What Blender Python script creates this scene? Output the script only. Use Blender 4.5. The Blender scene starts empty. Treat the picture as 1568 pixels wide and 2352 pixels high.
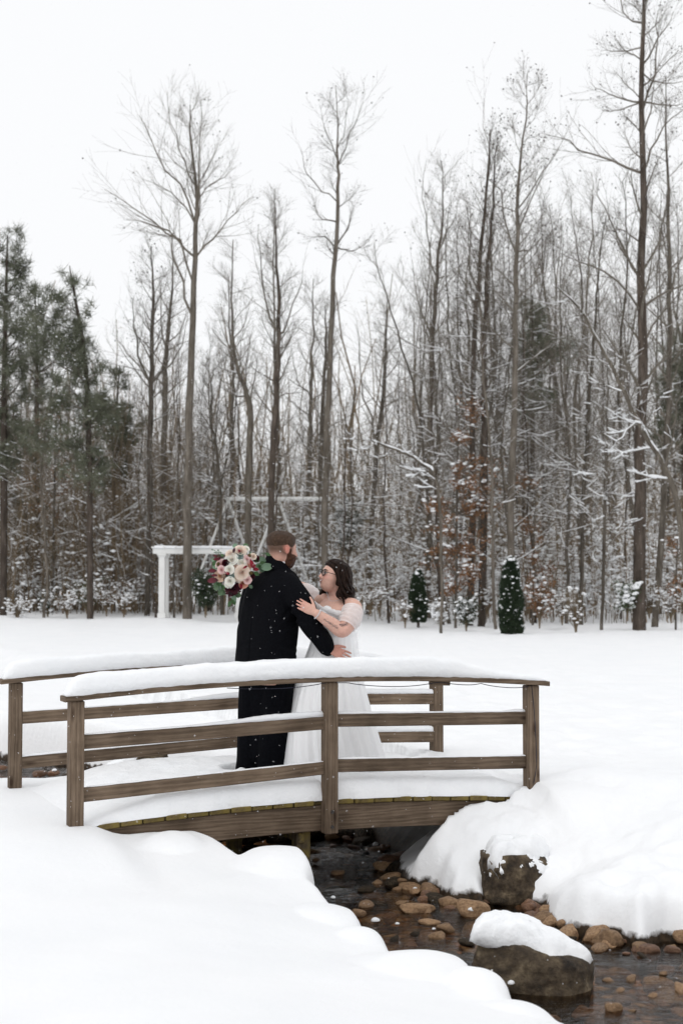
import bpy, bmesh, math, random
import numpy as np
from mathutils import Vector, Matrix

PI = math.pi
scene = bpy.context.scene
COL = scene.collection

# ---------------------------------------------------------------- camera
EYE = 1.63
TILT = math.atan(159.0 / 3267.0)
cam_data = bpy.data.cameras.new('camera')
cam = bpy.data.objects.new('camera', cam_data)
COL.objects.link(cam)
cam.location = (0, 0, EYE)
cam.rotation_euler = (PI / 2 + TILT, 0, 0)
cam_data.sensor_fit = 'VERTICAL'
cam_data.sensor_width = 24
cam_data.sensor_height = 36
cam_data.lens = 50
cam_data.clip_start = 0.1
cam_data.clip_end = 2000
cam_data.dof.use_dof = True
cam_data.dof.focus_distance = 10.2
cam_data.dof.aperture_fstop = 3.2
scene.camera = cam

# ---------------------------------------------------------------- sky and sun (overcast)
SUN_EL, SUN_AZ = math.radians(52), math.radians(215)   # azimuth measured from +Y clockwise: behind the camera, to the left
world = bpy.data.worlds.new('World')
scene.world = world
world.use_nodes = True
nt = world.node_tree
nt.nodes.clear()
w_out = nt.nodes.new('ShaderNodeOutputWorld')
w_bg = nt.nodes.new('ShaderNodeBackground')
w_sky = nt.nodes.new('ShaderNodeTexSky')
w_sky.sky_type = 'NISHITA'
w_sky.sun_disc = False
w_sky.sun_elevation = SUN_EL
w_sky.sun_rotation = SUN_AZ
w_sky.dust_density = 6.0
w_hs = nt.nodes.new('ShaderNodeHueSaturation')
w_hs.inputs['Saturation'].default_value = 0.2
w_mix = nt.nodes.new('ShaderNodeMixRGB')
w_mix.inputs[0].default_value = 0.9                     # a closed, even cloud deck over the clear sky
w_mix.inputs[2].default_value = (10.45, 10.55, 10.72, 1)
nt.links.new(w_sky.outputs[0], w_hs.inputs['Color'])
nt.links.new(w_hs.outputs[0], w_mix.inputs[1])
nt.links.new(w_mix.outputs[0], w_bg.inputs[0])
w_bg.inputs[1].default_value = 0.1
nt.links.new(w_bg.outputs[0], w_out.inputs[0])

sun_data = bpy.data.lights.new('sun', 'SUN')
sun_data.energy = 0.5
sun_data.angle = math.radians(40)
sun_data.color = (1.0, 0.985, 0.96)
sun = bpy.data.objects.new('sun', sun_data)
COL.objects.link(sun)
_sd = Vector((math.sin(SUN_AZ) * math.cos(SUN_EL), math.cos(SUN_AZ) * math.cos(SUN_EL), math.sin(SUN_EL)))
sun.rotation_euler = _sd.to_track_quat('Z', 'Y').to_euler()
sun.location = (0, 0, 60)

scene.view_settings.view_transform = 'Standard'
scene.view_settings.look = 'None'
scene.view_settings.gamma = 1.0
scene.view_settings.use_curve_mapping = False
scene.view_settings.exposure = 0.0
scene.render.engine = 'CYCLES'
scene.cycles.max_bounces = 5
scene.cycles.diffuse_bounces = 3
scene.cycles.glossy_bounces = 2
scene.cycles.transparent_max_bounces = 10
scene.cycles.use_adaptive_sampling = True
scene.cycles.adaptive_threshold = 0.02
scene.cycles.use_denoising = True

# ---------------------------------------------------------------- pixel -> world (photo measured at 1568 x 2352)
FPX = 3267.0
_ct, _st = math.cos(TILT), math.sin(TILT)
def ray(px, py):
    a, b = (px - 784) / FPX, (1176 - py) / FPX
    return np.array((a, _ct - _st * b, _st + _ct * b))
def W(px, py, y):                 # the world point seen at a pixel, at depth y
    r = ray(px, py)
    k = y / r[1]
    return np.array((r[0] * k, y, EYE + r[2] * k))
def G(px, py, z):                 # the world point seen at a pixel, at height z
    r = ray(px, py)
    k = (z - EYE) / r[2]
    return np.array((r[0] * k, r[1] * k, z))

# ---------------------------------------------------------------- helpers
def mk_mesh(name, V, faces, smooth=True, mi=None):
    V = np.asarray(V, dtype=np.float32).reshape(-1, 3)
    if not isinstance(faces, (list, tuple)):
        faces = [faces]
    faces = [np.asarray(f, dtype=np.int32) for f in faces if len(f)]
    me = bpy.data.meshes.new(name)
    me.vertices.add(len(V))
    me.vertices.foreach_set('co', V.ravel())
    loops = np.concatenate([f.ravel() for f in faces])
    sizes = np.concatenate([np.full(len(f), f.shape[1], np.int32) for f in faces])
    starts = np.concatenate([[0], np.cumsum(sizes)[:-1]]).astype(np.int32)
    me.loops.add(len(loops))
    me.loops.foreach_set('vertex_index', loops)
    me.polygons.add(len(sizes))
    me.polygons.foreach_set('loop_start', starts)
    if mi is not None:
        me.polygons.foreach_set('material_index', np.asarray(mi, dtype=np.int32))
    me.polygons.foreach_set('use_smooth', np.full(len(sizes), smooth, dtype=bool))
    me.update(calc_edges=True)
    return me

def link(name, me, mats=None, parent=None, loc=None, rot=None, scale=None):
    o = bpy.data.objects.new(name, me)
    COL.objects.link(o)
    if me is not None and mats is not None and not len(me.materials):
        for m in (mats if isinstance(mats, (list, tuple)) else [mats]):
            me.materials.append(m)
    if parent is not None:
        o.parent = parent
    if loc is not None: o.location = tuple(float(v) for v in loc)
    if rot is not None: o.rotation_euler = tuple(float(v) for v in rot)
    if scale is not None: o.scale = tuple(float(v) for v in scale)
    return o

def tag(o, label=None, cat=None, group=None, kind=None):
    if label: o['label'] = label
    if cat: o['category'] = cat
    if group: o['group'] = group
    if kind: o['kind'] = kind
    return o

def empty(name, loc=(0, 0, 0), rz=0.0, scale=1.0):
    o = bpy.data.objects.new(name, None)
    COL.objects.link(o)
    o.empty_display_size = 0.1
    o.location = tuple(float(v) for v in loc)
    o.rotation_euler = (0, 0, rz)
    o.scale = (scale,) * 3
    return o

def join(parts):                  # [(V, [faces...]), ...] -> V, [quads, tris]
    Vs, Q, T, n = [], [], [], 0
    for V, F in parts:
        V = np.asarray(V, float).reshape(-1, 3)
        for f in (F if isinstance(F, (list, tuple)) else [F]):
            f = np.asarray(f, dtype=np.int64)
            if len(f):
                (Q if f.shape[1] == 4 else T).append(f + n)
        Vs.append(V)
        n += len(V)
    return np.concatenate(Vs), [np.concatenate(a) for a in (Q, T) if a]

def smoothstep(a, b, x):
    t = np.clip((np.asarray(x, float) - a) / (b - a), 0, 1)
    return t * t * (3 - 2 * t)

def _hash(ix, iy, iz, seed):
    h = (ix * 374761393 + iy * 668265263 + iz * 1440670441 + seed * 1274126177) & 0xFFFFFFFF
    h = ((h ^ (h >> 13)) * 1274126177) & 0xFFFFFFFF
    h = ((h ^ (h >> 16)) * 2246822519) & 0xFFFFFFFF
    return ((h ^ (h >> 15)) & 0xFFFFFF) / float(0xFFFFFF) * 2 - 1
def vnoise(p, seed=0):
    p = np.asarray(p, float)
    i = np.floor(p).astype(np.int64)
    f = p - i
    f = f * f * (3 - 2 * f)
    r = 0
    for dx in (0, 1):
        for dy in (0, 1):
            for dz in (0, 1):
                w = (f[..., 0] if dx else 1 - f[..., 0]) * (f[..., 1] if dy else 1 - f[..., 1]) * (f[..., 2] if dz else 1 - f[..., 2])
                r = r + w * _hash(i[..., 0] + dx, i[..., 1] + dy, i[..., 2] + dz, seed)
    return r
def fbm(p, oct=4, seed=0, gain=0.5):
    p = np.asarray(p, float)
    r, a, s = 0, 1.0, 1.0
    for k in range(oct):
        r = r + a * vnoise(p * s + 17.3 * k, seed + k)
        a *= gain
        s *= 2.03
    return r

def tubes(P, R, S=4, cap=True, squash=None):
    """P (N,K,3) polylines, R (N,K) radii -> vertices, quads"""
    P = np.asarray(P, float); R = np.asarray(R, float)
    N, K, _ = P.shape
    T = np.gradient(P, axis=1)
    T /= np.linalg.norm(T, axis=2, keepdims=True) + 1e-9
    mt = T.mean(axis=1)
    ref = np.where(np.abs(mt[:, 2:3]) > 0.75 * (np.linalg.norm(mt, axis=1, keepdims=True) + 1e-9), np.array([[1.0, 0.13, 0]]), np.array([[0.0, 0, 1.0]]))
    A = np.cross(T, ref[:, None, :])
    A /= np.linalg.norm(A, axis=2, keepdims=True) + 1e-9
    B = np.cross(A, T)
    ang = np.arange(S) * 2 * PI / S
    ca, sa = np.cos(ang), np.sin(ang)
    if squash is not None:
        sa = sa * squash
    V = P[:, :, None, :] + R[:, :, None, None] * (A[:, :, None, :] * ca[None, None, :, None] + B[:, :, None, :] * sa[None, None, :, None])
    idx = np.arange(N * K * S).reshape(N, K, S)
    a = idx[:, :-1, :]; b = np.roll(idx, -1, axis=2)[:, :-1, :]
    c = np.roll(idx, -1, axis=2)[:, 1:, :]; d = idx[:, 1:, :]
    F = np.stack([a, b, c, d], axis=-1).reshape(-1, 4)
    return V.reshape(-1, 3), F

def loft(rings, close_ends=True):
    """rings (K,S,3) -> closed skin"""
    rings = np.asarray(rings, float)
    K, S, _ = rings.shape
    idx = np.arange(K * S).reshape(K, S)
    a = idx[:-1]; b = np.roll(idx, -1, axis=1)[:-1]
    c = np.roll(idx, -1, axis=1)[1:]; d = idx[1:]
    F = [np.stack([a, b, c, d], -1).reshape(-1, 4)]
    V = rings.reshape(-1, 3)
    if close_ends:
        V = np.concatenate([V, rings[0].mean(0)[None], rings[-1].mean(0)[None]])
        n0, n1 = K * S, K * S + 1
        t0 = np.stack([np.roll(idx[0], -1), idx[0], np.full(S, n0)], -1)
        t1 = np.stack([idx[-1], np.roll(idx[-1], -1), np.full(S, n1)], -1)
        F.append(np.concatenate([t0, t1]))
    return V, F

def ico(sub=2):
    bm = bmesh.new()
    bmesh.ops.create_icosphere(bm, subdivisions=sub, radius=1.0)
    V = np.array([v.co[:] for v in bm.verts]); F = np.array([[v.index for v in f.verts] for f in bm.faces])
    bm.free()
    return V, F
ICO1, ICO2, ICO3, ICO4 = ico(1), ico(2), ico(3), ico(4)
OCT = (np.array([(1, 0, 0), (-1, 0, 0), (0, 1, 0), (0, -1, 0), (0, 0, 1), (0, 0, -1)], float),
       np.array([(0, 2, 4), (2, 1, 4), (1, 3, 4), (3, 0, 4), (2, 0, 5), (1, 2, 5), (3, 1, 5), (0, 3, 5)]))

def blobs(C, Rxyz, base=OCT):
    """many small copies of one closed shape: centres (N,3), radii (N,3)"""
    C = np.asarray(C, float); Rxyz = np.asarray(Rxyz, float)
    if Rxyz.ndim == 1: Rxyz = np.repeat(Rxyz[:, None], 3, 1)
    BV, BF = base
    V = C[:, None, :] + BV[None] * Rxyz[:, None, :]
    F = BF[None] + (np.arange(len(C)) * len(BV))[:, None, None]
    return V.reshape(-1, 3), F.reshape(-1, 3)

def resample(pts, n):
    pts = np.asarray(pts, float)
    s = np.concatenate([[0], np.cumsum(np.linalg.norm(np.diff(pts, axis=0), axis=1))])
    t = np.linspace(0, s[-1], n)
    return np.stack([np.interp(t, s, pts[:, k]) for k in range(pts.shape[1])], 1)

def spline(pts, n):               # smooth Catmull-Rom through control points
    pts = np.asarray(pts, float)
    p = np.concatenate([[2 * pts[0] - pts[1]], pts, [2 * pts[-1] - pts[-2]]])
    m = len(pts) - 1
    u = np.linspace(0, m, n)
    i = np.minimum(u.astype(int), m - 1)
    t = (u - i)[:, None]
    a, b, c, d = p[i], p[i + 1], p[i + 2], p[i + 3]
    return 0.5 * (2 * b + (c - a) * t + (2 * a - 5 * b + 4 * c - d) * t ** 2 + (3 * b - a - 3 * c + d) * t ** 3)

# ---------------------------------------------------------------- materials
def mat(name, rough=0.7, spec=0.3):
    m = bpy.data.materials.new(name)
    m.use_nodes = True
    b = m.node_tree.nodes['Principled BSDF']
    b.inputs['Roughness'].default_value = rough
    b.inputs['Specular IOR Level'].default_value = spec
    return m, m.node_tree, b

def nd(t, typ, **kw):
    n = t.nodes.new(typ)
    for k, v in kw.items():
        if k in n.inputs.keys(): n.inputs[k].default_value = v
        else: setattr(n, k, v)
    return n

def ramp(t, fac, stops):
    r = t.nodes.new('ShaderNodeValToRGB')
    while len(r.color_ramp.elements) < len(stops):
        r.color_ramp.elements.new(0.5)
    for e, (p, c) in zip(r.color_ramp.elements, stops):
        e.position = p
        e.color = (*c, 1) if len(c) == 3 else c
    t.links.new(fac, r.inputs[0])
    return r.outputs[0]

def noise_mat(name, stops, scale=5.0, detail=6, rough=0.75, spec=0.25, stretch=None, bump=0.0, bscale=None, coord='Object', rand=0.0, sheen=0.0):
    m, t, b = mat(name, rough, spec)
    tc = nd(t, 'ShaderNodeTexCoord')
    src = tc.outputs[coord]
    if stretch or rand:
        mp = nd(t, 'ShaderNodeMapping')
        if stretch: mp.inputs['Scale'].default_value = stretch
        t.links.new(src, mp.inputs['Vector'])
        if rand:
            oi = nd(t, 'ShaderNodeObjectInfo')
            mm = nd(t, 'ShaderNodeMath', operation='MULTIPLY')
            mm.inputs[1].default_value = 37.0
            t.links.new(oi.outputs['Random'], mm.inputs[0])
            cb = nd(t, 'ShaderNodeCombineXYZ')
            for k in range(3): t.links.new(mm.outputs[0], cb.inputs[k])
            t.links.new(cb.outputs[0], mp.inputs['Location'])
        src = mp.outputs[0]
    n = nd(t, 'ShaderNodeTexNoise')
    n.inputs['Scale'].default_value = scale
    n.inputs['Detail'].default_value = detail
    n.inputs['Roughness'].default_value = 0.62
    t.links.new(src, n.inputs['Vector'])
    col = ramp(t, n.outputs['Fac'], stops)
    if rand:
        hs = nd(t, 'ShaderNodeHueSaturation')
        mr = nd(t, 'ShaderNodeMapRange')
        mr.inputs['To Min'].default_value = 1 - rand
        mr.inputs['To Max'].default_value = 1 + rand
        t.links.new(oi.outputs['Random'], mr.inputs['Value'])
        t.links.new(mr.outputs[0], hs.inputs['Value'])
        t.links.new(col, hs.inputs['Color'])
        col = hs.outputs[0]
    t.links.new(col, b.inputs['Base Color'])
    if sheen: b.inputs['Sheen Weight'].default_value = sheen
    if bump:
        n2 = nd(t, 'ShaderNodeTexNoise')
        n2.inputs['Scale'].default_value = bscale or scale * 3
        n2.inputs['Detail'].default_value = 8
        t.links.new(src, n2.inputs['Vector'])
        bp = nd(t, 'ShaderNodeBump')
        bp.inputs['Strength'].default_value = bump
        bp.inputs['Distance'].default_value = 0.02
        t.links.new(n2.outputs['Fac'], bp.inputs['Height'])
        t.links.new(bp.outputs[0], b.inputs['Normal'])
    return m

M = {}
M['snow'] = noise_mat('snow', [(0.3, (0.86, 0.875, 0.895)), (0.7, (0.9, 0.905, 0.915))], scale=3, rough=0.6, spec=0.2, bump=0.35, bscale=38)
M['snow_clump'] = noise_mat('snow_clump', [(0.3, (0.82, 0.83, 0.85)), (0.7, (0.88, 0.89, 0.9))], scale=8, rough=0.7, spec=0.15)

def wood_mat(name, c0, c1, c2, moss=0.0):
    m, t, b = mat(name, 0.82, 0.2)
    tc = nd(t, 'ShaderNodeTexCoord'); oi = nd(t, 'ShaderNodeObjectInfo')
    mm = nd(t, 'ShaderNodeMath', operation='MULTIPLY'); mm.inputs[1].default_value = 53.0
    t.links.new(oi.outputs['Random'], mm.inputs[0])
    cb = nd(t, 'ShaderNodeCombineXYZ')
    for k in range(3): t.links.new(mm.outputs[0], cb.inputs[k])
    mp = nd(t, 'ShaderNodeMapping'); mp.inputs['Scale'].default_value = (1.1, 16, 16)
    t.links.new(tc.outputs['Object'], mp.inputs['Vector']); t.links.new(cb.outputs[0], mp.inputs['Location'])
    dist = nd(t, 'ShaderNodeTexNoise'); dist.inputs['Scale'].default_value = 1.3; dist.inputs['Detail'].default_value = 3
    t.links.new(mp.outputs[0], dist.inputs['Vector'])
    wv = nd(t, 'ShaderNodeTexWave'); wv.wave_type = 'RINGS'; wv.rings_direction = 'X'
    wv.inputs['Scale'].default_value = 0.9; wv.inputs['Distortion'].default_value = 7.0
    wv.inputs['Detail'].default_value = 4; wv.inputs['Detail Scale'].default_value = 1.6
    t.links.new(mp.outputs[0], wv.inputs['Vector'])
    grain = nd(t, 'ShaderNodeTexNoise'); grain.inputs['Scale'].default_value = 5.0; grain.inputs['Detail'].default_value = 9; grain.inputs['Roughness'].default_value = 0.7
    t.links.new(mp.outputs[0], grain.inputs['Vector'])
    mx = nd(t, 'ShaderNodeMath', operation='MULTIPLY_ADD'); mx.inputs[1].default_value = 0.18; 
    t.links.new(wv.outputs['Fac'], mx.inputs[0]); 
    g2 = nd(t, 'ShaderNodeMath', operation='MULTIPLY'); g2.inputs[1].default_value = 0.82
    t.links.new(grain.outputs['Fac'], g2.inputs[0]); t.links.new(g2.outputs[0], mx.inputs[2])
    col = ramp(t, mx.outputs[0], [(0.22, c0), (0.5, c1), (0.78, c2)])
    # broad weathering stains
    st = nd(t, 'ShaderNodeTexNoise'); st.inputs['Scale'].default_value = 3.5; st.inputs['Detail'].default_value = 5
    t.links.new(tc.outputs['Object'], st.inputs['Vector'])
    stv = ramp(t, st.outputs['Fac'], [(0.32, (0.5, 0.48, 0.46)), (0.62, (1.12, 1.12, 1.12))])
    mul = nd(t, 'ShaderNodeMixRGB', blend_type='MULTIPLY'); mul.inputs[0].default_value = 0.8
    t.links.new(col, mul.inputs[1]); t.links.new(stv, mul.inputs[2])
    out = mul.outputs[0]
    # knots
    kv = nd(t, 'ShaderNodeTexVoronoi'); kv.inputs['Scale'].default_value = 1.0
    mp2 = nd(t, 'ShaderNodeMapping'); mp2.inputs['Scale'].default_value = (2.6, 9, 9)
    t.links.new(tc.outputs['Object'], mp2.inputs['Vector']); t.links.new(cb.outputs[0], mp2.inputs['Location'])
    t.links.new(mp2.outputs[0], kv.inputs['Vector'])
    kf = ramp(t, kv.outputs['Distance'], [(0.05, (0.35, 0.3, 0.27)), (0.17, (1, 1, 1))])
    mul2 = nd(t, 'ShaderNodeMixRGB', blend_type='MULTIPLY'); mul2.inputs[0].default_value = 1.0
    t.links.new(out, mul2.inputs[1]); t.links.new(kf, mul2.inputs[2])
    out = mul2.outputs[0]
    if moss:
        mn = nd(t, 'ShaderNodeTexNoise'); mn.inputs['Scale'].default_value = 14; mn.inputs['Detail'].default_value = 6
        t.links.new(tc.outputs['Object'], mn.inputs['Vector'])
        mf = ramp(t, mn.outputs['Fac'], [(0.5 - moss * 0.3, (0, 0, 0)), (0.75 - moss * 0.3, (1, 1, 1))])
        mo = nd(t, 'ShaderNodeMixRGB'); mo.inputs[2].default_value = (0.18, 0.135, 0.04, 1)
        t.links.new(mf, mo.inputs[0]); t.links.new(out, mo.inputs[1]); out = mo.outputs[0]
    hs = nd(t, 'ShaderNodeHueSaturation'); mr = nd(t, 'ShaderNodeMapRange'); mr.inputs['To Min'].default_value = 0.85; mr.inputs['To Max'].default_value = 1.12
    t.links.new(oi.outputs['Random'], mr.inputs['Value']); t.links.new(mr.outputs[0], hs.inputs['Value']); t.links.new(out, hs.inputs['Color'])
    t.links.new(hs.outputs[0], b.inputs['Base Color'])
    bp = nd(t, 'ShaderNodeBump'); bp.inputs['Strength'].default_value = 0.5; bp.inputs['Distance'].default_value = 0.004
    t.links.new(mx.outputs[0], bp.inputs['Height']); t.links.new(bp.outputs[0], b.inputs['Normal'])
    return m
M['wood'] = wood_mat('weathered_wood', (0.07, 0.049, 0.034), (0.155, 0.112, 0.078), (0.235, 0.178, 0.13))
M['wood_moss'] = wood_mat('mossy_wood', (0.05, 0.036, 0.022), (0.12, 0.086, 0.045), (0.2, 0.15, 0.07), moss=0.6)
M['wood_dark'] = wood_mat('dark_wood', (0.04, 0.03, 0.02), (0.09, 0.068, 0.042), (0.14, 0.11, 0.065), moss=0.25)  # darker timber tone: middle and far stringers, support posts, crossbeam
# ================================================================ terrain and stream
WATER = -0.47
BU = np.array((0.915, 0.403)); BU /= np.linalg.norm(BU)      # bridge axis (left to right, receding)
BV = np.array((-BU[1], BU[0]))                               # across the bridge, away from the camera
BL = np.array((-1.67, 9.01))                                 # near left post
BLEN, BWID = 3.32, 1.8

def g2(px, py, z):
    return G(px, py, z)[:2]
near_bank = [(9, 3.2), (4.2, 4.2), (2.2, 4.9), (1.25, 5.7)] + [tuple(g2(*p)) for p in (
    (1250, 2345, -.30), (1215, 2332, -.30), (1168, 2308, -.28), (1152, 2272, -.26), (1118, 2250, -.25), (1082, 2243, -.25), (1068, 2222, -.25), (1048, 2204, -.24),
    (1000, 2196, -.24), (905, 2190, -.24), (888, 2172, -.23), (872, 2150, -.22), (835, 2128, -.21), (820, 2104, -.2), (806, 2086, -.2), (758, 2073, -.2),
    (728, 2050, -.19), (700, 2036, -.18), (704, 2008, -.12), (708, 1990, -.09), (690, 1966, -.07), (640, 1956, -.05), (578, 1952, -.04), (552, 1956, -.03))] + [
    (-0.78, 9.1), (-0.97, 9.35), (-1.1, 10.2), (-1.35, 11.2), (-2.1, 12.6), (-2.95, 13.5), (-4.0, 14.2), (-5.5, 15.0), (-9, 16.6), (-18, 19)]
far_bank = [(10, 6.9), (4.6, 7.5), (2.8, 8.25)] + [tuple(g2(*p)) for p in (
    (1568, 2142, -.41), (1535, 2140, -.41), (1505, 2142, -.41), (1470, 2156, -.41), (1430, 2140, -.41), (1395, 2132, -.41), (1335, 2130, -.41), (1300, 2122, -.41),
    (1262, 2106, -.41), (1250, 2062, -.41), (1180, 2048, -.41), (1125, 2048, -.41), (1112, 2060, -.41), (1085, 2050, -.41), (1020, 2040, -.39), (1005, 2015, -.37), (960, 2004, -.36), (928, 1990, -.35), (905, 1962, -.33), (905, 1940, -.33))] + [
    (0.45, 11.1), (0.15, 11.7), (-0.4, 12.3), (-1.3, 13.9), (-2.0, 15.1), (-2.8, 16.1), (-4.2, 17.1), (-7, 18.6), (-18, 22.5)]
near_bank = np.array(near_bank); far_bank = np.array(far_bank)

def pl_dist(X, Y, pl):
    best = np.full(X.shape, 1e9)
    for a, b in zip(pl[:-1], pl[1:]):
        ab = b - a
        L2 = ab @ ab + 1e-12
        t = np.clip(((X - a[0]) * ab[0] + (Y - a[1]) * ab[1]) / L2, 0, 1)
        best = np.minimum(best, (X - a[0] - t * ab[0]) ** 2 + (Y - a[1] - t * ab[1]) ** 2)
    return np.sqrt(best)
channel = np.concatenate([near_bank, far_bank[::-1]])
def in_channel(X, Y):
    ins = np.zeros(X.shape, bool)
    for (x0, y0), (x1, y1) in zip(channel, np.roll(channel, -1, axis=0)):
        c = (y0 > Y) != (y1 > Y)
        xi = (x1 - x0) * (Y - y0) / (y1 - y0 + 1e-12) + x0
        ins ^= c & (X < xi)
    return ins
def bridge_uv(X, Y):
    dx, dy = X - BL[0], Y - BL[1]
    return dx * BU[0] + dy * BU[1], dx * BV[0] + dy * BV[1]

def field_height(X, Y):
    p = np.stack([X, Y, np.zeros_like(X)], -1)
    z = 0.04 + 0.05 * fbm(p * 0.35, 3, 3) + 0.012 * fbm(p * 1.7, 3, 5)
    z = z + 0.48 * smoothstep(24, 52, Y) * smoothstep(9, -9, X) + 0.25 * smoothstep(42, 75, Y)
    z = z + 0.2 * fbm(p * 0.05, 3, 8) * smoothstep(20, 60, Y)
    return z

LUMPS = [  # buried stones that lift the snow: x, y, radius, height
    (*g2(395, 1935, .0), .2, .06), (*g2(632, 1990, -.1), .26, .06), (*g2(768, 2102, -.2), .22, .06), (*g2(838, 2150, -.22), .15, .05), (*g2(965, 2225, -.24), .34, .055),
    (*g2(1105, 2278, -.26), .17, .09), (*g2(1190, 2338, -.28), .16, .04), (*g2(1300, 1985, -.02), .42, .14), (*g2(1060, 1960, -.1), .3, .08), (*g2(1480, 2040, -.15), .34, .10),
    (*g2(1200, 1900, .1), .4, .06), (*g2(1420, 1920, .1), .45, .08), (*g2(1000, 1985, -.25), .22, .07), (*g2(1120, 2030, -.3), .2, .07), (*g2(1530, 2100, -.3), .25, .08), (*g2(1400, 2090, -.3), .22, .07)]

def ground_height(X, Y):
    p0 = np.stack([X, Y, np.zeros_like(X)], -1)
    wz = smoothstep(14, 12, Y)
    X0, Y0 = X, Y
    wz = wz * (.35 + .65 * smoothstep(-.5, .5, X + (Y - 9.2) * 1.2))
    X = X + wz * (.022 * fbm(p0 * 4.5, 3, 301) + .008 * fbm(p0 * 17, 2, 303)); Y = Y + wz * (.022 * fbm(p0 * 4.5, 3, 302) + .008 * fbm(p0 * 17, 2, 304))
    ins = in_channel(X, Y)
    dn, df = pl_dist(X, Y, near_bank), pl_dist(X, Y, far_bank)
    sg = np.where(ins, -1.0, 1.0)
    near_side = dn < df
    dn = sg * dn + .075; df = sg * df + .02           # the snow reaches a little past the traced edge
    ins = np.where(near_side, dn, df) < 0
    dn = np.abs(dn); df = np.abs(df)
    fh = field_height(X, Y)
    p = np.stack([X, Y, np.zeros_like(X)], -1)
    u, v = bridge_uv(X, Y)
    # near bank: top slopes gently to the water, then a rounded pillow
    amp = 0.30 * smoothstep(9.3, 7.9, Y) * smoothstep(18, 10, Y)
    amp2 = .44 * smoothstep(10.9, 12.4, Y) * smoothstep(-2.0, -2.6, X) * smoothstep(24, 18, Y)
    hn = fh - amp * np.exp(-dn / 1.1) - amp2 * np.exp(-dn / .9)
    R = 0.08
    q = np.clip(dn / R, 0, 1)
    zn = -0.85 + (hn + 0.85) * np.sqrt(np.clip(1 - (1 - q) ** 2, 0, 1)) ** 0.8
    # far bank: a longer broken slope
    far_amp = smoothstep(13.5, 11, Y) * (1 - .75 * np.exp(-(((X - 1.25) / .5) ** 2 + ((Y - 10.0) / .3) ** 2)))
    hf = fh + (-0.50 * np.exp(-df / 0.55) + 0.16 * smoothstep(0.5, 1.6, df) * smoothstep(5.5, 2.5, df)) * far_amp + (0.06 * fbm(p * 2.3, 3, 21) + .03 * fbm(p * 6, 3, 22)) * np.exp(-df / 1.2) * smoothstep(0.03, .25, df)
    q = np.clip(df / 0.07, 0, 1)
    zf = -0.85 + (hf + 0.85) * np.sqrt(np.clip(1 - (1 - q) ** 2, 0, 1)) ** 0.8
    z = np.where(near_side, zn, zf)
    for lx, ly, lr, lh in LUMPS:
        r2 = ((X - lx) ** 2 + (Y - ly) ** 2) / lr ** 2
        z = z + lh * np.clip(1 - r2, 0, 1) ** 0.8 * smoothstep(0, .06, np.minimum(dn, df))
    # under and beside the bridge: keep below the deck
    earth = np.where(u < 1.5, smoothstep(.05, .2, v), smoothstep(0.75, 1.0, v)) * smoothstep(BWID + 1.6, BWID + 1.2, v) * smoothstep(0.3, 0.6, u) * smoothstep(BLEN - 0.2, BLEN - 0.5, u) * smoothstep(-.12, -.25, z)
    under = smoothstep(0.0, 0.15, v) * smoothstep(BWID + 0.05, BWID - 0.06, v) * smoothstep(0.12, 0.35, u) * smoothstep(BLEN - 0.05, BLEN - 0.25, u)
    z = z - under * np.clip(z + 0.16, 0, 1)
    # snow lifted against both bridge ends
    z = z + 0.10 * np.exp(-(((X - 1.75) / 0.7) ** 2 + ((Y - 10.6) / 0.7) ** 2))
    re = smoothstep(BLEN - .12, BLEN + .02, u) * smoothstep(BLEN + 1.5, BLEN + .5, u) * smoothstep(-.75, -.1, v) * smoothstep(BWID + .8, BWID + .1, v)
    z = np.where(ins, z, z + re * np.clip(.165 + .02 * fbm(p * 3, 2, 25) - z, 0, 1))
    wl = smoothstep(.35, .05, u) * smoothstep(-2.0, -.2, u) * smoothstep(-1.4, -.05, v) * smoothstep(BWID + 1.2, BWID, v)
    z = np.where(ins, z, z + wl * np.clip(.1 - z, 0, 1))
    # the bank climbs over the near stringer towards the right post
    ft = np.interp(u, [2.05, 2.3, 2.45, 2.7, 3.05, 3.4, 4.2], [-.75, -.34, -.12, .02, .11, .19, .16]) - .42 * np.clip(-v, 0, None) + .025 * fbm(p * 4, 3, 26)
    ft = ft - 4 * smoothstep(.0, .1, v) * smoothstep(3.4, 3.2, u) - 3 * smoothstep(.8, 1.6, -v)
    k = .06
    hh = np.clip(.5 + .5 * (ft - z) / k, 0, 1)
    z = np.where(ins, z, z * (1 - hh) + ft * hh + k * hh * (1 - hh))
    # snow slumps from the far bank down to the waterline instead of standing as a wall
    lim = -.43 + .13 * smoothstep(0, .12, df) + .07 * smoothstep(.1, .35, df) + .48 * df + .03 * fbm(p * 3.2, 2, 29) + 1.0 * re + .25 * smoothstep(1.2, .7, X) * smoothstep(.0, .3, df) + .045 * fbm(p * 7, 3, 27) + .02 * fbm(p * 19, 2, 28)
    lim = np.where(near_side | (Y > 14), 9, lim)
    hh = np.clip(.5 + .5 * (z - lim) / .1, 0, 1)
    z = np.where(ins, z, z * (1 - hh) + lim * hh - .1 * hh * (1 - hh))
    z = np.where(ins, -0.85, z)
    return z, ins, np.minimum(dn, df), earth

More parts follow.
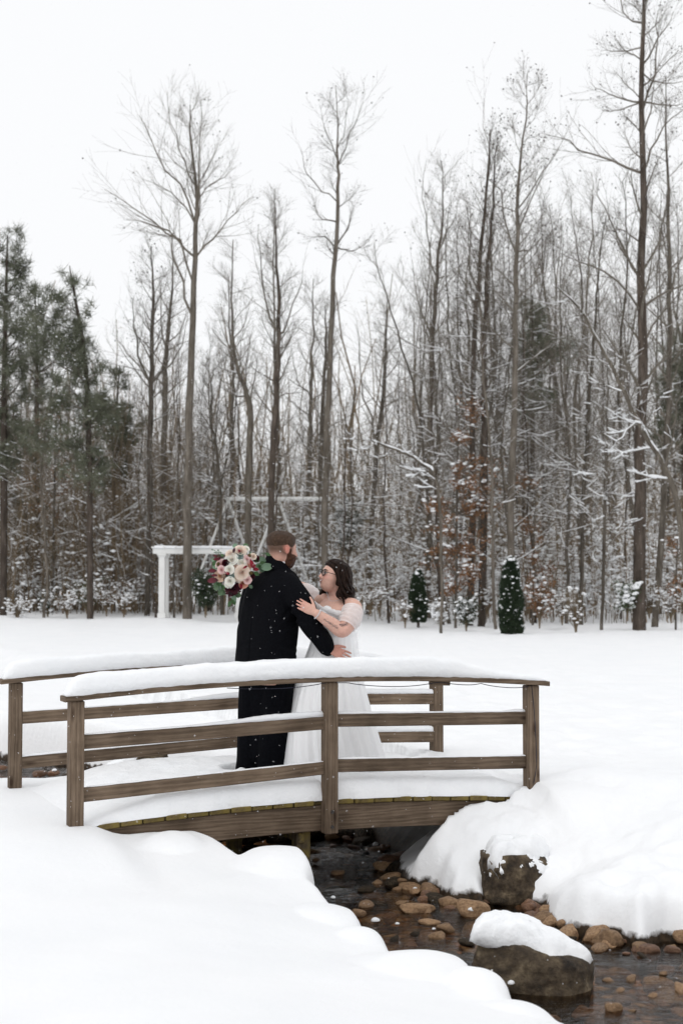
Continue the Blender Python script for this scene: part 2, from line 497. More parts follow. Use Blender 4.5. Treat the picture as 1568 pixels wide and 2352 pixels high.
def axis(parts):
    out = [np.array([parts[0][0]])]
    for a, b, st in parts:
        n = max(1, int(round((b - a) / st)))
        out.append(np.linspace(a, b, n + 1)[1:])
    return np.concatenate(out)
gx = axis([(-500, -100, 100), (-100, -30, 7), (-30, -8, 1.0), (-8, -4.2, .1), (-4.2, -1.1, .05), (-1.1, 2.3, .0155), (2.3, 4, .05), (4, 9, .25), (9, 30, 1.2), (30, 100, 7), (100, 500, 100)])
gy = axis([(-60, 0, 10), (0, 4, .4), (4, 5.9, .05), (5.9, 9.6, .019), (9.6, 11.6, .025), (11.6, 17, .055), (17, 24, .15), (24, 60, .8), (60, 130, 4), (130, 600, 80)])
GX, GY = np.meshgrid(gx, gy)
GZ, INS, EDGE, UNDER = ground_height(GX, GY)
GV = np.stack([GX, GY, GZ], -1)
# relax the steep banks so that the sheet's edge follows the bank, not the grid
steep = smoothstep(0.35, 0.2, EDGE) * smoothstep(5.2, 5.9, GY) * smoothstep(18, 17, GY)
for _ in range(3):
    A = GV.copy()
    A[1:-1, 1:-1] = (GV[:-2, 1:-1] + GV[2:, 1:-1] + GV[1:-1, :-2] + GV[1:-1, 2:]) / 4
    GV = GV + (A - GV) * (0.75 * steep)[..., None]
ny, nx = GX.shape
gidx = np.arange(nx * ny).reshape(ny, nx)
quad = np.stack([gidx[:-1, :-1], gidx[:-1, 1:], gidx[1:, 1:], gidx[1:, :-1]], -1).reshape(-1, 4)
cut = (INS & (EDGE > 0.1)).ravel()
quad = quad[~cut[quad].any(1)]

def ground_mat():
    m, t, b = mat('snow_ground', 0.6, 0.2)
    geo = nd(t, 'ShaderNodeNewGeometry'); sx = nd(t, 'ShaderNodeSeparateXYZ')
    t.links.new(geo.outputs['Position'], sx.inputs[0])
    n = nd(t, 'ShaderNodeTexNoise'); n.inputs['Scale'].default_value = 9; n.inputs['Detail'].default_value = 6
    t.links.new(geo.outputs['Position'], n.inputs['Vector'])
    at = nd(t, 'ShaderNodeAttribute'); at.attribute_name = 'earth'
    # bare soil and stones show low on the bank, where the water has kept the snow off, and beneath the bridge deck
    ma = nd(t, 'ShaderNodeMath', operation='MULTIPLY_ADD'); ma.inputs[1].default_value = 0.16
    t.links.new(n.outputs['Fac'], ma.inputs[0]); t.links.new(sx.outputs['Z'], ma.inputs[2])
    mr = nd(t, 'ShaderNodeMapRange'); mr.inputs['From Min'].default_value = -0.35; mr.inputs['From Max'].default_value = -0.32
    mr.inputs['To Min'].default_value = 1; mr.inputs['To Max'].default_value = 0
    t.links.new(ma.outputs[0], mr.inputs['Value'])
    mx = nd(t, 'ShaderNodeMath', operation='MAXIMUM'); t.links.new(mr.outputs[0], mx.inputs[0]); t.links.new(at.outputs['Fac'], mx.inputs[1])
    n2 = nd(t, 'ShaderNodeTexNoise'); n2.inputs['Scale'].default_value = 30; n2.inputs['Detail'].default_value = 8
    t.links.new(geo.outputs['Position'], n2.inputs['Vector'])
    soil = ramp(t, n2.outputs['Fac'], [(0.3, (0.018, 0.013, 0.009)), (0.7, (0.075, 0.05, 0.03))])
    n3 = nd(t, 'ShaderNodeTexNoise'); n3.inputs['Scale'].default_value = 1.5
    t.links.new(geo.outputs['Position'], n3.inputs['Vector'])
    sn = ramp(t, n3.outputs['Fac'], [(0.3, (0.87, 0.88, 0.895)), (0.7, (0.9, 0.905, 0.915))])
    mi = nd(t, 'ShaderNodeMixRGB'); t.links.new(mx.outputs[0], mi.inputs[0]); t.links.new(sn, mi.inputs[1]); t.links.new(soil, mi.inputs[2])
    t.links.new(mi.outputs[0], b.inputs['Base Color'])
    nb = nd(t, 'ShaderNodeTexNoise'); nb.inputs['Scale'].default_value = 26; nb.inputs['Detail'].default_value = 9; nb.inputs['Roughness'].default_value = 0.65
    t.links.new(geo.outputs['Position'], nb.inputs['Vector'])
    bp = nd(t, 'ShaderNodeBump'); bp.inputs['Strength'].default_value = 0.3; bp.inputs['Distance'].default_value = 0.02
    t.links.new(nb.outputs['Fac'], bp.inputs['Height']); t.links.new(bp.outputs[0], b.inputs['Normal'])
    return m
gme = mk_mesh('snow_ground', GV.reshape(-1, 3), [quad])
ea = gme.attributes.new('earth', 'FLOAT', 'POINT')
ea.data.foreach_set('value', UNDER.ravel().astype(np.float32))
tag(link('snow_ground', gme, ground_mat()), kind='structure')

def gz(x, y):
    return float(ground_height(np.array([[x]], float), np.array([[y]], float))[0][0, 0])
def fz(x, y):
    return field_height(np.asarray(x, float), np.asarray(y, float))

# stream bed
bx, by = np.meshgrid(np.linspace(-18, 9, 130), np.linspace(3, 23, 100))
bz = -0.635 + 0.05 * fbm(np.stack([bx, by, 0 * bx], -1) * 2.2, 4, 40)
bi = np.arange(bx.size).reshape(bx.shape)
bme = mk_mesh('stream_bed', np.stack([bx, by, bz], -1).reshape(-1, 3), np.stack([bi[:-1, :-1], bi[:-1, 1:], bi[1:, 1:], bi[1:, :-1]], -1).reshape(-1, 4))
m, t, b = mat('stream_bed', 0.8, 0.2)
tc = nd(t, 'ShaderNodeTexCoord')
vo = nd(t, 'ShaderNodeTexVoronoi'); vo.inputs['Scale'].default_value = 13; vo.inputs['Randomness'].default_value = 1
t.links.new(tc.outputs['Object'], vo.inputs['Vector'])
sp = nd(t, 'ShaderNodeSeparateColor'); t.links.new(vo.outputs['Color'], sp.inputs[0])
c1 = ramp(t, sp.outputs[0], [(0.0, (0.06, 0.036, 0.022)), (0.35, (0.2, 0.105, 0.05)), (0.6, (0.36, 0.17, 0.075)), (0.8, (0.2, 0.11, 0.075)), (1.0, (0.36, 0.22, 0.11))])
dk = ramp(t, vo.outputs['Distance'], [(0.25, (1, 1, 1)), (0.7, (0.25, 0.22, 0.2))])
mu = nd(t, 'ShaderNodeMixRGB', blend_type='MULTIPLY'); mu.inputs[0].default_value = 1
t.links.new(c1, mu.inputs[1]); t.links.new(dk, mu.inputs[2]); t.links.new(mu.outputs[0], b.inputs['Base Color'])
bp = nd(t, 'ShaderNodeBump'); bp.inputs['Strength'].default_value = 0.8; bp.inputs['Distance'].default_value = 0.03; bp.invert = True
t.links.new(vo.outputs['Distance'], bp.inputs['Height']); t.links.new(bp.outputs[0], b.inputs['Normal'])
tag(link('stream_bed', bme, m), kind='structure')

# water surface: fresnel reflection over a clear, tea-brown body
wx, wy = np.meshgrid(np.linspace(-18, 9, 80), np.linspace(3, 23, 60))
wi = np.arange(wx.size).reshape(wx.shape)
wme = mk_mesh('stream_water', np.stack([wx, wy, 0 * wx + WATER], -1).reshape(-1, 3), np.stack([wi[:-1, :-1], wi[:-1, 1:], wi[1:, 1:], wi[1:, :-1]], -1).reshape(-1, 4))
m = bpy.data.materials.new('stream_water'); m.use_nodes = True; t = m.node_tree; t.nodes.clear()
o = nd(t, 'ShaderNodeOutputMaterial'); gl = nd(t, 'ShaderNodeBsdfGlossy'); tr = nd(t, 'ShaderNodeBsdfTransparent'); mxs = nd(t, 'ShaderNodeMixShader'); fr = nd(t, 'ShaderNodeFresnel')
gl.inputs['Roughness'].default_value = 0.04; tr.inputs['Color'].default_value = (0.93, 0.85, 0.72, 1); fr.inputs['IOR'].default_value = 1.33
tc = nd(t, 'ShaderNodeTexCoord')
mp = nd(t, 'ShaderNodeMapping'); mp.inputs['Scale'].default_value = (9, 22, 1); mp.inputs['Rotation'].default_value = (0, 0, 0.45)
t.links.new(tc.outputs['Object'], mp.inputs['Vector'])
n1 = nd(t, 'ShaderNodeTexNoise'); n1.inputs['Scale'].default_value = 1.0; n1.inputs['Detail'].default_value = 5; n1.inputs['Distortion'].default_value = 0.8
t.links.new(mp.outputs[0], n1.inputs['Vector'])
n2 = nd(t, 'ShaderNodeTexNoise'); n2.inputs['Scale'].default_value = 0.9; n2.inputs['Detail'].default_value = 2
t.links.new(tc.outputs['Object'], n2.inputs['Vector'])
rr = ramp(t, n2.outputs['Fac'], [(0.38, (0.08, 0.08, 0.08)), (0.6, (1, 1, 1))])
mh = nd(t, 'ShaderNodeMath', operation='MULTIPLY'); t.links.new(n1.outputs['Fac'], mh.inputs[0]); t.links.new(rr, mh.inputs[1])
bp = nd(t, 'ShaderNodeBump'); bp.inputs['Strength'].default_value = 0.85; bp.inputs['Distance'].default_value = 0.03
t.links.new(mh.outputs[0], bp.inputs['Height'])
t.links.new(bp.outputs[0], gl.inputs['Normal']); t.links.new(bp.outputs[0], fr.inputs['Normal'])
t.links.new(fr.outputs[0], mxs.inputs[0]); t.links.new(tr.outputs[0], mxs.inputs[1]); t.links.new(gl.outputs[0], mxs.inputs[2]); t.links.new(mxs.outputs[0], o.inputs[0])
tag(link('stream_water', wme, m), kind='structure')

# ================================================================ rocks
M['rock_tan'] = noise_mat('rock_tan', [(0.28, (0.12, 0.068, 0.036)), (0.5, (0.28, 0.17, 0.092)), (0.75, (0.42, 0.285, 0.165))], scale=6, detail=9, rough=0.6, spec=0.35, bump=0.5, bscale=40, rand=0.25)
M['rock_red'] = noise_mat('rock_red', [(0.28, (0.075, 0.038, 0.024)), (0.5, (0.18, 0.095, 0.055)), (0.75, (0.3, 0.17, 0.105))], scale=6, detail=9, rough=0.5, spec=0.4, bump=0.5, bscale=40, rand=0.25)
M['rock_dark'] = noise_mat('rock_dark', [(0.32, (0.016, 0.012, 0.009)), (0.48, (0.055, 0.04, 0.026)), (0.58, (0.1, 0.075, 0.048)), (0.7, (0.2, 0.155, 0.1))], scale=9, detail=12, rough=0.8, spec=0.25, bump=1.0, bscale=30, rand=0.15)

def stone_mesh(seed, flat=0.6, facets=11, base=ICO3, rough=0.10):
    rg = np.random.default_rng(seed)
    V = base[0].copy()
    # chop with random planes for flat worn faces
    for k in range(facets):
        n = rg.normal(size=3); n /= np.linalg.norm(n)
        h = rg.uniform(0.55, 0.85)
        d = V @ n
        over = np.clip(d - h, 0, None)
        V = V - over[:, None] * n * 0.95
    V = V * (1 + rough * fbm(V * 1.6 + seed, 4, seed)[:, None] + 0.03 * fbm(V * 6 + seed, 3, seed + 9)[:, None])
    V[:, 2] *= flat
    return mk_mesh('stone', V, base[1])
STONES = {}
for mn in ('rock_tan', 'rock_red', 'rock_dark'):
    STONES[mn] = []
    for k in range(5):
        me = stone_mesh(100 + k * 7 + len(mn), flat=random.Random(k).uniform(.5, .75))
        me.materials.append(M[mn])
        STONES[mn].append(me)
SNOWCAP = []
for k in range(3):
    V = ICO2[0].copy()
    V = V * (1 + 0.12 * fbm(V * 1.8 + k * 3, 3, 60 + k)[:, None])
    V[:, 2] = np.where(V[:, 2] < 0, V[:, 2] * 0.25, V[:, 2] * 0.8)
    me = mk_mesh('snow_cap', V, ICO2[1]); me.materials.append(M['snow'])
    SNOWCAP.append(me)

rs = random.Random(5)
def stone(name, x, y, z, size, mn, label, group=None, rz=None, ratio=1.0, k=None, tilt=0.12, cat='rock'):
    o = link(name, STONES[mn][k if k is not None else rs.randrange(5)], None, None, (x, y, z),
             (rs.uniform(-tilt, tilt), rs.uniform(-tilt, tilt), rz if rz is not None else rs.uniform(0, 6.28)), (size * ratio, size, size))
    tag(o, label, cat, group)
    return o
def cap_on(o, dx, dy, dz, sx, sy, sz, name='snow_cap'):
    s = link(name, SNOWCAP[rs.randrange(3)], None, o)
    k = o.scale
    s.location = (dx / k[0], dy / k[1], dz / k[2]); s.scale = (sx / k[0], sy / k[1], sz / k[2])
    return s

# stones with a look of their own in the stream, placed from their waterline
def wstone(px, py, wpx, mn, label, ratio=1.5, rz=None, k=None, lift=0.3, snow=None):
    p = G(px, py, WATER)
    if px > 1195 and py < 2145: p = p + np.array((0, -.09, 0))
    s = wpx * p[1] / FPX / 2
    o = stone('stream_stone', p[0], p[1], WATER + s / ratio * (lift - 0.1), s / ratio, mn, label, 'stones standing out of the stream', rz=rz if rz is not None else 0.1, ratio=ratio, k=k)
    if snow:
        cap_on(o, snow[0] * s, -0.2 * s, s / ratio * snow[2], s * snow[1], s * snow[1], s * snow[1])
    return o
wstone(957, 2094, 95, 'rock_tan', 'long flat tan stone lying in midstream before the boulder', 2.0, 0.15, 1, .35)
wstone(1080, 2102, 92, 'rock_tan', 'blocky tan stone in the stream beside the snow-capped boulder, snow at its foot', 1.5, -0.1, 2, .5, (0.0, .22, .1))
wstone(985, 2122, 55, 'rock_tan', 'small wedge of tan stone just below the long flat stone', 1.8, -0.5, 3)
wstone(1022, 2140, 50, 'rock_tan', 'round mottled stone nearest the camera in midstream', 1.2, 0.3, 0, .45)
wstone(922, 2076, 36, 'rock_tan', 'small pale tan stone above the long flat stone', 1.7, 0.2, 4)
wstone(1075, 2062, 110, 'rock_dark', 'long low dark stone under the snowy bank edge', 2.4, 0.05, 3, .3)
wstone(775, 2008, 38, 'rock_tan', 'lone small tan stone in the dark water below the bridge post', 1.5, 0.2, 1)
wstone(872, 1996, 44, 'rock_tan', 'rounded brown stone near the bridge shadow, left of two', 1.4, 0, 2, .5)
wstone(893, 1980, 55, 'rock_red', 'reddish brown stone behind the rounded brown stone in the bridge shadow', 1.5, -0.2, 3, .5)
wstone(880, 1930, 40, 'rock_tan', 'tall pale tan stone under the bridge edge', 1.0, 0.4, 0, .9)
wstone(908, 1938, 36, 'rock_tan', 'tan stone wedged between the bridge and the snowy bank', 1.3, 0.1, 1, .7)
wstone(884, 1952, 34, 'rock_red', 'small rust stone below the pale stone under the bridge', 1.2, 0.1, 4, .5)
wstone(862, 1948, 30, 'rock_dark', 'dark stone with a dab of snow under the bridge', 1.3, 0.1, 2, .5, (0, .5, .3))
wstone(950, 2012, 62, 'rock_dark', 'dark wet stone at the tip of the snowy far bank', 1.4, -0.3, 1, .7)
wstone(995, 2026, 40, 'rock_red', 'orange brown stone at the foot of the snowy far bank', 1.3, 0.1, 3, .6)
wstone(1020, 2020, 30, 'rock_tan', 'small tan stone tucked under the snowy far bank', 1.2, 0.1, 1, .7)
wstone(1010, 2052, 34, 'rock_red', 'small rust stone in front of the snowy far bank', 1.5, 0.2, 2, .4)
wstone(1045, 2052, 40, 'rock_dark', 'grey brown stone before the snowy far bank', 1.3, -0.2, 0, .5)
wstone(1072, 2040, 50, 'rock_dark', 'dark stone peeping from under snow left of the upright boulder', 1.3, 0, 4, .7)
wstone(1258, 2100, 70, 'rock_tan', 'pale tan stone behind the snow-capped boulder, leftmost of its row', 1.5, -0.1, 2, .6)
wstone(1305, 2125, 72, 'rock_tan', 'angular light tan block behind the snow-capped boulder', 1.5, 0.1, 3, .7)
wstone(1212, 2090, 34, 'rock_red', 'small rust stone between the upright boulder and the snow-capped one', 1.0, 0.1, 1, .9)
wstone(1378, 2140, 92, 'rock_dark', 'large dark rounded stone at the far waterline', 1.6, -0.15, 0, .6)
wstone(1402, 2118, 60, 'rock_tan', 'tan stone above the large dark rounded stone, snow on its back', 1.4, -0.3, 1, 1.4)
wstone(1420, 2138, 28, 'rock_tan', 'little orange tan stone right of the large dark stone', 1.2, -0.5, 2, .5)
wstone(1328, 2100, 36, 'rock_dark', 'dark stone showing through a gap in the bank snow', 1.1, 0, 3, 1.2)
wstone(1510, 2138, 62, 'rock_tan', 'brown pointed stone at the right waterline', 1.2, 0.1, 4, .7)
wstone(1556, 2120, 60, 'rock_dark', 'dark grey stone under snow at the right edge', 1.2, 0.1, 1, 1.2)
wstone(1560, 2165, 46, 'rock_tan', 'round tan stone cut by the right edge of the picture', 1.1, 0.1, 2, .7)
wstone(1440, 2166, 24, 'rock_red', 'tiny tan stone standing in the still water', 1.3, 0.1, 1, .5)
wstone(1438, 2192, 22, 'rock_red', 'tiny reddish stone alone in the still water', 1.6, 0.1, 3, .4)
wstone(1405, 2320, 50, 'rock_tan', 'tan stone breaking the surface at the bottom edge', 1.4, 0.1, 2, .3)
wstone(725, 1984, 20, 'rock_tan', 'small tan stone at the foot of the bridge support', 1.0, 0.4, 0, .9)
wstone(1098, 2210, 22, 'rock_tan', 'small tan stone against the left flank of the snow-capped boulder', 1.0, 0.1, 0, .9)
wstone(700, 2030, 40, 'rock_dark', 'dark stone under the overhanging snow of the near bank', .8, 0.1, 0, 1.6)
wstone(822, 2105, 40, 'rock_tan', 'brown stone half under the near bank snow', 1.3, -0.3, 1, .6)
wstone(862, 2118, 16, 'rock_dark', 'snow-covered pebble in the water beside the near bank', 1.2, 0, 1, .3, (0, 1.3, .3))
wstone(912, 2124, 8, 'rock_dark', 'small snow-topped pebble in midstream', 1.2, 0, 1, .3, (0, 1.3, .4))
wstone(765, 2064, 9, 'rock_dark', 'snow-topped pebble at the near bank lip', 1.2, 0, 2, .3, (0, 1.3, .4))
wstone(952, 2021, 11, 'rock_dark', 'pebble wearing a ball of snow off the far bank', 1.2, 0, 2, .3, (0, 1.4, .6))
wstone(953, 2044, 8, 'rock_dark', 'smaller snow-balled pebble below another off the far bank', 1.2, 0, 2, .3, (0, 1.3, .6))
wstone(996, 2136, 7, 'rock_dark', 'snowy pebble left of the round mottled stone', 1.2, 0, 2, .3, (0, 1.3, .6))
# far stretch of the stream, beyond the bridge
wstone(90, 1795, 40, 'rock_red', 'red brown stone beyond the left posts, larger of two', 1.3, 0.1, 1, 1.2)
wstone(124, 1790, 30, 'rock_red', 'red brown stone with a fleck of snow beyond the left posts', 1.0, 0.2, 3, 1.0, (0.1, .4, .4))
wstone(153, 1790, 24, 'rock_dark', 'dark stone peeping past the near left bridge post', 1.2, 0.2, 3, .8)
wstone(5, 1770, 22, 'rock_red', 'brown stone at the left picture edge', 1.3, 0.1, 2, .8)
wstone(22, 1767, 16, 'rock_red', 'small brown stone beside the far left post', 1.3, 0.1, 0, .8)
for k, (px, wp, y) in enumerate([(430, 60, 11.3), (485, 75, 11.5), (545, 60, 11.6), (590, 80, 11.7), (640, 55, 11.75), (690, 85, 11.8), (745, 60, 11.85), (795, 70, 11.8), (840, 60, 11.7), (520, 80, 12.0), (620, 90, 12.1), (720, 90, 12.1), (810, 80, 12.0)]):  # added dark stones: block the bright water beyond and darken its reflection
    s_ = wp * y / FPX / 2
    stone('added_dark_stone', (px - 784) / FPX * y, y, WATER + s_ * .35, s_ * 1.25, 'rock_dark', 'added dark stone hiding the bright water under the far side of the bridge', 'added stones darkening the far side of the bridge', ratio=1.25, tilt=.3)
# stones lying on the bed, seen through the water
pA0 = G(1222, 2275, WATER)
rg = np.random.default_rng(12)
cnt = 0
while cnt < 210:
    x, y = rg.uniform(-0.9, 2.6), rg.uniform(6.3, 11.8)
    if not in_channel(np.array([x]), np.array([y]))[0]: continue
    s = rg.uniform(.035, .1) * (1 + .5 * (rg.random() > .85))
    stone('bed_stone', x, y, -0.575 + .1 * s, s, rs.choice(['rock_red', 'rock_tan', 'rock_red', 'rock_dark']), 'brown pebble lying on the stream bed under water', 'pebbles on the stream bed', ratio=rs.uniform(1, 1.6), cat='pebble')
    cnt += 1
cnt = 0
while cnt < 48:
    x, y = rg.uniform(-0.5, 2.2), rg.uniform(6.6, 11.4)
    if not in_channel(np.array([x]), np.array([y]))[0] or math.hypot(x - pA0[0], y - pA0[1] - .16) < .42: continue
    s = rg.uniform(.02, .055)
    stone('surface_stone', x, y, WATER + rg.uniform(-.3, .25) * s, s, rs.choice(['rock_tan', 'rock_tan', 'rock_red', 'rock_dark']), 'small wet stone breaking the surface of the stream', 'small stones breaking the water surface', ratio=rs.uniform(1, 1.7), tilt=.4)
    cnt += 1
# pebbles crowding the far waterline
fb = resample(far_bank[3:-6], 56)
for k in range(56):
    x, y = fb[k] + rg.normal(0, .035, 2) + np.array((-.03, -.05))
    s = rg.uniform(.025, .1) ** 1.0
    stone('bank_stone', x, y - .02, WATER + rg.uniform(-.04, .03), s, rs.choice(['rock_red', 'rock_tan', 'rock_tan', 'rock_dark']), 'small stone crowded along the foot of the far snowy bank', 'small stones along the far waterline', ratio=rs.uniform(1, 1.5), tilt=.5)
nb = resample(near_bank[5:-9], 45)
for k in range(45):
    x, y = nb[k] + rg.normal(0, .03, 2) + np.array((.02, .04))
    s = rg.uniform(.03, .07)
    stone('bank_stone', x, y, WATER + rg.uniform(-.02, .03), s, rs.choice(['rock_red', 'rock_tan', 'rock_dark']), 'small stone under the overhanging snow of the near bank', 'small stones along the near waterline', ratio=rs.uniform(1, 1.5), tilt=.4)

# big boulders, each a rock with its own shape and snow cap
def boulder(name, loc, prof, label, cap_fn, mn='rock_dark', n=40, grp=None):
    """prof: list of (z, outline [(x, y)...]) sections, bottom to top"""
    rings = []
    zs = np.linspace(prof[0][0], prof[-1][0], 22)
    outl = [resample(np.concatenate([np.array(o), np.array(o[:1])]), n + 1)[:-1] for _, o in prof]
    for z in zs:
        i = max(k for k in range(len(prof)) if prof[k][0] <= z + 1e-9); i = min(i, len(prof) - 2)
        tt = (z - prof[i][0]) / (prof[i + 1][0] - prof[i][0])
        rings.append(np.concatenate([outl[i] * (1 - tt) + outl[i + 1] * tt, np.full((n, 1), z)], 1))
    rings = np.array(rings)
    top = rings[-1].copy(); c = top.mean(0)
    for f in (.85, .5, .15):
        r = c + (top - c) * f; r[:, 2] = zs[-1] + .012 * (1 - f); rings = np.concatenate([rings, r[None]])
    for f in range(2):                      # soften the corners
        rings = (np.roll(rings, 1, 1) + rings * 3 + np.roll(rings, -1, 1)) / 5
    q = rings.reshape(-1, 3)
    nrm = rings - rings.mean(1, keepdims=True); nrm[..., 2] = 0; nrm /= np.linalg.norm(nrm, axis=2, keepdims=True) + 1e-9
    rings = rings + nrm * (0.035 * fbm(rings * 5 + 3, 4, 71) + 0.012 * fbm(rings * 22, 3, 72))[..., None]
    V, F = loft(rings)
    e = empty(name, loc)
    link('rock', mk_mesh('rock', V, F), M[mn], e)
    if cap_fn: cap_fn(e)
    tag(e, label, 'boulder', grp)
    return e

def cap_mesh(outline, z_of, thick, nseg=72, nr=16, seed=0, droop=None, edge=.9):
    """a pillow of snow over an outline; z_of(x,y) the rock top, thick at the middle, rounded edge that hangs over"""
    o = resample(np.concatenate([np.array(outline, float), np.array(outline[:1], float)]), nseg + 1)[:-1]
    for _ in range(2): o = (np.roll(o, 1, 0) + 2 * o + np.roll(o, -1, 0)) / 4
    c = o.mean(0)
    rings = []
    for k in range(nr + 1):
        f = 1 - (k / nr)
        a = min(1, (k / nr) * 2.6)
        r = c + (o - c) * (f if k else 1)
        zz = z_of(r[:, 0], r[:, 1]) + (thick(r[:, 0]) if callable(thick) else thick) * math.sqrt(max(0, 1 - (1 - a) ** 2)) 
        if droop is not None: zz = zz - droop(np.arange(nseg) / nseg) * (1 - smoothstep(0, .5, k / nr))
        rings.append(np.stack([r[:, 0], r[:, 1], zz], 1))
    under = rings[0].copy(); under[:, :2] = c + (under[:, :2] - c) * .8
    under[:, 2] = z_of(under[:, 0], under[:, 1]) - .03
    rings = np.array([under] + rings)
    nrm = rings - np.array((*c, rings[..., 2].mean() - .1)); nrm /= np.linalg.norm(nrm, axis=2, keepdims=True) + 1e-9
    amp = .018 * fbm(rings * 7 + seed, 3, seed) + .008 * fbm(rings * 30 + seed, 3, seed + 4)
    rings = rings + nrm * amp[..., None]
    V, F = loft(rings)
    return mk_mesh('snow_cap', V, F)

# A: the snow-capped boulder in the foreground
pA = G(1222, 2275, WATER)
def capA(e):
    zt = lambda x, y: .205 - .19 * x + .3 * np.minimum(0, y + .12)
    out = [(-.335, -.14), (-.29, .14), (-.12, .22), (.1, .21), (.31, .13), (.372, -.02), (.34, -.12), (.22, -.21), (.12, -.235), (.05, -.19), (-.05, -.15), (-.15, -.14)]
    dr = lambda s: .015 + .012 * np.sin(s * 27) + .010 * np.sin(s * 61) + .10 * np.exp(-((s - .69) / .05) ** 2)
    me = cap_mesh(out, zt, lambda x: .125 - .055 * smoothstep(-.1, .32, x), seed=5, droop=dr)
    link('snow_cap', me, M['snow'], e)
    for (x, y, z, r) in ((.0 - .13, -.26, .06, .02), (-.2, -.22, .04, .012), (-.22, -.16, .1, .014)):
        link('snow_lump', SNOWCAP[0], None, e, (x, y, z), None, (r, r, r))
boulder('boulder', (pA[0], pA[1] + .16, WATER), [
    (-.2, [(-.36, -.16), (-.3, .2), (.1, .26), (.36, .12), (.36, -.04), (.2, -.26), (.05, -.27), (-.2, -.2)]),
    (0.0, [(-.36, -.15), (-.3, .2), (.1, .26), (.36, .12), (.37, -.04), (.19, -.27), (.05, -.27), (-.2, -.19)]),
    (.14, [(-.34, -.13), (-.28, .18), (.1, .24), (.35, .1), (.36, -.05), (.2, -.25), (.03, -.24), (-.2, -.17)]),
    (.18, [(-.335, -.125), (-.27, .17), (.0, .2), (.2, .1), (.22, -.05), (.14, -.22), (.02, -.22), (-.2, -.16)]),
    (.235, [(-.31, -.11), (-.26, .15), (-.1, .18), (-.04, .1), (-.04, 0), (-.04, -.12), (-.12, -.14), (-.2, -.13)])],
    'large dark boulder in the stream with a thick slanting snow cap', capA).scale = (.92, .92, .97)

# B: the upright boulder by the far bank, snow plastered over its face
pB = G(1180, 2078, WATER)
def capB(e):
    zt = lambda x, y: .30 + .06 * x - .0 * y
    out = [(-.275, -.06), (-.26, .14), (0, .26), (.3, .24), (.40, .05), (.3, -.04), (.15, -.09), (-.02, -.15), (-.12, -.2), (-.22, -.15)]
    dr = lambda s: .05 + .04 * np.sin(s * 33) + .16 * np.exp(-((s - .86) / .05) ** 2)
    out = [(a_ * .86, b_ * .9) for a_, b_ in out]
    link('snow_cap', cap_mesh(out, zt, .13, seed=15, droop=dr), M['snow'], e)
    # snow plastered on the rough face: a skin that rises out of the rock in patches
    rk = next(c for c in e.children if c.name.startswith('rock')).data
    a = np.empty(len(rk.vertices) * 3, np.float32); rk.vertices.foreach_get('co', a); a = a.reshape(-1, 3).astype(float)
    bm = bmesh.new(); bm.from_mesh(rk)
    bmesh.ops.subdivide_edges(bm, edges=list(bm.edges), cuts=2, use_grid_fill=True)
    bm.normal_update()
    P = np.array([v.co[:] for v in bm.verts]); N = np.array([v.normal[:] for v in bm.verts])
    N = N * np.sign((N * (P - P.mean(0))).sum(1).mean())
    pat = fbm(P * 9 + 3, 3, 61) + .45 * fbm(P * 30, 3, 62) + 3.2 * (P[:, 2] - .27 + .5 * P[:, 0]) - .3 - 1.2 * smoothstep(-.2, -.28, P[:, 0])
    P2 = P + N * (-.006 + .02 * smoothstep(-.05, .5, pat) + .005 * fbm(P * 50, 2, 63) * (pat > 0))[:, None]
    for v, c in zip(bm.verts, P2): v.co = c
    sm = bpy.data.meshes.new('stuck_snow'); bm.to_mesh(sm); bm.free()
    sm.materials.clear(); sm.polygons.foreach_set('use_smooth', np.ones(len(sm.polygons), bool))
    link('stuck_snow', sm, M['snow'], e)
boulder('boulder', (pB[0], pB[1] + .17, WATER), [
    (-.2, [(-0.221, -.13), (-0.221, .16), (0.130, .22), (0.338, .12), (0.312, -.06), (0.104, -.17), (-0.130, -.18)]),
    (.02, [(-0.234, -.12), (-0.234, .16), (0.130, .22), (0.338, .12), (0.312, -.08), (0.078, -.2), (-0.130, -.2)]),
    (.22, [(-0.273, -.08), (-0.260, .16), (0.130, .22), (0.351, .12), (0.325, -.05), (0.130, -.17), (-0.169, -.19)]),
    (.33, [(-0.260, -.05), (-0.234, .14), (0.130, .18), (0.312, .12), (0.260, 0), (0.104, -.1), (-0.130, -.14)])],
    'upright dark boulder on the far bank with snow plastered over its face', capB).scale = (.8, .85, .92)

# C: grey boulder beyond the far railing
pC = G(338, 1752, 0.0)
def capC(e):
    zt = lambda x, y: .08 + .35 * (x + .1)
    link('snow_cap', cap_mesh([(-.42, -.1), (-.4, .16), (-.1, .2), (.04, .12), (.02, -.02), (-.1, -.1), (-.25, -.16)], zt, .1, seed=25), M['snow'], e)
boulder('boulder', (pC[0], pC[1] + .1, -.1), [
    (-.7, [(-.4, -.1), (-.3, .14), (.14, .12), (.18, 0), (.1, -.1), (-.1, -.12)]),
    (.12, [(-.3, -.08), (-.2, .1), (.12, .12), (.17, .0), (.08, -.1), (-.1, -.1)]),
    (.24, [(-.02, -.04), (0, .06), (.1, .08), (.14, .02), (.1, -.05), (.04, -.06)])],
    'grey boulder half under snow seen between the rails', capC, 'rock_dark')
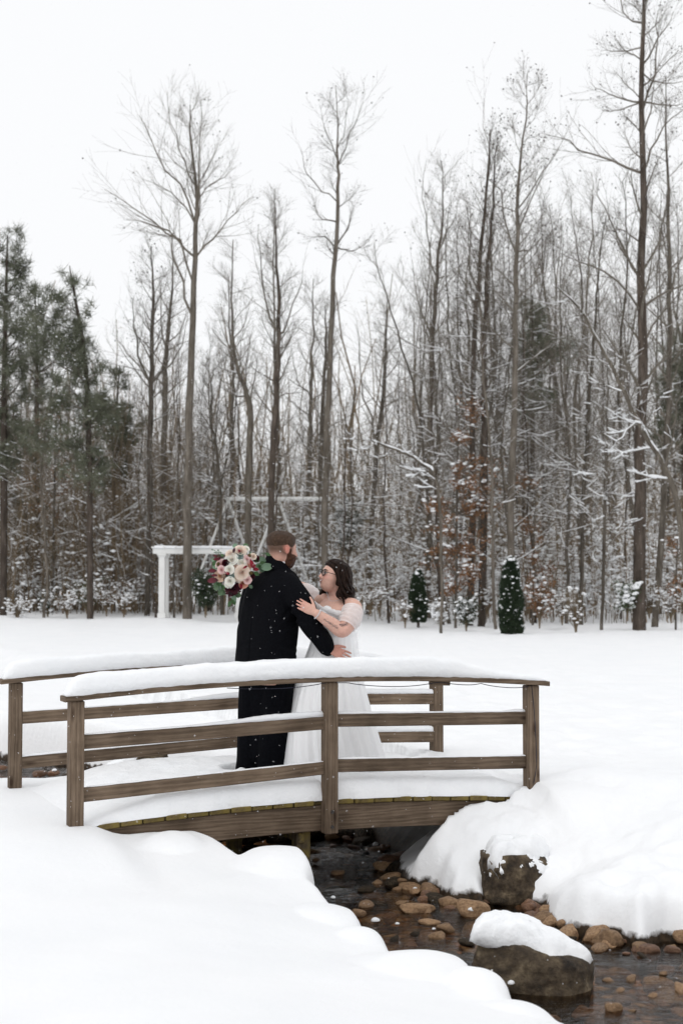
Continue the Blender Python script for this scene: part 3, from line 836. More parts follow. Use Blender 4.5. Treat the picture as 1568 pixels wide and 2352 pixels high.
# ================================================================ footbridge
bridge = empty('footbridge', (BL[0] + BU[0] * BLEN / 2 + BV[0] * BWID / 2, BL[1] + BU[1] * BLEN / 2 + BV[1] * BWID / 2, 0), math.atan2(BU[1], BU[0]))
tag(bridge, 'small arched wooden footbridge with snow-laden railings over the stream', 'bridge')
HL, HW = BLEN / 2, BWID / 2
def t_of(x): return x / HL
def cap_z(x): return 0.95 - 0.068 * t_of(x) ** 2           # underside of the cap plank
def deck_z(x): return 0.112 - 0.075 * t_of(x) ** 2         # underside of the deck boards
def str_z(x): return -0.062 - 0.075 * t_of(x) ** 2         # underside of the stringer

def bevel_box(sx, sy, sz, bev=0.006, seed=0, seg=1):
    bm = bmesh.new()
    bmesh.ops.create_cube(bm, size=1.0)
    for v in bm.verts:
        v.co.x *= sx; v.co.y *= sy; v.co.z *= sz
    bmesh.ops.bevel(bm, geom=list(bm.edges), offset=bev, segments=seg, affect='EDGES', profile=0.6)
    me = bpy.data.meshes.new('board')
    bm.to_mesh(me); bm.free()
    return me
def board(name, p0, p1, h, th, m='wood', parent=bridge, bev=.005, roll=0.0):
    """a straight board from p0 to p1 (bridge space), h tall, th thick; local X is the grain"""
    p0, p1 = Vector(p0), Vector(p1)
    d = p1 - p0
    o = link(name, bevel_box(d.length, th, h, bev), M[m], parent)
    o.location = (p0 + p1) / 2
    o.rotation_euler = (roll, -math.atan2(d.z, math.hypot(d.x, d.y)), math.atan2(d.y, d.x))
    return o
def arc_board(name, x0, x1, y0, y1, zb, zt, m='wood', n=28, parent=bridge):
    xs = np.linspace(x0, x1, n)
    rings = np.array([[(x, y0, zb(x)), (x, y1, zb(x)), (x, y1, zt(x)), (x, y0, zt(x))] for x in xs])
    b_ = 0.004
    r2 = []
    for r in rings:
        c = r.mean(0); q = []
        for k in range(4):
            a, p, n_ = r[k - 1], r[k], r[(k + 1) % 4]
            q.append(p + (a - p) / np.linalg.norm(a - p) * b_); q.append(p + (n_ - p) / np.linalg.norm(n_ - p) * b_)
        r2.append(q)
    V, F = loft(np.array(r2))
    me = mk_mesh(name, V, F, smooth=False)
    return link(name, me, M[m], parent)

def snow_strip(name, xs, yc, w, z0, h, parent=bridge, seed=0, ns=14, end=(.12, .12), sag=0.0, lump=1.0, close=True):
    """a ridge of snow lying along a board: half-width w, height h(x), seated on z0(x)"""
    rings = []
    L = xs[-1] - xs[0]
    for x in xs:
        e = min(1, math.sqrt(max(1e-4, min((x - xs[0]) / end[0], 1) * (2 - min((x - xs[0]) / end[0], 1)))), math.sqrt(max(1e-4, min((xs[-1] - x) / end[1], 1) * (2 - min((xs[-1] - x) / end[1], 1)))))
        hh = h(x) * (.08 + .92 * e)
        a = np.linspace(0, PI, ns)
        ca, sa = np.cos(a), np.sin(a)
        yy = yc + w * (.82 + .18 * e) * np.sign(ca) * np.abs(ca) ** .45 * (1 + .06 * np.sin(a))
        zz = z0(x) + hh * np.abs(sa) ** .55
        r = np.stack([np.full(ns, x), yy, zz], 1)
        rings.append(r)
    rings = np.array(rings)
    base = rings.copy(); 
    nn = rings - np.stack([rings[..., 0], np.full(rings.shape[:2], yc), np.array([[z0(x)] * ns for x in xs])], -1)
    nn /= np.linalg.norm(nn, axis=2, keepdims=True) + 1e-9
    edge = np.clip(np.sin(np.linspace(0, PI, ns)), 0, 1)[None, :]
    amp = lump * (.022 * fbm(rings * np.array((2.2, 4, 4)) + seed * 3.1, 3, seed) * (.3 + .7 * edge) + .005 * fbm(rings * 26 + seed, 2, seed + 2))
    rings = rings + nn * amp[..., None]
    # ragged lower lip
    lip = .003 * lump * vnoise(np.stack([xs * 24, xs * 0 + seed, xs * 0], 1), seed)
    rings[:, 0, 2] += lip; rings[:, -1, 2] += lip
    V, F = loft(rings)
    return link(name, mk_mesh(name, V, F), M['snow'], parent)

PW = 0.092                                                  # post section
def post(x, y, zb, zt, front, bolts=False):
    o = board('post', (x, y, zb), (x, y, zt), PW, PW * 1.0, 'wood', bev=.007)
    if bolts:
        for zz in bolts:
            bm = bmesh.new()
            bmesh.ops.create_cone(bm, cap_ends=True, segments=12, radius1=.013, radius2=.011, depth=.008)
            me = bpy.data.meshes.new('bolt'); bm.to_mesh(me); bm.free()
            s = link('bolt', me, M['iron'], o)
            s.matrix_local = o.matrix_basis.inverted() @ (Matrix.Translation((x, y - front * (PW / 2 + .002), zz)) @ Matrix.Rotation(PI / 2, 4, 'X'))
    return o
M['iron'] = noise_mat('iron', [(0.3, (0.02, 0.018, 0.017)), (0.7, (0.06, 0.05, 0.045))], scale=30, rough=0.5, spec=0.5)
YN, YF = -HW - .0, HW + .0
XM = -0.04 + 0.0
xl, xr = -HL, HL
um = float(((np.array((-0.08, 9.71)) - BL) @ BU)) - HL      # mid post
posts_near = [xl, um, xr]
posts_far = [xl - .03, um + .15, xr + .17]
for k, x in enumerate(posts_near):
    zb = str_z(x) - .01 if k == 1 else -.35
    post(x, YN, zb, cap_z(x) - .003, 1, [deck_z(x) - .035, deck_z(x) - .135] if k == 1 else False)
for k, x in enumerate(posts_far):
    post(x, YF, str_z(x) - .01 if k == 1 else -.35, cap_z(x) - .003, -1)
# stringers and deck
arc_board('stringer', xl + .02, xr + .1, YN + PW / 2 + .003, YN + PW / 2 + .043, str_z, lambda x: deck_z(x) - .002)
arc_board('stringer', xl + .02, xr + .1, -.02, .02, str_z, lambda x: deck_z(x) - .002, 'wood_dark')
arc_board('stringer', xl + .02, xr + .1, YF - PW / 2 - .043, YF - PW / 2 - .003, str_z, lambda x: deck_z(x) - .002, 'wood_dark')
nb_ = 23
bw = (BLEN + .1) / nb_
dk_me = {}
for k in range(nb_):
    x = xl - .0 + bw * (k + .5)
    near_post = any(abs(x - p) < bw * .5 + PW / 2 for p in posts_near)
    y0 = YN + PW / 2 + .004 if near_post else YN + PW / 2 - .022 - .008 * (k % 3 == 1)
    slope = -math.atan(-2 * .075 * x / HL ** 2)
    o = link('deck_board', bevel_box(YF - .05 - y0, bw - .008, .034, .005), M['wood_moss'], bridge)
    o.location = (x, (YF - .05 + y0) / 2, deck_z(x) + .019)
    o.rotation_euler = (0, 0, PI / 2)
    o.rotation_euler = (Matrix.Rotation(slope, 3, 'Y') @ Matrix.Rotation(PI / 2, 3, 'Z')).to_euler()
# rails: two boards in each bay, fixed to the inner face of the posts
RZ = {0: [(xl, .66 - .045, .328 - .045), (um, .716 - .045, .413 - .045)], 1: [(um, .73 - .045, .424 - .045), (xr, .687 - .045, .370 - .045)]}
def rails(ps, y, sgn):
    yi = y + sgn * (PW / 2 + .0205) * 0.28
    for b_ in (0, 1):
        (xa, ha, la), (xb, hb, lb) = RZ[b_]
        pa, pb = ps[b_], ps[b_ + 1]
        for (za, zb) in ((ha, hb), (la, lb)):
            board('rail', (pa + PW / 2 - .012, yi, za), (pb - PW / 2 + .012, yi, zb), .089, .038, 'wood')
rails(posts_near, YN, 1)
rails(posts_far, YF, -1)
# cap planks
CAPW = .075
for (y, x0, x1) in ((YN, xl - .085, xr + .115), (YF, xl - .15, posts_far[2] + .12)):
    arc_board('cap_rail', x0, x1, y - CAPW, y + CAPW, lambda x: cap_z(x), lambda x: cap_z(x) + .034, 'wood')
# support posts under the bridge
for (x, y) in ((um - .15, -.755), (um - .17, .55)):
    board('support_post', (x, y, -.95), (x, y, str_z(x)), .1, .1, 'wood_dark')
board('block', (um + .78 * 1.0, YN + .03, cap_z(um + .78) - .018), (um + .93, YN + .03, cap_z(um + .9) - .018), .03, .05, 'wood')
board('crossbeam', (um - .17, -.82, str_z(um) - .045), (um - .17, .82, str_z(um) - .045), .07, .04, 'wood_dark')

# snow on the bridge
caps = np.linspace(xl - .075, xr + .10, 110)
snow_strip('cap_snow', caps, YN, CAPW + .002, lambda x: cap_z(x) + .033, lambda x: .118 - .07 * smoothstep(xr - .9, xr + .1, x) + .012 * math.sin(x * 2.1), seed=1, end=(.14, .5))
caps = np.linspace(xl - .13, posts_far[2] + .1, 110)
snow_strip('cap_snow', caps, YF, CAPW + .002, lambda x: cap_z(x) + .033, lambda x: .118 + .02 * smoothstep(-.6, .6, x) - .08 * smoothstep(xr - .9, xr + .1, x), seed=2, end=(.1, .5))
def rail_snow(ps, y, sgn, b_, hi, x0, x1, h, seed):
    (xa, ha, la), (xb, hb, lb) = RZ[b_]
    za, zb = (ha, hb) if hi else (la, lb)
    pa, pb = ps[b_], ps[b_ + 1]
    f = lambda x: za + (zb - za) * (x - pa) / (pb - pa) + .0445
    xs = np.linspace(pa + (pb - pa) * x0 + .03, pa + (pb - pa) * x1 - .03, 70)
    snow_strip('rail_snow', xs, y + sgn * .0187, .0185, f, h, seed=seed, end=(.08, .03), lump=.4, ns=9)
rail_snow(posts_near, YN, 1, 0, True, .0, 1.0, lambda x: .006 + .030 * float(smoothstep(-1.0, -.3, x)), 11)
rail_snow(posts_near, YN, 1, 0, False, .03, 1.0, lambda x: .006, 12)
rail_snow(posts_near, YN, 1, 1, True, .0, 1.0, lambda x: .008 + .02 * float(smoothstep(xr - .25, xr - .1, x)), 13)
rail_snow(posts_near, YN, 1, 1, False, .0, 1.0, lambda x: .008, 14)
rail_snow(posts_far, YF, -1, 0, True, .0, 1.0, lambda x: .006 + .03 * float(smoothstep(-.5, .0, x)), 15)
rail_snow(posts_far, YF, -1, 0, False, .0, 1.0, lambda x: .008, 16)
rail_snow(posts_far, YF, -1, 1, True, .0, 1.0, lambda x: .04, 17)
rail_snow(posts_far, YF, -1, 1, False, .3, 1.0, lambda x: .045, 18)

# snow lying on the deck, trodden where the couple stand
def to_bridge(x, y):
    u, v = bridge_uv(np.asarray(x, float), np.asarray(y, float))
    return u - HL, v - HW
TROD = []                                                  # filled with (x, y, rx, ry, depth) in bridge space
def deck_snow_top(x, y):
    p = np.stack([x, y, 0 * x], -1)
    z = .112 - .075 * (x / HL) ** 2 + .036 + .125 + .018 * fbm(p * 2.5, 3, 90) + .006 * fbm(p * 14, 3, 91)
    for (cx, cy, rx, ry, d) in TROD:
        r = ((x - cx) / rx) ** 2 + ((y - cy) / ry) ** 2
        z = z - d * smoothstep(1.25, .75, r) + .25 * d * np.exp(-((np.sqrt(r) - 1.3) / .25) ** 2)
    return z
def make_deck_snow():
    for b_, (x0, x1) in enumerate(((xl - .12, um - .005), (um + .005, xr + .35))):
        xs = np.linspace(x0, x1, 110)
        vv = np.linspace(-1, 1, 90)
        X, Vv = np.meshgrid(xs, vv, indexing='ij')
        ya, yb = YN + PW / 2 - .024, YF - PW / 2 - .02
        Y = ya + (yb - ya) * (Vv + 1) / 2
        wav = .012 * vnoise(np.stack([X * 9, Y * 0 + b_, X * 0], -1), 95)
        Y = Y + np.where(Vv < 0, wav, -wav) * (np.abs(Vv) > .9)
        top = deck_snow_top(X, Y)
        basez = .112 - .075 * (X / HL) ** 2 + .037
        dist = np.minimum(Y - ya, yb - Y)
        e1 = np.clip(dist / .075, 0, 1)
        rnd = np.sqrt(np.clip(1 - (1 - e1) ** 2, 0, 1)) ** .8
        dx = np.minimum(X - x0, 1e3 if b_ == 1 else x1 - X) if b_ == 0 else np.minimum(X - x0, x1 - X)
        ex = np.clip(np.where(X - x0 < x1 - X, (X - x0) / (.8 if b_ == 0 else .05), (x1 - X) / (.05 if b_ == 0 else .7)), 0, 1)
        # the joint at the mid post only shows at the near and far lips
        lip = smoothstep(.35, .1, dist)
        joint = (np.where(X > (x0 + x1) / 2, b_ == 0, b_ == 1))
        rx_ = np.sqrt(np.clip(1 - (1 - ex) ** 2, 0, 1))
        rx_ = np.where(joint, rx_, smoothstep(0, 1, ex) * .97 + .03)
        rx_ = np.where(joint, 1 - (1 - rx_) * lip, rx_)
        Z = basez + (top - basez) * rnd * rx_
        idx = np.arange(X.size).reshape(X.shape)
        q = np.stack([idx[:-1, :-1], idx[1:, :-1], idx[1:, 1:], idx[:-1, 1:]], -1).reshape(-1, 4)
        V = np.stack([X, Y, Z], -1).reshape(-1, 3)
        VB = np.stack([X, Y, basez - .0], -1)
        # skirt closing the sheet down to the boards
        rim = np.concatenate([idx[:, 0], idx[-1, 1:], idx[::-1, -1][1:], idx[0, ::-1][1:-1]])
        low = V[rim].copy(); low[:, 2] = basez.ravel()[rim] - .004
        n0 = len(V)
        li = n0 + np.arange(len(rim))
        sk = np.stack([rim, li, np.roll(li, -1), np.roll(rim, -1)], -1)
        me = mk_mesh('deck_snow', np.concatenate([V, low]), [np.concatenate([q, sk])])
        link('deck_snow', me, M['snow'], bridge)

# thin dark cable slung under the cap plank and down the right post
cab = []
def sag(xa, xb, d, n=14):
    return [(xa + (xb - xa) * t, YN - .045 + .015 * math.sin(t * 7), cap_z(xa + (xb - xa) * t) - .008 - d * 4 * t * (1 - t)) for t in np.linspace(0, 1, n)]
cab += sag(um - .75, um - .05, .022) + sag(um + .1, um + .8, .03) + sag(um + .85, um + 1.15, .012) + sag(um + 1.15, xr - .02, .02)
cab += [(xr - .02, YN - .05, .86), (xr - .0, YN - .055, .6), (xr + .01, YN - .055, .35), (xr + .005, YN - .055, .27), (xr - .015, YN - .055, .18)]
cp = spline(cab, 160)
V, F = tubes(cp[None], np.full((1, 160), .0028), 5)
M['cable'] = noise_mat('cable', [(0.3, (0.012, 0.012, 0.02)), (0.7, (0.03, 0.03, 0.05))], scale=20, rough=0.5)
o = link('cable', mk_mesh('cable', V, F), M['cable'], None, bridge.location, bridge.rotation_euler)
tag(o, 'thin dark cable sagging under the near cap rail and down the right post', 'cable')
# ================================================================ growth helpers
def norm(v): return v / (np.linalg.norm(v, axis=-1, keepdims=True) + 1e-9)

def sprout(rg, P, R, n, t0, t1, ang, angv, lf, K, up, wig, rfac, rmin, taper=.6, lmin=.15, tend=.25):
    """n children on each of the parent polylines (all at once)"""
    N, Kp, _ = P.shape
    t = t0 + (t1 - t0) * (np.arange(n)[None, :] + rg.random((N, n))) / n
    f = np.clip(t * (Kp - 1), 0, Kp - 1.001)
    i = f.astype(int); fr = (f - i)[..., None]
    rows = np.arange(N)[:, None]
    pos = P[rows, i] * (1 - fr) + P[rows, i + 1] * fr
    rad = R[rows, i] * (1 - fr[..., 0]) + R[rows, i + 1] * fr[..., 0]
    tan = norm(P[rows, i + 1] - P[rows, i])
    L = np.linalg.norm(np.diff(P, axis=1), axis=2).sum(1)[:, None]
    az = np.arange(n)[None, :] * 2.4 + rg.random((N, 1)) * 6.28 + rg.normal(0, .5, (N, n))
    ref = np.where(np.abs(tan[..., 2:3]) > .9, np.array((1.0, 0, 0)), np.array((0, 0, 1.0)))
    a = norm(np.cross(tan, ref)); b = np.cross(tan, a)
    th = np.clip(rg.normal(ang, angv, (N, n)), .15, 1.7)[..., None]
    d = np.cos(th) * tan + np.sin(th) * (a * np.cos(az)[..., None] + b * np.sin(az)[..., None])
    ln = np.maximum(lmin, L * lf * (1 - taper * (t - t0) / max(1e-6, t1 - t0)) * rg.uniform(.6, 1.25, (N, n)))
    M_ = N * n
    d = d.reshape(M_, 3); cur = pos.reshape(M_, 3); ln = ln.reshape(M_, 1)
    out = [cur]
    for k in range(1, K):
        d = norm(d + np.array((0, 0, up)) + rg.normal(0, wig, (M_, 3)))
        cur = cur + d * ln / (K - 1)
        out.append(cur)
    Pc = np.stack(out, 1)
    r0 = np.maximum(rad.reshape(M_, 1) * rfac, rmin)
    Rc = r0 * np.linspace(1, tend, K)[None, :]
    return Pc, np.maximum(Rc, rmin * .6)

def leaves(rg, C, N_, size, flat=.0):
    """small diamond leaves at the points C"""
    n = len(C)
    d = norm(rg.normal(size=(n, 3)) * np.array((1, 1, 1 - flat)))
    s = norm(np.cross(d, rg.normal(size=(n, 3))))
    L = (rg.uniform(.6, 1.2, (n, 1)) * size)
    V = np.stack([C - d * L * .5, C + s * L * .28, C + d * L * .5, C - s * L * .28], 1).reshape(-1, 3)
    return V, np.arange(n * 4).reshape(-1, 4)

# ================================================================ woods
M['bark'] = noise_mat('bark', [(0.3, (0.05, 0.042, 0.034)), (0.55, (0.13, 0.113, 0.093)), (0.75, (0.24, 0.213, 0.182))], scale=3, detail=8, rough=0.9, spec=0.1, stretch=(3, 3, .5), rand=0.22)
M['bark_pale'] = noise_mat('bark_pale', [(0.3, (0.075, 0.063, 0.05)), (0.55, (0.15, 0.13, 0.108)), (0.75, (0.25, 0.225, 0.195))], scale=3, detail=8, rough=0.9, spec=0.1, stretch=(3, 3, .6), rand=0.12)
M['bark_dark'] = noise_mat('bark_dark', [(0.3, (0.032, 0.026, 0.021)), (0.55, (0.085, 0.068, 0.056)), (0.75, (0.155, 0.128, 0.107))], scale=3, detail=8, rough=0.9, spec=0.1, stretch=(3, 3, .5), rand=0.15)
M['twig'] = noise_mat('twig', [(0.3, (0.11, 0.095, 0.077)), (0.7, (0.2, 0.178, 0.15))], scale=2, rough=0.9, spec=0.1, rand=0.2)
M['brush'] = noise_mat('brush', [(0.3, (0.12, 0.092, 0.062)), (0.55, (0.2, 0.155, 0.105)), (0.75, (0.29, 0.21, 0.14))], scale=0.25, detail=3, rough=0.9, spec=0.1, coord='Object')
M['seed'] = noise_mat('seed_pod', [(0.3, (0.03, 0.024, 0.02)), (0.7, (0.06, 0.045, 0.036))], scale=3, rough=0.9, spec=0.1)
M['needle'] = noise_mat('pine_needle', [(0.3, (0.085, 0.095, 0.065)), (0.7, (0.17, 0.175, 0.125))], scale=1.2, rough=0.7, spec=0.2)
M['leaf_ever'] = noise_mat('evergreen_leaf', [(0.3, (0.012, 0.024, 0.012)), (0.7, (0.04, 0.06, 0.03))], scale=4, rough=0.6, spec=0.3)
M['leaf_green'] = noise_mat('shrub_leaf', [(0.3, (0.03, 0.055, 0.025)), (0.7, (0.09, 0.12, 0.05))], scale=4, rough=0.6, spec=0.3)
M['leaf_rust'] = noise_mat('dry_beech_leaf', [(0.3, (0.15, 0.075, 0.038)), (0.7, (0.28, 0.15, 0.08))], scale=2.5, rough=0.8, spec=0.15)

def branch_snow(rg, levels, zmax, amt, thick=1.0, zfade=6.0, extra=.012, force=False):
    """snow lying along the upper side of the flatter branches"""
    parts = []
    for P, R in levels:
        N, K, _ = P.shape
        if K < 2: continue
        T = norm(np.gradient(P, axis=1))
        flat = np.clip((.965 - np.abs(T[..., 2])) * 6, 0, .8) if force else np.clip(1.15 - np.abs(T[..., 2]) * 1.25, 0, 1)
        keep = (rg.random(N) < amt * np.clip(1.1 - (P[:, K // 2, 2] / zmax) ** 2, .02, 1)) & (flat.mean(1) > .28) | force
        if not keep.any(): continue
        Pk, Rk, fk = P[keep], R[keep], flat[keep]
        low = np.clip(1.9 - Pk[..., 2] / 6.0, .35, 1.9)
        rs_ = (Rk * .75 + extra * low) * fk * thick * np.clip(rg.normal(1, .35, Rk.shape), .15, 2)
        Pk = Pk + np.array((0, 0, 1.0)) * (Rk * .75 + rs_ * .35)[..., None]
        parts.append(tubes(Pk, rs_, 4 if K > 5 else 3))
    return parts

def crown_levels(rg, trunk, tr, n1, t0, l1, ang1=.85, up1=.07, n2=7, n3=6, l2=.55, l3=.55, rf=.33, twig=.0032, extra=None):
    P0, R0 = trunk[None], tr[None]
    lv = []
    P1, R1 = sprout(rg, P0, R0, n1, t0, .985, ang1, .16, l1, 8, up1, .10, rf, .012, taper=.72, lmin=.5)
    if extra is not None:
        P1 = np.concatenate([P1, extra[0]]); R1 = np.concatenate([R1, extra[1]])
    P2, R2 = sprout(rg, P1, R1, n2, .18, .98, .66, .2, l2, 5, .09, .085, .42, twig * 1.3, taper=.5, lmin=.4)
    P3, R3 = sprout(rg, P2, R2, n3, .12, .98, .62, .22, l3, 3, .08, .09, .5, twig, taper=.35, lmin=.3)
    return [(P1, R1), (P2, R2), (P3, R3)]

def tree_meshes(rg, trunk, tr, lv, snow=0.5, seeds=0.0, zmax=None, thick=1.0, sides=8, trunk_snow=False):
    h = trunk[-1, 2] - trunk[0, 2]
    tv = tubes(trunk[None], tr[None], sides)
    tme = mk_mesh('trunk', *tv)
    cv = join([tubes(P, R, 4 if k == 0 else 3) for k, (P, R) in enumerate(lv)])
    cme = mk_mesh('crown', *cv)
    out = {'trunk': tme, 'crown': cme}
    sp = (branch_snow(rg, [(trunk[None], tr[None])], 99, 1, thick * .8, force=True) if trunk_snow else []) + branch_snow(rg, lv[:2], zmax or h, snow, thick) + branch_snow(rg, lv[2:], zmax or h, snow * .35, thick)
    if sp:
        out['snow'] = mk_mesh('branch_snow', *join(sp))
    if seeds:
        P3 = lv[2][0]
        k = rg.random(len(P3)) < seeds
        C = P3[k, -1]
        out['seed'] = mk_mesh('seed_pods', *blobs(C, rg.uniform(.018, .034, len(C)), OCT))
    return out

def place_tree(name, ms, loc, rz=0, sc=1.0, bark='bark', label='', group=None, twig='twig', cat='tree'):
    e = empty(name, loc, rz, 1.0)
    e.scale = (sc, sc, sc)
    if not ms['trunk'].materials: ms['trunk'].materials.append(M[bark])
    if not ms['crown'].materials: ms['crown'].materials.append(M[twig])
    link('trunk', ms['trunk'], None, e)
    c = link('crown', ms['crown'], None, e)
    if 'snow' in ms:
        if not ms['snow'].materials: ms['snow'].materials.append(M['snow_clump'])
        s = link('branch_snow', ms['snow'], None, c); s['kind'] = 'stuff'
    if 'seed' in ms:
        if not ms['seed'].materials: ms['seed'].materials.append(M['seed'])
        s = link('seed_pods', ms['seed'], None, c); s['kind'] = 'stuff'
    tag(e, label, cat, group)
    return e

def hero(name, y, trunk_px, branches_px, label, n1=26, t0=.35, l1=.2, snow=.5, seeds=0, bark='bark', seed=1, n2=7, n3=5, ang1=.85, up1=.07, twig='twig', wscale=1.0, thick=1.0, group=None, rf=.33, trunk_snow=False):
    """trunk_px: (x, y, width) in the photo, base first; branches_px: lists of (x, y) with a depth drift"""
    rg = np.random.default_rng(seed)
    pts = np.array([W(p[0], p[1], y) for p in trunk_px])
    base = pts[0].copy(); base[2] = float(fz(base[0], y))
    pts[0] = base
    pts = np.concatenate([[base - np.array((0, 0, .3))], pts])
    dy = np.cumsum(rg.normal(0, .12, len(pts))); dy[0:2] = 0
    pts[:, 1] += dy
    rad = np.array([trunk_px[0][2] * 1.15] + [p[2] for p in trunk_px]) * y / FPX / 2 * wscale * .9
    K = 26
    sp = spline(np.concatenate([pts, rad[:, None]], 1), K)
    tr = np.maximum(sp[:, 3], .012); trunk = sp[:, :3] - base
    bend = np.cumsum(np.cumsum(rg.normal(0, 1, (K - 2, 2)), 0), 0); bend -= np.linspace(0, 1, K - 2)[:, None] * bend[-1]
    trunk[2:, :2] += bend / (np.abs(bend).max() + 1e-6) * .14 + rg.normal(0, .02, (K - 2, 2))
    ex = None
    if branches_px:
        EP, ER = [], []
        for br in branches_px:
            q = np.array([W(b[0], b[1], y) for b in br]) - base
            i0 = np.argmin(np.abs(trunk[:, 2] - q[0][2])); q[0] = trunk[i0]
            ln = np.linalg.norm(q[-1] - q[0])
            q[:, 1] += np.linspace(0, 1, len(q)) * rg.normal(0, .35) * ln
            q = spline(q, 8); q[1:-1] += rg.normal(0, .015 * ln, (6, 3))
            EP.append(q); ER.append(np.linspace(1, .15, 8) * min(tr[i0] * .5, .018 + .0085 * ln))
        ex = (np.array(EP), np.array(ER))
    lv = crown_levels(rg, trunk, tr, n1, t0, l1, ang1, up1, n2, n3, extra=ex, rf=rf)
    ms = tree_meshes(rg, trunk, tr, lv, snow, seeds, thick=thick, trunk_snow=trunk_snow)
    return place_tree(name, ms, base, bark=bark, label=label, group=group, twig=twig)

GRP_EDGE = 'bare trees at the edge of the woods'
hero('bare_tree', 45.5, [(430, 1392, 24), (434, 1180, 22), (438, 1000, 20), (444, 800, 17), (447, 600, 13), (449, 500, 11), (447, 420, 8), (440, 330, 5), (436, 240, 2)],
     [[(447, 640), (415, 560), (375, 520), (300, 470), (235, 425)], [(447, 620), (400, 545), (350, 520), (290, 515)], [(447, 610), (500, 545), (540, 510), (585, 478)], [(449, 520), (425, 480), (390, 450), (345, 440)],
      [(449, 505), (420, 440), (380, 390), (345, 330), (330, 290)], [(449, 500), (458, 420), (462, 330), (465, 235)], [(449, 450), (470, 420), (505, 390), (535, 350)], [(447, 430), (425, 370), (405, 310), (395, 240)], [(449, 480), (455, 440), (480, 400), (510, 330)],
      [(447, 600), (470, 560), (480, 535)], [(446, 700), (405, 600), (395, 520)]],
     'tall bare tree with a broad open crown rising behind the white arbor', n1=9, t0=.62, l1=.12, snow=.12, seeds=.05, bark='bark_pale', seed=2, n2=11, n3=6)
hero('bare_tree', 46, [(746, 1300, 19), (752, 1100, 17), (756, 900, 15), (760, 700, 13), (766, 520, 10), (772, 420, 8), (775, 370, 6), (775, 290, 3), (772, 200, 1.5)],
     [[(770, 470), (740, 440), (715, 410), (700, 380), (690, 340)], [(774, 400), (795, 330), (820, 270), (838, 215)], [(766, 540), (735, 500), (715, 450)], [(765, 560), (740, 540), (705, 545)], [(765, 560), (800, 520), (812, 470)], [(764, 580), (810, 575), (850, 550)],
      [(772, 380), (750, 320), (735, 270)], [(776, 360), (790, 310), (795, 250), (792, 205)]],
     'slender tall bare tree standing alone against the sky above the couple', n1=12, t0=.4, l1=.055, snow=.1, seeds=.04, bark='bark_pale', seed=3, n2=8, n3=6)
hero('bare_tree', 43, [(1465, 1372, 36), (1464, 1200, 32), (1463, 1000, 29), (1463, 800, 26), (1465, 600, 21), (1466, 400, 17), (1467, 200, 14), (1469, 60, 11), (1472, -80, 8), (1474, -220, 3)],
     [[(1466, 400), (1420, 370), (1350, 340), (1300, 310), (1260, 295)], [(1466, 380), (1500, 330), (1540, 270), (1575, 240)], [(1467, 190), (1500, 185), (1540, 190), (1590, 180)], [(1467, 240), (1520, 230), (1560, 225), (1600, 205)],
      [(1468, 85), (1440, 40), (1420, -20), (1400, -80)], [(1467, 70), (1490, 0), (1500, -60)], [(1467, 220), (1435, 215), (1400, 190), (1370, 150)], [(1466, 265), (1420, 250), (1385, 245)], [(1467, 130), (1420, 115), (1385, 100)], [(1467, 160), (1490, 120), (1530, 60), (1560, 0)], [(1466, 310), (1495, 200), (1510, 100), (1520, 0)],
      [(1464, 790), (1500, 740), (1545, 690), (1580, 640)], [(1463, 540), (1420, 530), (1370, 540)], [(1464, 650), (1430, 560), (1400, 480), (1385, 400)], [(1464, 700), (1400, 640), (1330, 610), (1280, 600)]],
     'tallest thick dark-barked tree near the right edge, hung with seed balls', n1=26, t0=.3, l1=.12, snow=.3, seeds=.16, bark='bark_dark', seed=4, n2=9, n3=7)
hero('bare_tree', 45, [(611, 1300, 18), (618, 1100, 16), (624, 930, 15), (630, 790, 12), (634, 700, 9), (633, 600, 6), (634, 480, 2)],
     [[(632, 780), (655, 740), (680, 680), (695, 620)], [(630, 760), (605, 680), (598, 600), (596, 520)], [(626, 930), (650, 905), (690, 900)], [(632, 800), (660, 790), (680, 740)]],
     'dark bare tree with a forked top directly above the groom', n1=24, t0=.4, l1=.12, snow=.3, bark='bark_dark', seed=5)
hero('bare_tree', 48, [(571, 1290, 17), (575, 1100, 17), (577, 950, 15), (568, 900, 12), (550, 840, 9), (540, 760, 7), (534, 650, 4), (530, 540, 2)],
     [[(576, 940), (582, 890), (592, 850), (596, 825)], [(545, 790), (560, 740), (570, 680)], [(548, 830), (520, 780), (500, 720)]],
     'bare tree with a broken stub and a crooked leader left of the groom', n1=20, t0=.45, l1=.13, snow=.35, seed=6)
hero('bare_tree', 48.5, [(337, 1340, 15), (340, 1120, 14), (343, 900, 13), (348, 780, 10), (352, 680, 7), (352, 570, 2)],
     [[(343, 880), (310, 830), (270, 785), (235, 740)], [(345, 870), (320, 800), (305, 740), (310, 680)], [(343, 890), (380, 850), (420, 800), (435, 730)], [(346, 850), (355, 760), (370, 690)]],
     'bare tree with wide low forks between the pine and the arbor', n1=26, t0=.42, l1=.14, snow=.3, seeds=.1, seed=7)
hero('bare_tree', 55, [(380, 1350, 18), (381, 1120, 16), (383, 900, 14), (390, 780, 10), (400, 690, 6), (405, 590, 2)],
     [[(385, 870), (378, 760), (372, 650)], [(388, 800), (420, 760), (435, 700)]], 'straight bare tree just left of the tall tree behind the arbor', n1=22, t0=.45, l1=.12, snow=.3, seed=8)
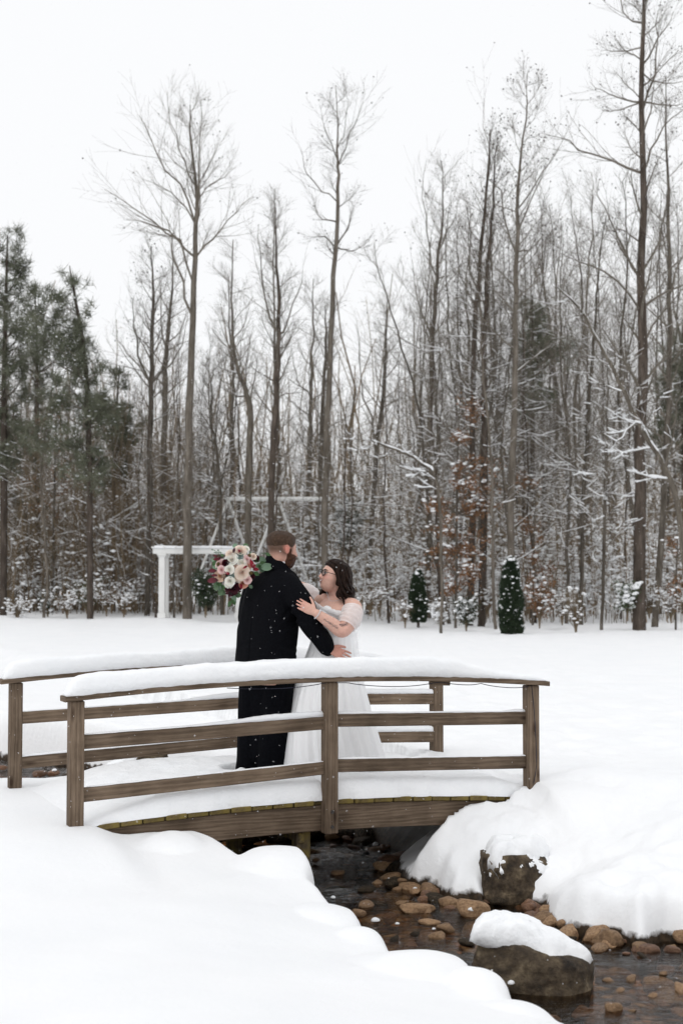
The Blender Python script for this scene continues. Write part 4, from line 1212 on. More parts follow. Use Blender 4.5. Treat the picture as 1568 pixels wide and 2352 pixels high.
hero('bare_tree', 45, [(1168, 1380, 21), (1176, 1150, 19), (1183, 920, 16), (1186, 700, 13), (1188, 550, 11), (1192, 400, 7), (1205, 280, 4), (1208, 170, 1.5)],
     [[(1188, 560), (1165, 500), (1155, 380), (1145, 250), (1140, 125)], [(1190, 480), (1230, 420), (1260, 380), (1290, 320)], [(1190, 540), (1215, 470), (1240, 400)], [(1188, 600), (1230, 560), (1270, 500)]],
     'pale straight tree rising behind the larger clipped conifer, seed balls in its top', n1=30, t0=.4, l1=.12, snow=.4, seeds=.22, bark='bark_pale', seed=9, n2=8)
hero('bare_tree', 47, [(1076, 1390, 18), (1078, 1200, 17), (1080, 1000, 15), (1085, 800, 13), (1100, 600, 10), (1115, 430, 7), (1125, 300, 3)],
     [[(1082, 900), (1050, 850), (1020, 800), (990, 780)], [(1080, 1050), (1040, 990), (1010, 960)], [(1090, 720), (1060, 640), (1050, 560)]],
     'dark trunk among the rust-coloured leaves, leftmost of the close trio', n1=30, t0=.35, l1=.14, snow=.8, thick=1.5, seeds=.15, bark='bark_dark', seed=10)
hero('bare_tree', 46, [(1104, 1400, 20), (1107, 1200, 19), (1108, 1000, 17), (1112, 800, 14), (1120, 600, 10), (1135, 450, 6), (1140, 330, 2)],
     [[(1110, 880), (1140, 820), (1150, 740)], [(1112, 750), (1090, 660), (1075, 560), (1070, 470)]], 'middle trunk of the close trio by the rust-coloured leaves', n1=28, t0=.4, l1=.13, snow=.7, thick=1.5, seeds=.2, bark='bark_dark', seed=11)
hero('bare_tree', 44, [(1136, 1400, 9), (1128, 1200, 8), (1118, 1040, 7), (1107, 880, 6), (1102, 740, 3), (1104, 620, 1.5)],
     [[(1118, 1050), (1080, 1000), (1040, 950)]], 'thin leaning pale sapling in front of the close trio', n1=18, t0=.3, l1=.16, snow=.7, bark='bark_pale', seed=12, n2=6, n3=5)
hero('bare_tree', 52, [(985, 1370, 15), (988, 1100, 14), (990, 850, 12), (998, 700, 10), (1005, 580, 8), (1018, 470, 4), (1015, 360, 1.5)],
     [[(1000, 640), (980, 560), (970, 480), (975, 390)], [(1004, 590), (1035, 520), (1060, 450)], [(992, 780), (960, 700), (945, 600)]], 'grey bare tree at the left flank of the right-hand woods', n1=30, t0=.4, l1=.13, snow=.35, seeds=.06, seed=13)
hero('bare_tree', 55, [(845, 1350, 13), (860, 1100, 12), (878, 900, 10), (884, 800, 7), (888, 690, 2)], [[(865, 1050), (845, 940), (830, 830), (815, 740)]],
     'slim bare tree to the right above the bride', n1=26, t0=.35, l1=.15, snow=.4, seed=14)
hero('bare_tree', 46, [(1500, 1385, 19), (1512, 1150, 17), (1520, 900, 15), (1524, 650, 12), (1526, 400, 7), (1522, 180, 2)],
     [[(1524, 660), (1560, 600), (1590, 560)]], 'upright bare tree next to the right edge behind the tallest tree', n1=34, t0=.35, l1=.12, snow=.35, seeds=.12, bark='bark', seed=15)
hero('leaning_tree', 38, [(1590, 1330, 17), (1562, 1180, 16), (1540, 1080, 15), (1505, 1010, 13), (1470, 940, 12), (1430, 850, 10), (1385, 770, 8), (1335, 700, 6), (1280, 655, 3)],
     [[(1500, 1000), (1470, 975), (1440, 968)], [(1440, 970), (1415, 1010), (1395, 1050)], [(1430, 850), (1410, 800), (1405, 750)]],
     'snow-laden tree leaning far to the left at the right edge', n1=18, t0=.3, l1=.13, snow=1, thick=1.5, trunk_snow=True, seed=16, n2=6, n3=5)
hero('bare_tree', 48, [(1335, 1370, 12), (1340, 1150, 11), (1348, 950, 10), (1356, 800, 8), (1365, 650, 5), (1385, 500, 2)], [[(1350, 900), (1330, 800), (1300, 720), (1250, 650)]],
     'crooked bare tree in the gap left of the tallest tree', n1=28, t0=.3, l1=.15, snow=.8, thick=1.6, seed=17)
hero('bare_tree', 54, [(724, 1330, 14), (733, 1120, 12), (740, 930, 10), (745, 800, 7), (746, 700, 2)], [[(742, 880), (755, 820), (775, 760)]], 'slim bare tree close beside the slender tall one', n1=24, t0=.4, l1=.13, snow=.4, seed=18)
hero('bare_tree', 57, [(698, 1330, 11), (703, 1080, 11), (706, 880, 8), (714, 760, 5), (720, 640, 2)], [[(705, 930), (680, 860), (670, 800)]], 'thin bare tree between the groom and the slender tall tree', n1=24, t0=.35, l1=.14, snow=.4, seed=19)
hero('bare_tree', 49, [(506, 1330, 9), (502, 1150, 9), (492, 1020, 7), (480, 930, 5), (488, 840, 2)], [[(490, 1000), (470, 960), (455, 940)]], 'thin crooked sapling right of the tall tree behind the arbor', n1=20, t0=.35, l1=.16, snow=.5, seed=20)
hero('bare_tree', 43, [(1381, 1432, 9), (1383, 1250, 9), (1388, 1100, 8), (1393, 950, 5), (1398, 800, 2)], [], 'thin straight trunk standing in front of the woods between conifer and right edge', n1=22, t0=.3, l1=.17, snow=.8, thick=1.6, seed=21)
hero('bare_tree', 60, [(527, 1330, 12), (533, 1100, 11), (537, 950, 9), (545, 870, 7), (536, 760, 4), (528, 640, 2)], [[(540, 900), (520, 850), (490, 830)]], 'knobbly bare tree left of the broken-stub tree', n1=22, t0=.4, l1=.14, snow=.35, seed=22)
hero('bare_tree', 56, [(640, 1330, 10), (640, 1100, 9), (637, 850, 7), (634, 650, 4), (632, 440, 1.5)], [], 'very slim tree with a fine pointed top above the groom', n1=36, t0=.35, l1=.10, snow=.25, seed=23)
hero('snowy_limb_tree', 40, [(1010, 1380, 8), (1000, 1200, 8), (988, 1095, 8), (960, 1065, 7), (915, 1040, 7), (870, 1020, 5), (842, 1008, 2)], [], 'bent sapling whose arching limb carries a thick line of snow right of the bride', n1=14, t0=.35, l1=.12, snow=1, thick=1.5, trunk_snow=True, seed=24, n2=5, n3=4)

# ---- the rest of the wood: a few kinds of bare tree, copied
protos = []
for k in range(8):
    rg = np.random.default_rng(200 + k)
    h = rg.uniform(13, 19)
    K = 22
    tz = np.linspace(0, 1, K)
    trunk = np.stack([np.cumsum(rg.normal(0, .05, K)) + .35 * np.sin(tz * rg.uniform(3, 7) + rg.uniform(0, 6)) * tz, np.cumsum(rg.normal(0, .05, K)) + .35 * np.sin(tz * rg.uniform(3, 7) + rg.uniform(0, 6)) * tz, tz * h - .2], 1)
    trunk[:2, :2] = trunk[1, :2] * 0
    r0 = rg.uniform(.045, .1)
    tr = r0 * (1 - tz) ** .8 + .012
    lv = crown_levels(rg, trunk, tr, int(rg.integers(22, 32)), rg.uniform(.1, .3), rg.uniform(.22, .36), ang1=rg.uniform(.65, 1.15), n2=7, n3=6, twig=.0038)
    protos.append((tree_meshes(rg, trunk, tr, lv, .6, .08 if k % 3 == 0 else 0, sides=7, thick=1.25), h))
rg = np.random.default_rng(77)
def woods_top(px):           # silhouette of the wood in the photo
    return np.interp(px, [-100, 0, 60, 150, 230, 300, 420, 520, 640, 760, 860, 900, 960, 1040, 1120, 1200, 1300, 1400, 1568, 1700], [600, 600, 650, 720, 690, 620, 640, 620, 640, 720, 760, 690, 520, 420, 330, 350, 400, 380, 300, 300])
LAND = [(-100, 'the left frame'), (90, 'the hazy pine'), (205, 'the pointed pine'), (340, 'the wide-forked tree'), (430, 'the broad-crowned tree'), (505, 'the crooked sapling'), (571, 'the broken-stub tree'), (645, "the groom"), (750, 'the lone slender tree'), (800, 'the cedar'), (860, 'the far brush'), (960, 'the small conifer'), (1060, 'the rusty beech'), (1173, 'the large conifer'), (1240, 'the russet shrub'), (1322, 'the vase-shaped shrub'), (1381, 'the thin front trunk'), (1465, 'the tallest tree'), (1525, 'the right frame')]
cnt = {}
for k in range(150):
    if k < 60: y = rg.uniform(46, 62)
    else: y = rg.uniform(60, 92)
    px = rg.uniform(-40, 1610)
    if 250 < px < 930 and y > 54 and rg.random() < .45: continue
    if px >= 930 and rg.random() < .22: continue
    x = (px - 784) / FPX * y
    z = float(fz(x, y))
    ms, h = protos[rg.integers(len(protos))]
    top = W(px, woods_top(px) + rg.uniform(0, 330) + (100 if 250 < px < 930 else 0) + (120 if 800 < px < 900 else 0), y)[2] - z
    sc = np.clip(top / h, .45, 1.35)
    li = max(q for q in range(len(LAND)) if LAND[q][0] <= px or q == 0)
    bk = ['bark', 'bark_dark', 'bark'][k % 3]
    size = 'tall' if sc * h > 14.5 else 'mid-height' if sc * h > 10.5 else 'short'
    where = 'at wood edge' if y < 54 else 'deeper in' if y < 70 else 'far back'
    zn = f"{size} {'dark' if bk == 'bark_dark' else 'grey-brown'} bare tree {where}, " + (f"right of {LAND[li][1]}" if li == len(LAND) - 1 else f"between {LAND[li][1]} and {LAND[li + 1][1]}")
    place_tree('bare_tree', ms, (x, y, z), rg.uniform(0, 6.28), sc, bark=bk, label=zn, group='slim bare trees filling the woods').rotation_euler = (rg.normal(0, .035), rg.normal(0, .045), rg.uniform(0, 6.28))

# ---- pines
def pine(y, trunk_px, crown, label, seed, n=420, clump=.42, lean=None, rad=1.0):
    """crown: list of (px, py, rx_px, ry_px) lobes of needle tufts"""
    rg = np.random.default_rng(seed)
    pts = np.array([W(p[0], p[1], y) for p in trunk_px]); base = pts[0].copy(); base[2] = float(fz(base[0], y)); pts[0] = base
    sp = spline(np.concatenate([pts, np.array([[p[2] * y / FPX / 2] for p in trunk_px])], 1), 24)
    trunk = sp[:, :3] - base; tr = np.maximum(sp[:, 3], .015); trunk[0, 2] = -.2
    tips, wts = [], np.array([c[2] * c[3] for c in crown], float)
    for k in range(n):
        c = crown[rg.choice(len(crown), p=wts / wts.sum())]
        u = rg.normal(size=3); u /= np.linalg.norm(u); u *= rg.uniform(.25, 1) ** .5
        q = W(c[0], c[1], y) - base
        tips.append(q + u * np.array((c[2], (c[2] + c[3]) * .5, c[3])) * y / FPX)
    tips = np.array(tips)
    # limbs from the trunk out to groups of tufts
    lim = tips[rg.choice(len(tips), 46, replace=False)]
    P, R = [], []
    for q in lim:
        zs = q[2] - rg.uniform(.3, .9) * (np.hypot(*(q - trunk[np.argmin(np.abs(trunk[:, 2] - q[2]))])[:2]) + .3)
        i = np.argmin(np.abs(trunk[:, 2] - zs)); a = trunk[i]
        m_ = (a + q) / 2 + rg.normal(0, .12, 3) - np.array((0, 0, .1))
        P.append(spline(np.array([a, m_, q]), 7)); R.append(np.linspace(min(tr[i] * .5, .04), .008, 7))
    P = np.array(P); R = np.array(R)
    P2, R2 = sprout(rg, P, R, 4, .35, .98, .7, .2, .3, 4, .05, .12, .5, .006)
    e = empty('pine_tree', base)
    link('trunk', mk_mesh('trunk', *tubes(trunk[None], tr[None], 8)), M['bark_dark'], e)
    c = link('crown', mk_mesh('crown', *join([tubes(P, R, 4), tubes(P2, R2, 3)])), M['twig'], e)
    tips = np.concatenate([tips, P2[:, -1], P[:, -1]])
    tips = tips[rg.random(len(tips)) < .5]
    nt_ = len(tips); nn = 30
    d = rg.normal(size=(nt_, nn, 3)) + np.array((0, 0, .45)); d = norm(d)
    L = rg.uniform(.6, 1.1, (nt_, nn, 1)) * clump
    o = tips[:, None] + rg.normal(0, .06, (nt_, nn, 3))
    s = norm(np.cross(d, rg.normal(size=(nt_, nn, 3)))) * .012
    V = np.stack([o - s, o + s, o + d * L], 2).reshape(-1, 3)
    F = np.arange(len(V)).reshape(-1, 3)
    nd_ = link('needles', mk_mesh('needles', V, F, smooth=False), M['needle'], c); nd_['kind'] = 'stuff'
    sn = tips[rg.random(nt_) < .25]
    V, F = blobs(sn + np.array((0, 0, .05)), np.stack([rg.uniform(.03, .09, len(sn)), rg.uniform(.03, .09, len(sn)), rg.uniform(.015, .035, len(sn))], 1), ICO1)
    s_ = link('branch_snow', mk_mesh('branch_snow', V, F), M['snow_clump'], c); s_['kind'] = 'stuff'
    sp_ = branch_snow(rg, [(P, R)], 20, .7)
    tag(e, label, 'pine')
    return e
pine(46, [(208, 1385, 15), (206, 1100, 14), (201, 900, 12), (190, 780, 9), (172, 680, 6), (160, 610, 2)], [(155, 640, 26, 40), (165, 720, 50, 50), (120, 700, 40, 45), (190, 790, 48, 60), (150, 800, 60, 50), (205, 850, 40, 40), (205, 660, 9, 25), (95, 760, 35, 60), (150, 900, 70, 50), (230, 950, 55, 60), (120, 1010, 70, 60), (200, 1080, 60, 60)],
     'dark green pine with a tufted pointed crown on the left', 301, n=470)
pine(48, [(8, 1390, 17), (10, 1100, 16), (10, 900, 13), (14, 700, 9), (18, 540, 3)], [(20, 560, 40, 38), (40, 600, 45, 35), (10, 650, 60, 50), (20, 740, 60, 70), (30, 880, 60, 80), (10, 1000, 60, 80)], 'tall pine with a rounded top cut by the left edge', 302, n=330)
pine(55, [(90, 1370, 12), (85, 1100, 11), (85, 900, 9), (85, 760, 5), (80, 660, 2)], [(70, 700, 50, 45), (95, 790, 60, 60), (60, 860, 60, 60), (110, 900, 50, 60), (70, 1020, 70, 70), (60, 1130, 70, 60)], 'hazy pine standing between the two larger pines', 303, n=230)
pine(52, [(262, 1360, 9), (262, 1100, 8), (268, 950, 6), (275, 840, 2)], [(270, 880, 25, 40), (250, 960, 50, 60), (300, 980, 40, 60), (260, 1060, 60, 60)], 'short sparse pine right of the pointed pine', 304, n=110)
pine(60, [(1222, 1360, 12), (1222, 1000, 11), (1222, 800, 8), (1222, 680, 3)], [(1222, 710, 32, 40), (1225, 790, 50, 60), (1215, 900, 60, 60), (1290, 800, 40, 30)], 'dark pine half hidden deep in the right-hand woods', 305, n=300)
pine(58, [(1570, 1360, 12), (1568, 1000, 11), (1566, 850, 8), (1566, 740, 3)], [(1560, 800, 45, 50), (1555, 900, 60, 70), (1550, 1000, 60, 60)], 'pine foliage at the right edge behind the leaning tree', 306, n=300)

# ---- leaf shells for the broad shrubs and the beech
def conifer(px, py_base, py_top, wpx, y, label, seed, nleaf=9000, snow=170):
    rg = np.random.default_rng(seed)
    b = W(px, py_base, y); h = (py_base - py_top) * y / FPX; w = wpx * y / FPX / 2
    b[2] = W(px, py_base, y)[2]
    e = empty('clipped_conifer', b)
    link('trunk', mk_mesh('trunk', *tubes(np.array([[(0, 0, -.25), (0, 0, h * .5), (0, 0, h * .9)]]), np.array([[.05, .035, .01]]), 6)), M['bark_dark'], e)
    prof = lambda t: w * np.interp(t, [0, .08, .3, .6, .8, .93, 1], [.8, .97, 1.0, .9, .68, .4, .08])
    t = rg.random(nleaf) ** .9; a = rg.uniform(0, 6.283, nleaf)
    rr = prof(t) * rg.uniform(.55, 1.0, nleaf) ** .5 * (1 + .26 * vnoise(np.stack([np.cos(a) * 2.5, np.sin(a) * 2.5, t * 8], 1), seed))
    C = np.stack([rr * np.cos(a), rr * np.sin(a), t * h], 1)
    d = norm(np.stack([np.cos(a), np.sin(a), np.full(nleaf, 1.1)], 1) + rg.normal(0, .35, (nleaf, 3)))
    s = norm(np.cross(d, rg.normal(size=(nleaf, 3))))
    L = rg.uniform(.05, .11, (nleaf, 1))
    V = np.stack([C - s * .02, C + s * .02, C + d * L], 1).reshape(-1, 3)
    f = link('crown', mk_mesh('crown', V, np.arange(nleaf * 3).reshape(-1, 3), smooth=False), M['leaf_ever'], e)
    t = rg.random(snow) ** .75; a = rg.uniform(0, 6.283, snow); rr = prof(t) * 1.0
    C = np.stack([rr * np.cos(a), rr * np.sin(a), t * h + .05], 1)
    s = rg.uniform(.012, .045, snow) * (1 + .8 * (t > .85))
    C2 = np.array([(0, 0, h + .02), (.03, 0, h - .06), (-.05, -.03, h - .1)])
    V, F = blobs(np.concatenate([C, C2]), np.concatenate([np.stack([s * 1.3, s * 1.3, s * .75], 1), np.array([(.07, .07, .07), (.08, .08, .05), (.07, .08, .05)])]), ICO1)
    s_ = link('branch_snow', mk_mesh('branch_snow', V, F), M['snow_clump'], f); s_['kind'] = 'stuff'
    tag(e, label, 'conifer', 'clipped conifers at the field edge')
conifer(1173, 1458, 1283, 52, 40, 'larger columnar evergreen with snow on its tip, in front of the woods', 401, 16000, 170)
conifer(960, 1430, 1312, 38, 45, 'smaller columnar evergreen right of the bride', 402, 10000, 75)

def shrub(name, px, py, wpx, hpx, y, m, label, seed, nl=2500, leaf=.07, snow=120, stems=9, cat='shrub', snow_size=(.02, .06), twigs=True, lsp=1.0):
    rg = np.random.default_rng(seed)
    b = W(px, py, y); w = wpx * y / FPX / 2; h = hpx * y / FPX
    e = empty(name, b)
    P = []
    for k in range(stems):
        a = rg.uniform(0, 6.28); r = w * rg.uniform(.3, .9)
        P.append(spline(np.array([(0, 0, -.15), (r * .25 * math.cos(a), r * .25 * math.sin(a), h * .35), (r * math.cos(a), r * math.sin(a), h * rg.uniform(.7, 1))]), 7))
    P = np.array(P); R = np.repeat(np.linspace(.018, .005, 7)[None], stems, 0)
    P2, R2 = sprout(rg, P, R, 7, .2, .98, .7, .2, .35, 5, .04, .12, .6, .004)
    P3, R3 = sprout(rg, P2, R2, 4, .2, .98, .7, .2, .4, 3, .02, .15, .6, .0035)
    c = link('stem', mk_mesh('stem', *join([tubes(P, R, 4), tubes(P2, R2, 3), tubes(P3, R3, 3)])), M['brush'], e)
    if nl:
        tips = np.concatenate([P3.reshape(-1, 3), P2[:, 2:].reshape(-1, 3)])
        C = tips[rg.integers(len(tips), size=nl)] + rg.normal(0, .05 * lsp, (nl, 3))
        V, F = leaves(rg, C, nl, leaf)
        link('crown', mk_mesh('crown', V, F, smooth=False), M[m], e)
    if snow:
        tips = np.concatenate([P3[:, 1:].reshape(-1, 3), P2[:, 2:].reshape(-1, 3)])
        C = tips[rg.integers(len(tips), size=snow)] + np.array((0, 0, .03))
        s = rg.uniform(*snow_size, snow)
        V, F = blobs(C, np.stack([s * 1.4, s * 1.4, s * .7], 1), ICO1)
        s_ = link('branch_snow', mk_mesh('branch_snow', V, F), M['snow_clump'], c); s_['kind'] = 'stuff'
    tag(e, label, cat)
    return e
shrub('evergreen_shrub', 472, 1408, 60, 92, 45, 'leaf_ever', 'round dark evergreen shrub beside the arbor, below the bouquet', 410, 9000, .06, 55, 16)
shrub('evergreen_shrub', 1070, 1440, 66, 62, 42, 'leaf_ever', 'low snowy green shrub left of the larger columnar evergreen', 411, 2400, .06, 160, 12)
shrub('bare_shrub', 1322, 1452, 90, 105, 41, 'leaf_rust', 'bare vase-shaped shrub right of the larger columnar evergreen', 412, 0, .05, 40, 12)
shrub('dry_shrub', 1238, 1432, 75, 105, 43, 'leaf_rust', 'shrub with clinging russet leaves beside the larger columnar evergreen', 413, 900, .08, 60, 10)
shrub('evergreen_shrub', 1440, 1415, 70, 75, 43, 'leaf_green', 'light green shrub bowed under snow at the foot of the tallest tree', 414, 1500, .08, 130, 10, snow_size=(.03, .09))
shrub('bare_shrub', 1012, 1440, 60, 50, 43, 'leaf_rust', 'low twiggy shrub buried in snow between the two columnar evergreens', 415, 0, .05, 120, 10)
shrub('bare_shrub', 930, 1432, 40, 45, 44, 'leaf_rust', 'small brown twiggy plant left of the smaller columnar evergreen', 416, 60, .06, 25, 7)
shrub('cedar', 800, 1290, 100, 145, 52, 'leaf_ever', 'snow-plastered young cedar behind the bride', 417, 5200, .07, 520, 16, cat='cedar', snow_size=(.02, .07))
shrub('green_shrub', 110, 1412, 60, 50, 47, 'leaf_ever', 'small green plant poking from the snow at the left field edge', 418, 500, .06, 60, 7)
shrub('bare_shrub', 40, 1418, 90, 40, 46, 'leaf_rust', 'low mound of snow-covered twigs at the far left field edge', 419, 0, .06, 150, 14, snow_size=(.015, .05))
shrub('green_shrub', 200, 1400, 110, 70, 48, 'leaf_green', 'straggly olive-leaved shrub at the left field edge', 420, 500, .07, 90, 10)
for k, (px, py, wp, hp, y) in enumerate([(870, 1400, 90, 70, 47), (905, 1385, 80, 60, 50), (1490, 1410, 90, 70, 44), (1540, 1420, 80, 60, 43), (1290, 1425, 60, 60, 44), (300, 1395, 70, 60, 49), (330, 1385, 60, 70, 50), (1120, 1410, 50, 60, 46), (155, 1412, 70, 45, 46.5), (245, 1405, 80, 55, 47.5), (285, 1408, 60, 40, 46.5), (690, 1398, 90, 60, 48), (850, 1405, 70, 45, 46)]):
    shrub('snowy_shrub', px, py, wp, hp, y, 'leaf_rust', ['snow-covered brush right of the bride at the wood edge', 'snow-covered brush further back right of the bride', 'snow-covered brush right of the tallest tree', 'snow-covered brush at the right edge of the field', 'snow-covered brush left of the bare vase-shaped shrub',
          'snow-covered brush left of the arbor column', 'snow-covered brush just behind the left arbor column', 'snow-covered brush left of the larger columnar evergreen, behind', 'low snowy brush at the field edge under the pointed pine', 'snowy brush at the field edge right of the pointed pine', 'small snowy brush midway between pointed pine and arbor', 'snowy brush showing between the two people', 'low snowy brush just right of the bride\'s shoulder'][k], 430 + k, 60, .06, 130, 13, snow_size=(.012, .045))

def beech(y, trunk_px, lobes, label, seed, n=3000):
    rg = np.random.default_rng(seed)
    pts = np.array([W(p[0], p[1], y) for p in trunk_px]); base = pts[0].copy(); base[2] = float(fz(base[0], y)); pts[0] = base
    sp = spline(np.concatenate([pts, np.array([[p[2] * y / FPX / 2] for p in trunk_px])], 1), 20)
    trunk = sp[:, :3] - base; tr = np.maximum(sp[:, 3], .01)
    P, R = [], []
    for (cx, cy, rx, ry) in lobes:
        for k in range(6):
            q = W(cx + rg.uniform(-rx, rx), cy + rg.uniform(-ry, ry), y + rg.normal(0, .8)) - base
            i = np.argmin(np.abs(trunk[:, 2] - (q[2] - .3))); P.append(spline(np.array([trunk[i], (trunk[i] + q) / 2 + rg.normal(0, .08, 3) + (0, 0, .1), q]), 8)); R.append(np.linspace(.022, .006, 8))
    P, R = np.array(P), np.array(R)
    P2, R2 = sprout(rg, P, R, 7, .2, .98, .8, .2, .32, 5, 0, .1, .6, .005)
    e = empty('beech_tree', base)
    link('trunk', mk_mesh('trunk', *tubes(trunk[None], tr[None], 7)), M['bark'], e)
    c = link('crown', mk_mesh('crown', *join([tubes(P, R, 4), tubes(P2, R2, 3)])), M['twig'], e)
    tips = P2[:, 1:].reshape(-1, 3)
    C = tips[rg.integers(len(tips), size=n)] + rg.normal(0, .07, (n, 3)) - np.array((0, 0, .04))
    V, F = leaves(rg, C, n, .095)
    s = link('dry_leaves', mk_mesh('dry_leaves', V, F, smooth=False), M['leaf_rust'], c); s['kind'] = 'stuff'
    sn = tips[rg.integers(len(tips), size=n // 14)] + np.array((0, 0, .05)); sz = rg.uniform(.02, .06, len(sn))
    s = link('branch_snow', mk_mesh('branch_snow', *blobs(sn, np.stack([sz * 1.6, sz * 1.6, sz * .7], 1), ICO1)), M['snow_clump'], c); s['kind'] = 'stuff'
    tag(e, label, 'beech')
beech(45, [(1045, 1400, 7), (1048, 1200, 6), (1050, 1050, 4), (1055, 920, 2)], [(1020, 1260, 50, 45), (1080, 1290, 50, 40), (1000, 1180, 45, 30), (1090, 1190, 45, 60), (1060, 1090, 50, 50), (1075, 960, 35, 50), (1120, 1100, 35, 50), (1040, 1330, 60, 25), (1130, 1180, 30, 40)],
      'young beech still holding its rust-orange leaves between the columnar evergreens', 450, 4600)
beech(48, [(1222, 1390, 6), (1225, 1250, 5), (1230, 1130, 2)], [(1215, 1240, 35, 50), (1240, 1300, 35, 40), (1200, 1100, 30, 20)], 'small beech with few rust leaves behind the larger columnar evergreen', 451, 900)
beech(50, [(120, 1390, 6), (125, 1150, 5), (130, 950, 2)], [(120, 980, 60, 60), (160, 1080, 60, 50), (100, 1150, 60, 50)], 'thin beech with scattered brown leaves under the left pines', 452, 800)
beech(43, [(1550, 1410, 5), (1552, 1320, 4), (1556, 1230, 2)], [(1555, 1250, 25, 40), (1545, 1330, 25, 30)], 'small beech with russet leaves at the right edge', 453, 350)

# ---- undergrowth and the far wood: masses nobody could count
def thicket(name, n, ylo, yhi, hlo, hhi, seed, label, snow_n, stem_r=(.006, .018), m='brush', kb=7, snow_sz=(.02, .06), pxr=(-60, 1630), top=None, kc=4):
    rg = np.random.default_rng(seed)
    y = rg.uniform(ylo, yhi, n); px = rg.uniform(*pxr, n)
    x = (px - 784) / FPX * y
    z = fz(x, y)
    h = rg.uniform(hlo, hhi, n) * rg.uniform(.55, 1, n)
    if top is not None:
        tz = EYE + (1335 - top(px) - rg.uniform(0, 120, n)) / FPX * y - z
        h = np.minimum(h * 9, tz)
    K = 7
    lean = rg.normal(0, .12, (n, 2))
    s = np.linspace(0, 1, K)
    P = np.stack([x[:, None] + lean[:, :1] * h[:, None] * s ** 1.3, y[:, None] + lean[:, 1:] * h[:, None] * s ** 1.3, z[:, None] - .1 + h[:, None] * s], -1)
    P[:, 1:] += rg.normal(0, .05, (n, K - 1, 3)) * (h[:, None, None] * .25)
    r0 = rg.uniform(*stem_r, n) * np.sqrt(h / 3)
    R = r0[:, None] * np.linspace(1, .3, K)
    P2, R2 = sprout(rg, P, R, kb, .12, .98, .85, .25, .26, 4, .05, .13, .5, .005, taper=.5)
    P3, R3 = sprout(rg, P2, R2, kc, .2, .98, .75, .25, .45, 2, .03, .15, .6, .0045, taper=.3)
    parts = [tubes(P, R, 4), tubes(P2, R2, 3), tubes(P3, R3, 3)]
    o = link(name, mk_mesh(name, *join(parts)), M[m])
    tag(o, label, 'undergrowth', kind='stuff')
    sp = branch_snow(rg, [(P2, R2)], 9, .55, 1.2) if snow_n else []
    if snow_n:
        tips = np.concatenate([P3.reshape(-1, 3), P2[:, 1:].reshape(-1, 3)])
        w = np.exp(-np.clip(tips[:, 2] - 1.0, 0, None) / 2.2); w /= w.sum()
        C = tips[rg.choice(len(tips), snow_n, p=w)] + np.array((0, 0, .02))
        sz = rg.uniform(0, 1, snow_n) ** 1.8 * (snow_sz[1] - snow_sz[0]) + snow_sz[0]
        sp.append(blobs(C, np.stack([sz * rg.uniform(.9, 2.1, snow_n), sz * 1.3, sz * rg.uniform(.5, .9, snow_n)], 1), OCT))
        s_ = link('branch_snow', mk_mesh('branch_snow', *join(sp)), M['snow_clump'], o); s_['kind'] = 'stuff'
    return o
thicket('undergrowth', 1000, 49, 62, 2.0, 8.5, 501, 'brown leafless undergrowth flecked with snow along the edge of the woods', 26000, snow_sz=(.016, .075), pxr=(-220, 1790))
thicket('brown_brush', 430, 49.5, 58, 3, 10, 507, 'dense brown leafless brush under the left pines', 900, (.006, .016), pxr=(-60, 430), kb=9, kc=5, snow_sz=(.015, .06))
thicket('sapling_thicket', 620, 58, 90, 4, 10, 502, 'dense grey-brown sapling thicket deeper in the woods', 11000, (.01, .028), snow_sz=(.02, .09))
thicket('distant_woods', 560, 90, 150, 2, 2.4, 503, 'far leafless woods closing off the background', 2000, (.02, .05), 'brush', kb=9, snow_sz=(.05, .14), pxr=(-520, 2090),
        top=lambda px: np.interp(px, [-150, 200, 320, 500, 800, 950, 1050, 1300, 1720], [430, 430, 330, 310, 310, 380, 480, 540, 540]), kc=5)
# ================================================================ the couple
YG = 10.42                                  # depth at which the couple stand
PXM = FPX / YG                              # pixels per metre there
def Q(px, py, dy=0.0): 
    p = W(px, py, YG); r = p - np.array((0, 0, EYE))
    return np.array((0, 0, EYE)) + r * ((YG + dy) / YG)

def mesh_of(parts, name='tmp'):
    V, F = join(parts)
    return mk_mesh(name, V, F)

def remesh(me, voxel, smooth=2, ratio=None, sm_fac=.5):
    """fuse overlapping closed shells into one continuous skin"""
    o = bpy.data.objects.new('tmp', me)
    COL.objects.link(o)
    m = o.modifiers.new('r', 'REMESH'); m.mode = 'VOXEL'; m.voxel_size = voxel; m.use_smooth_shade = True
    if smooth:
        s = o.modifiers.new('s', 'SMOOTH'); s.iterations = smooth; s.factor = sm_fac
    if ratio:
        d = o.modifiers.new('d', 'DECIMATE'); d.ratio = ratio
    dg = bpy.context.evaluated_depsgraph_get()
    out = bpy.data.meshes.new_from_object(o.evaluated_get(dg))
    bpy.data.objects.remove(o); bpy.data.meshes.remove(me)
    out.materials.clear()
    out.polygons.foreach_set('use_smooth', np.ones(len(out.polygons), bool))
    return out
def coords(me):
    a = np.empty(len(me.vertices) * 3, np.float32); me.vertices.foreach_get('co', a); return a.reshape(-1, 3).astype(float)
def normals(me):
    a = np.empty(len(me.vertices) * 3, np.float32); me.vertices.foreach_get('normal', a); return a.reshape(-1, 3).astype(float)
def set_coords(me, V):
    me.vertices.foreach_set('co', V.astype(np.float32).ravel()); me.update()
def paint(me, name, C):
    a = me.attributes.new(name, 'FLOAT_COLOR', 'POINT')
    a.data.foreach_set('color', np.concatenate([C, np.ones((len(C), 1))], 1).astype(np.float32).ravel())

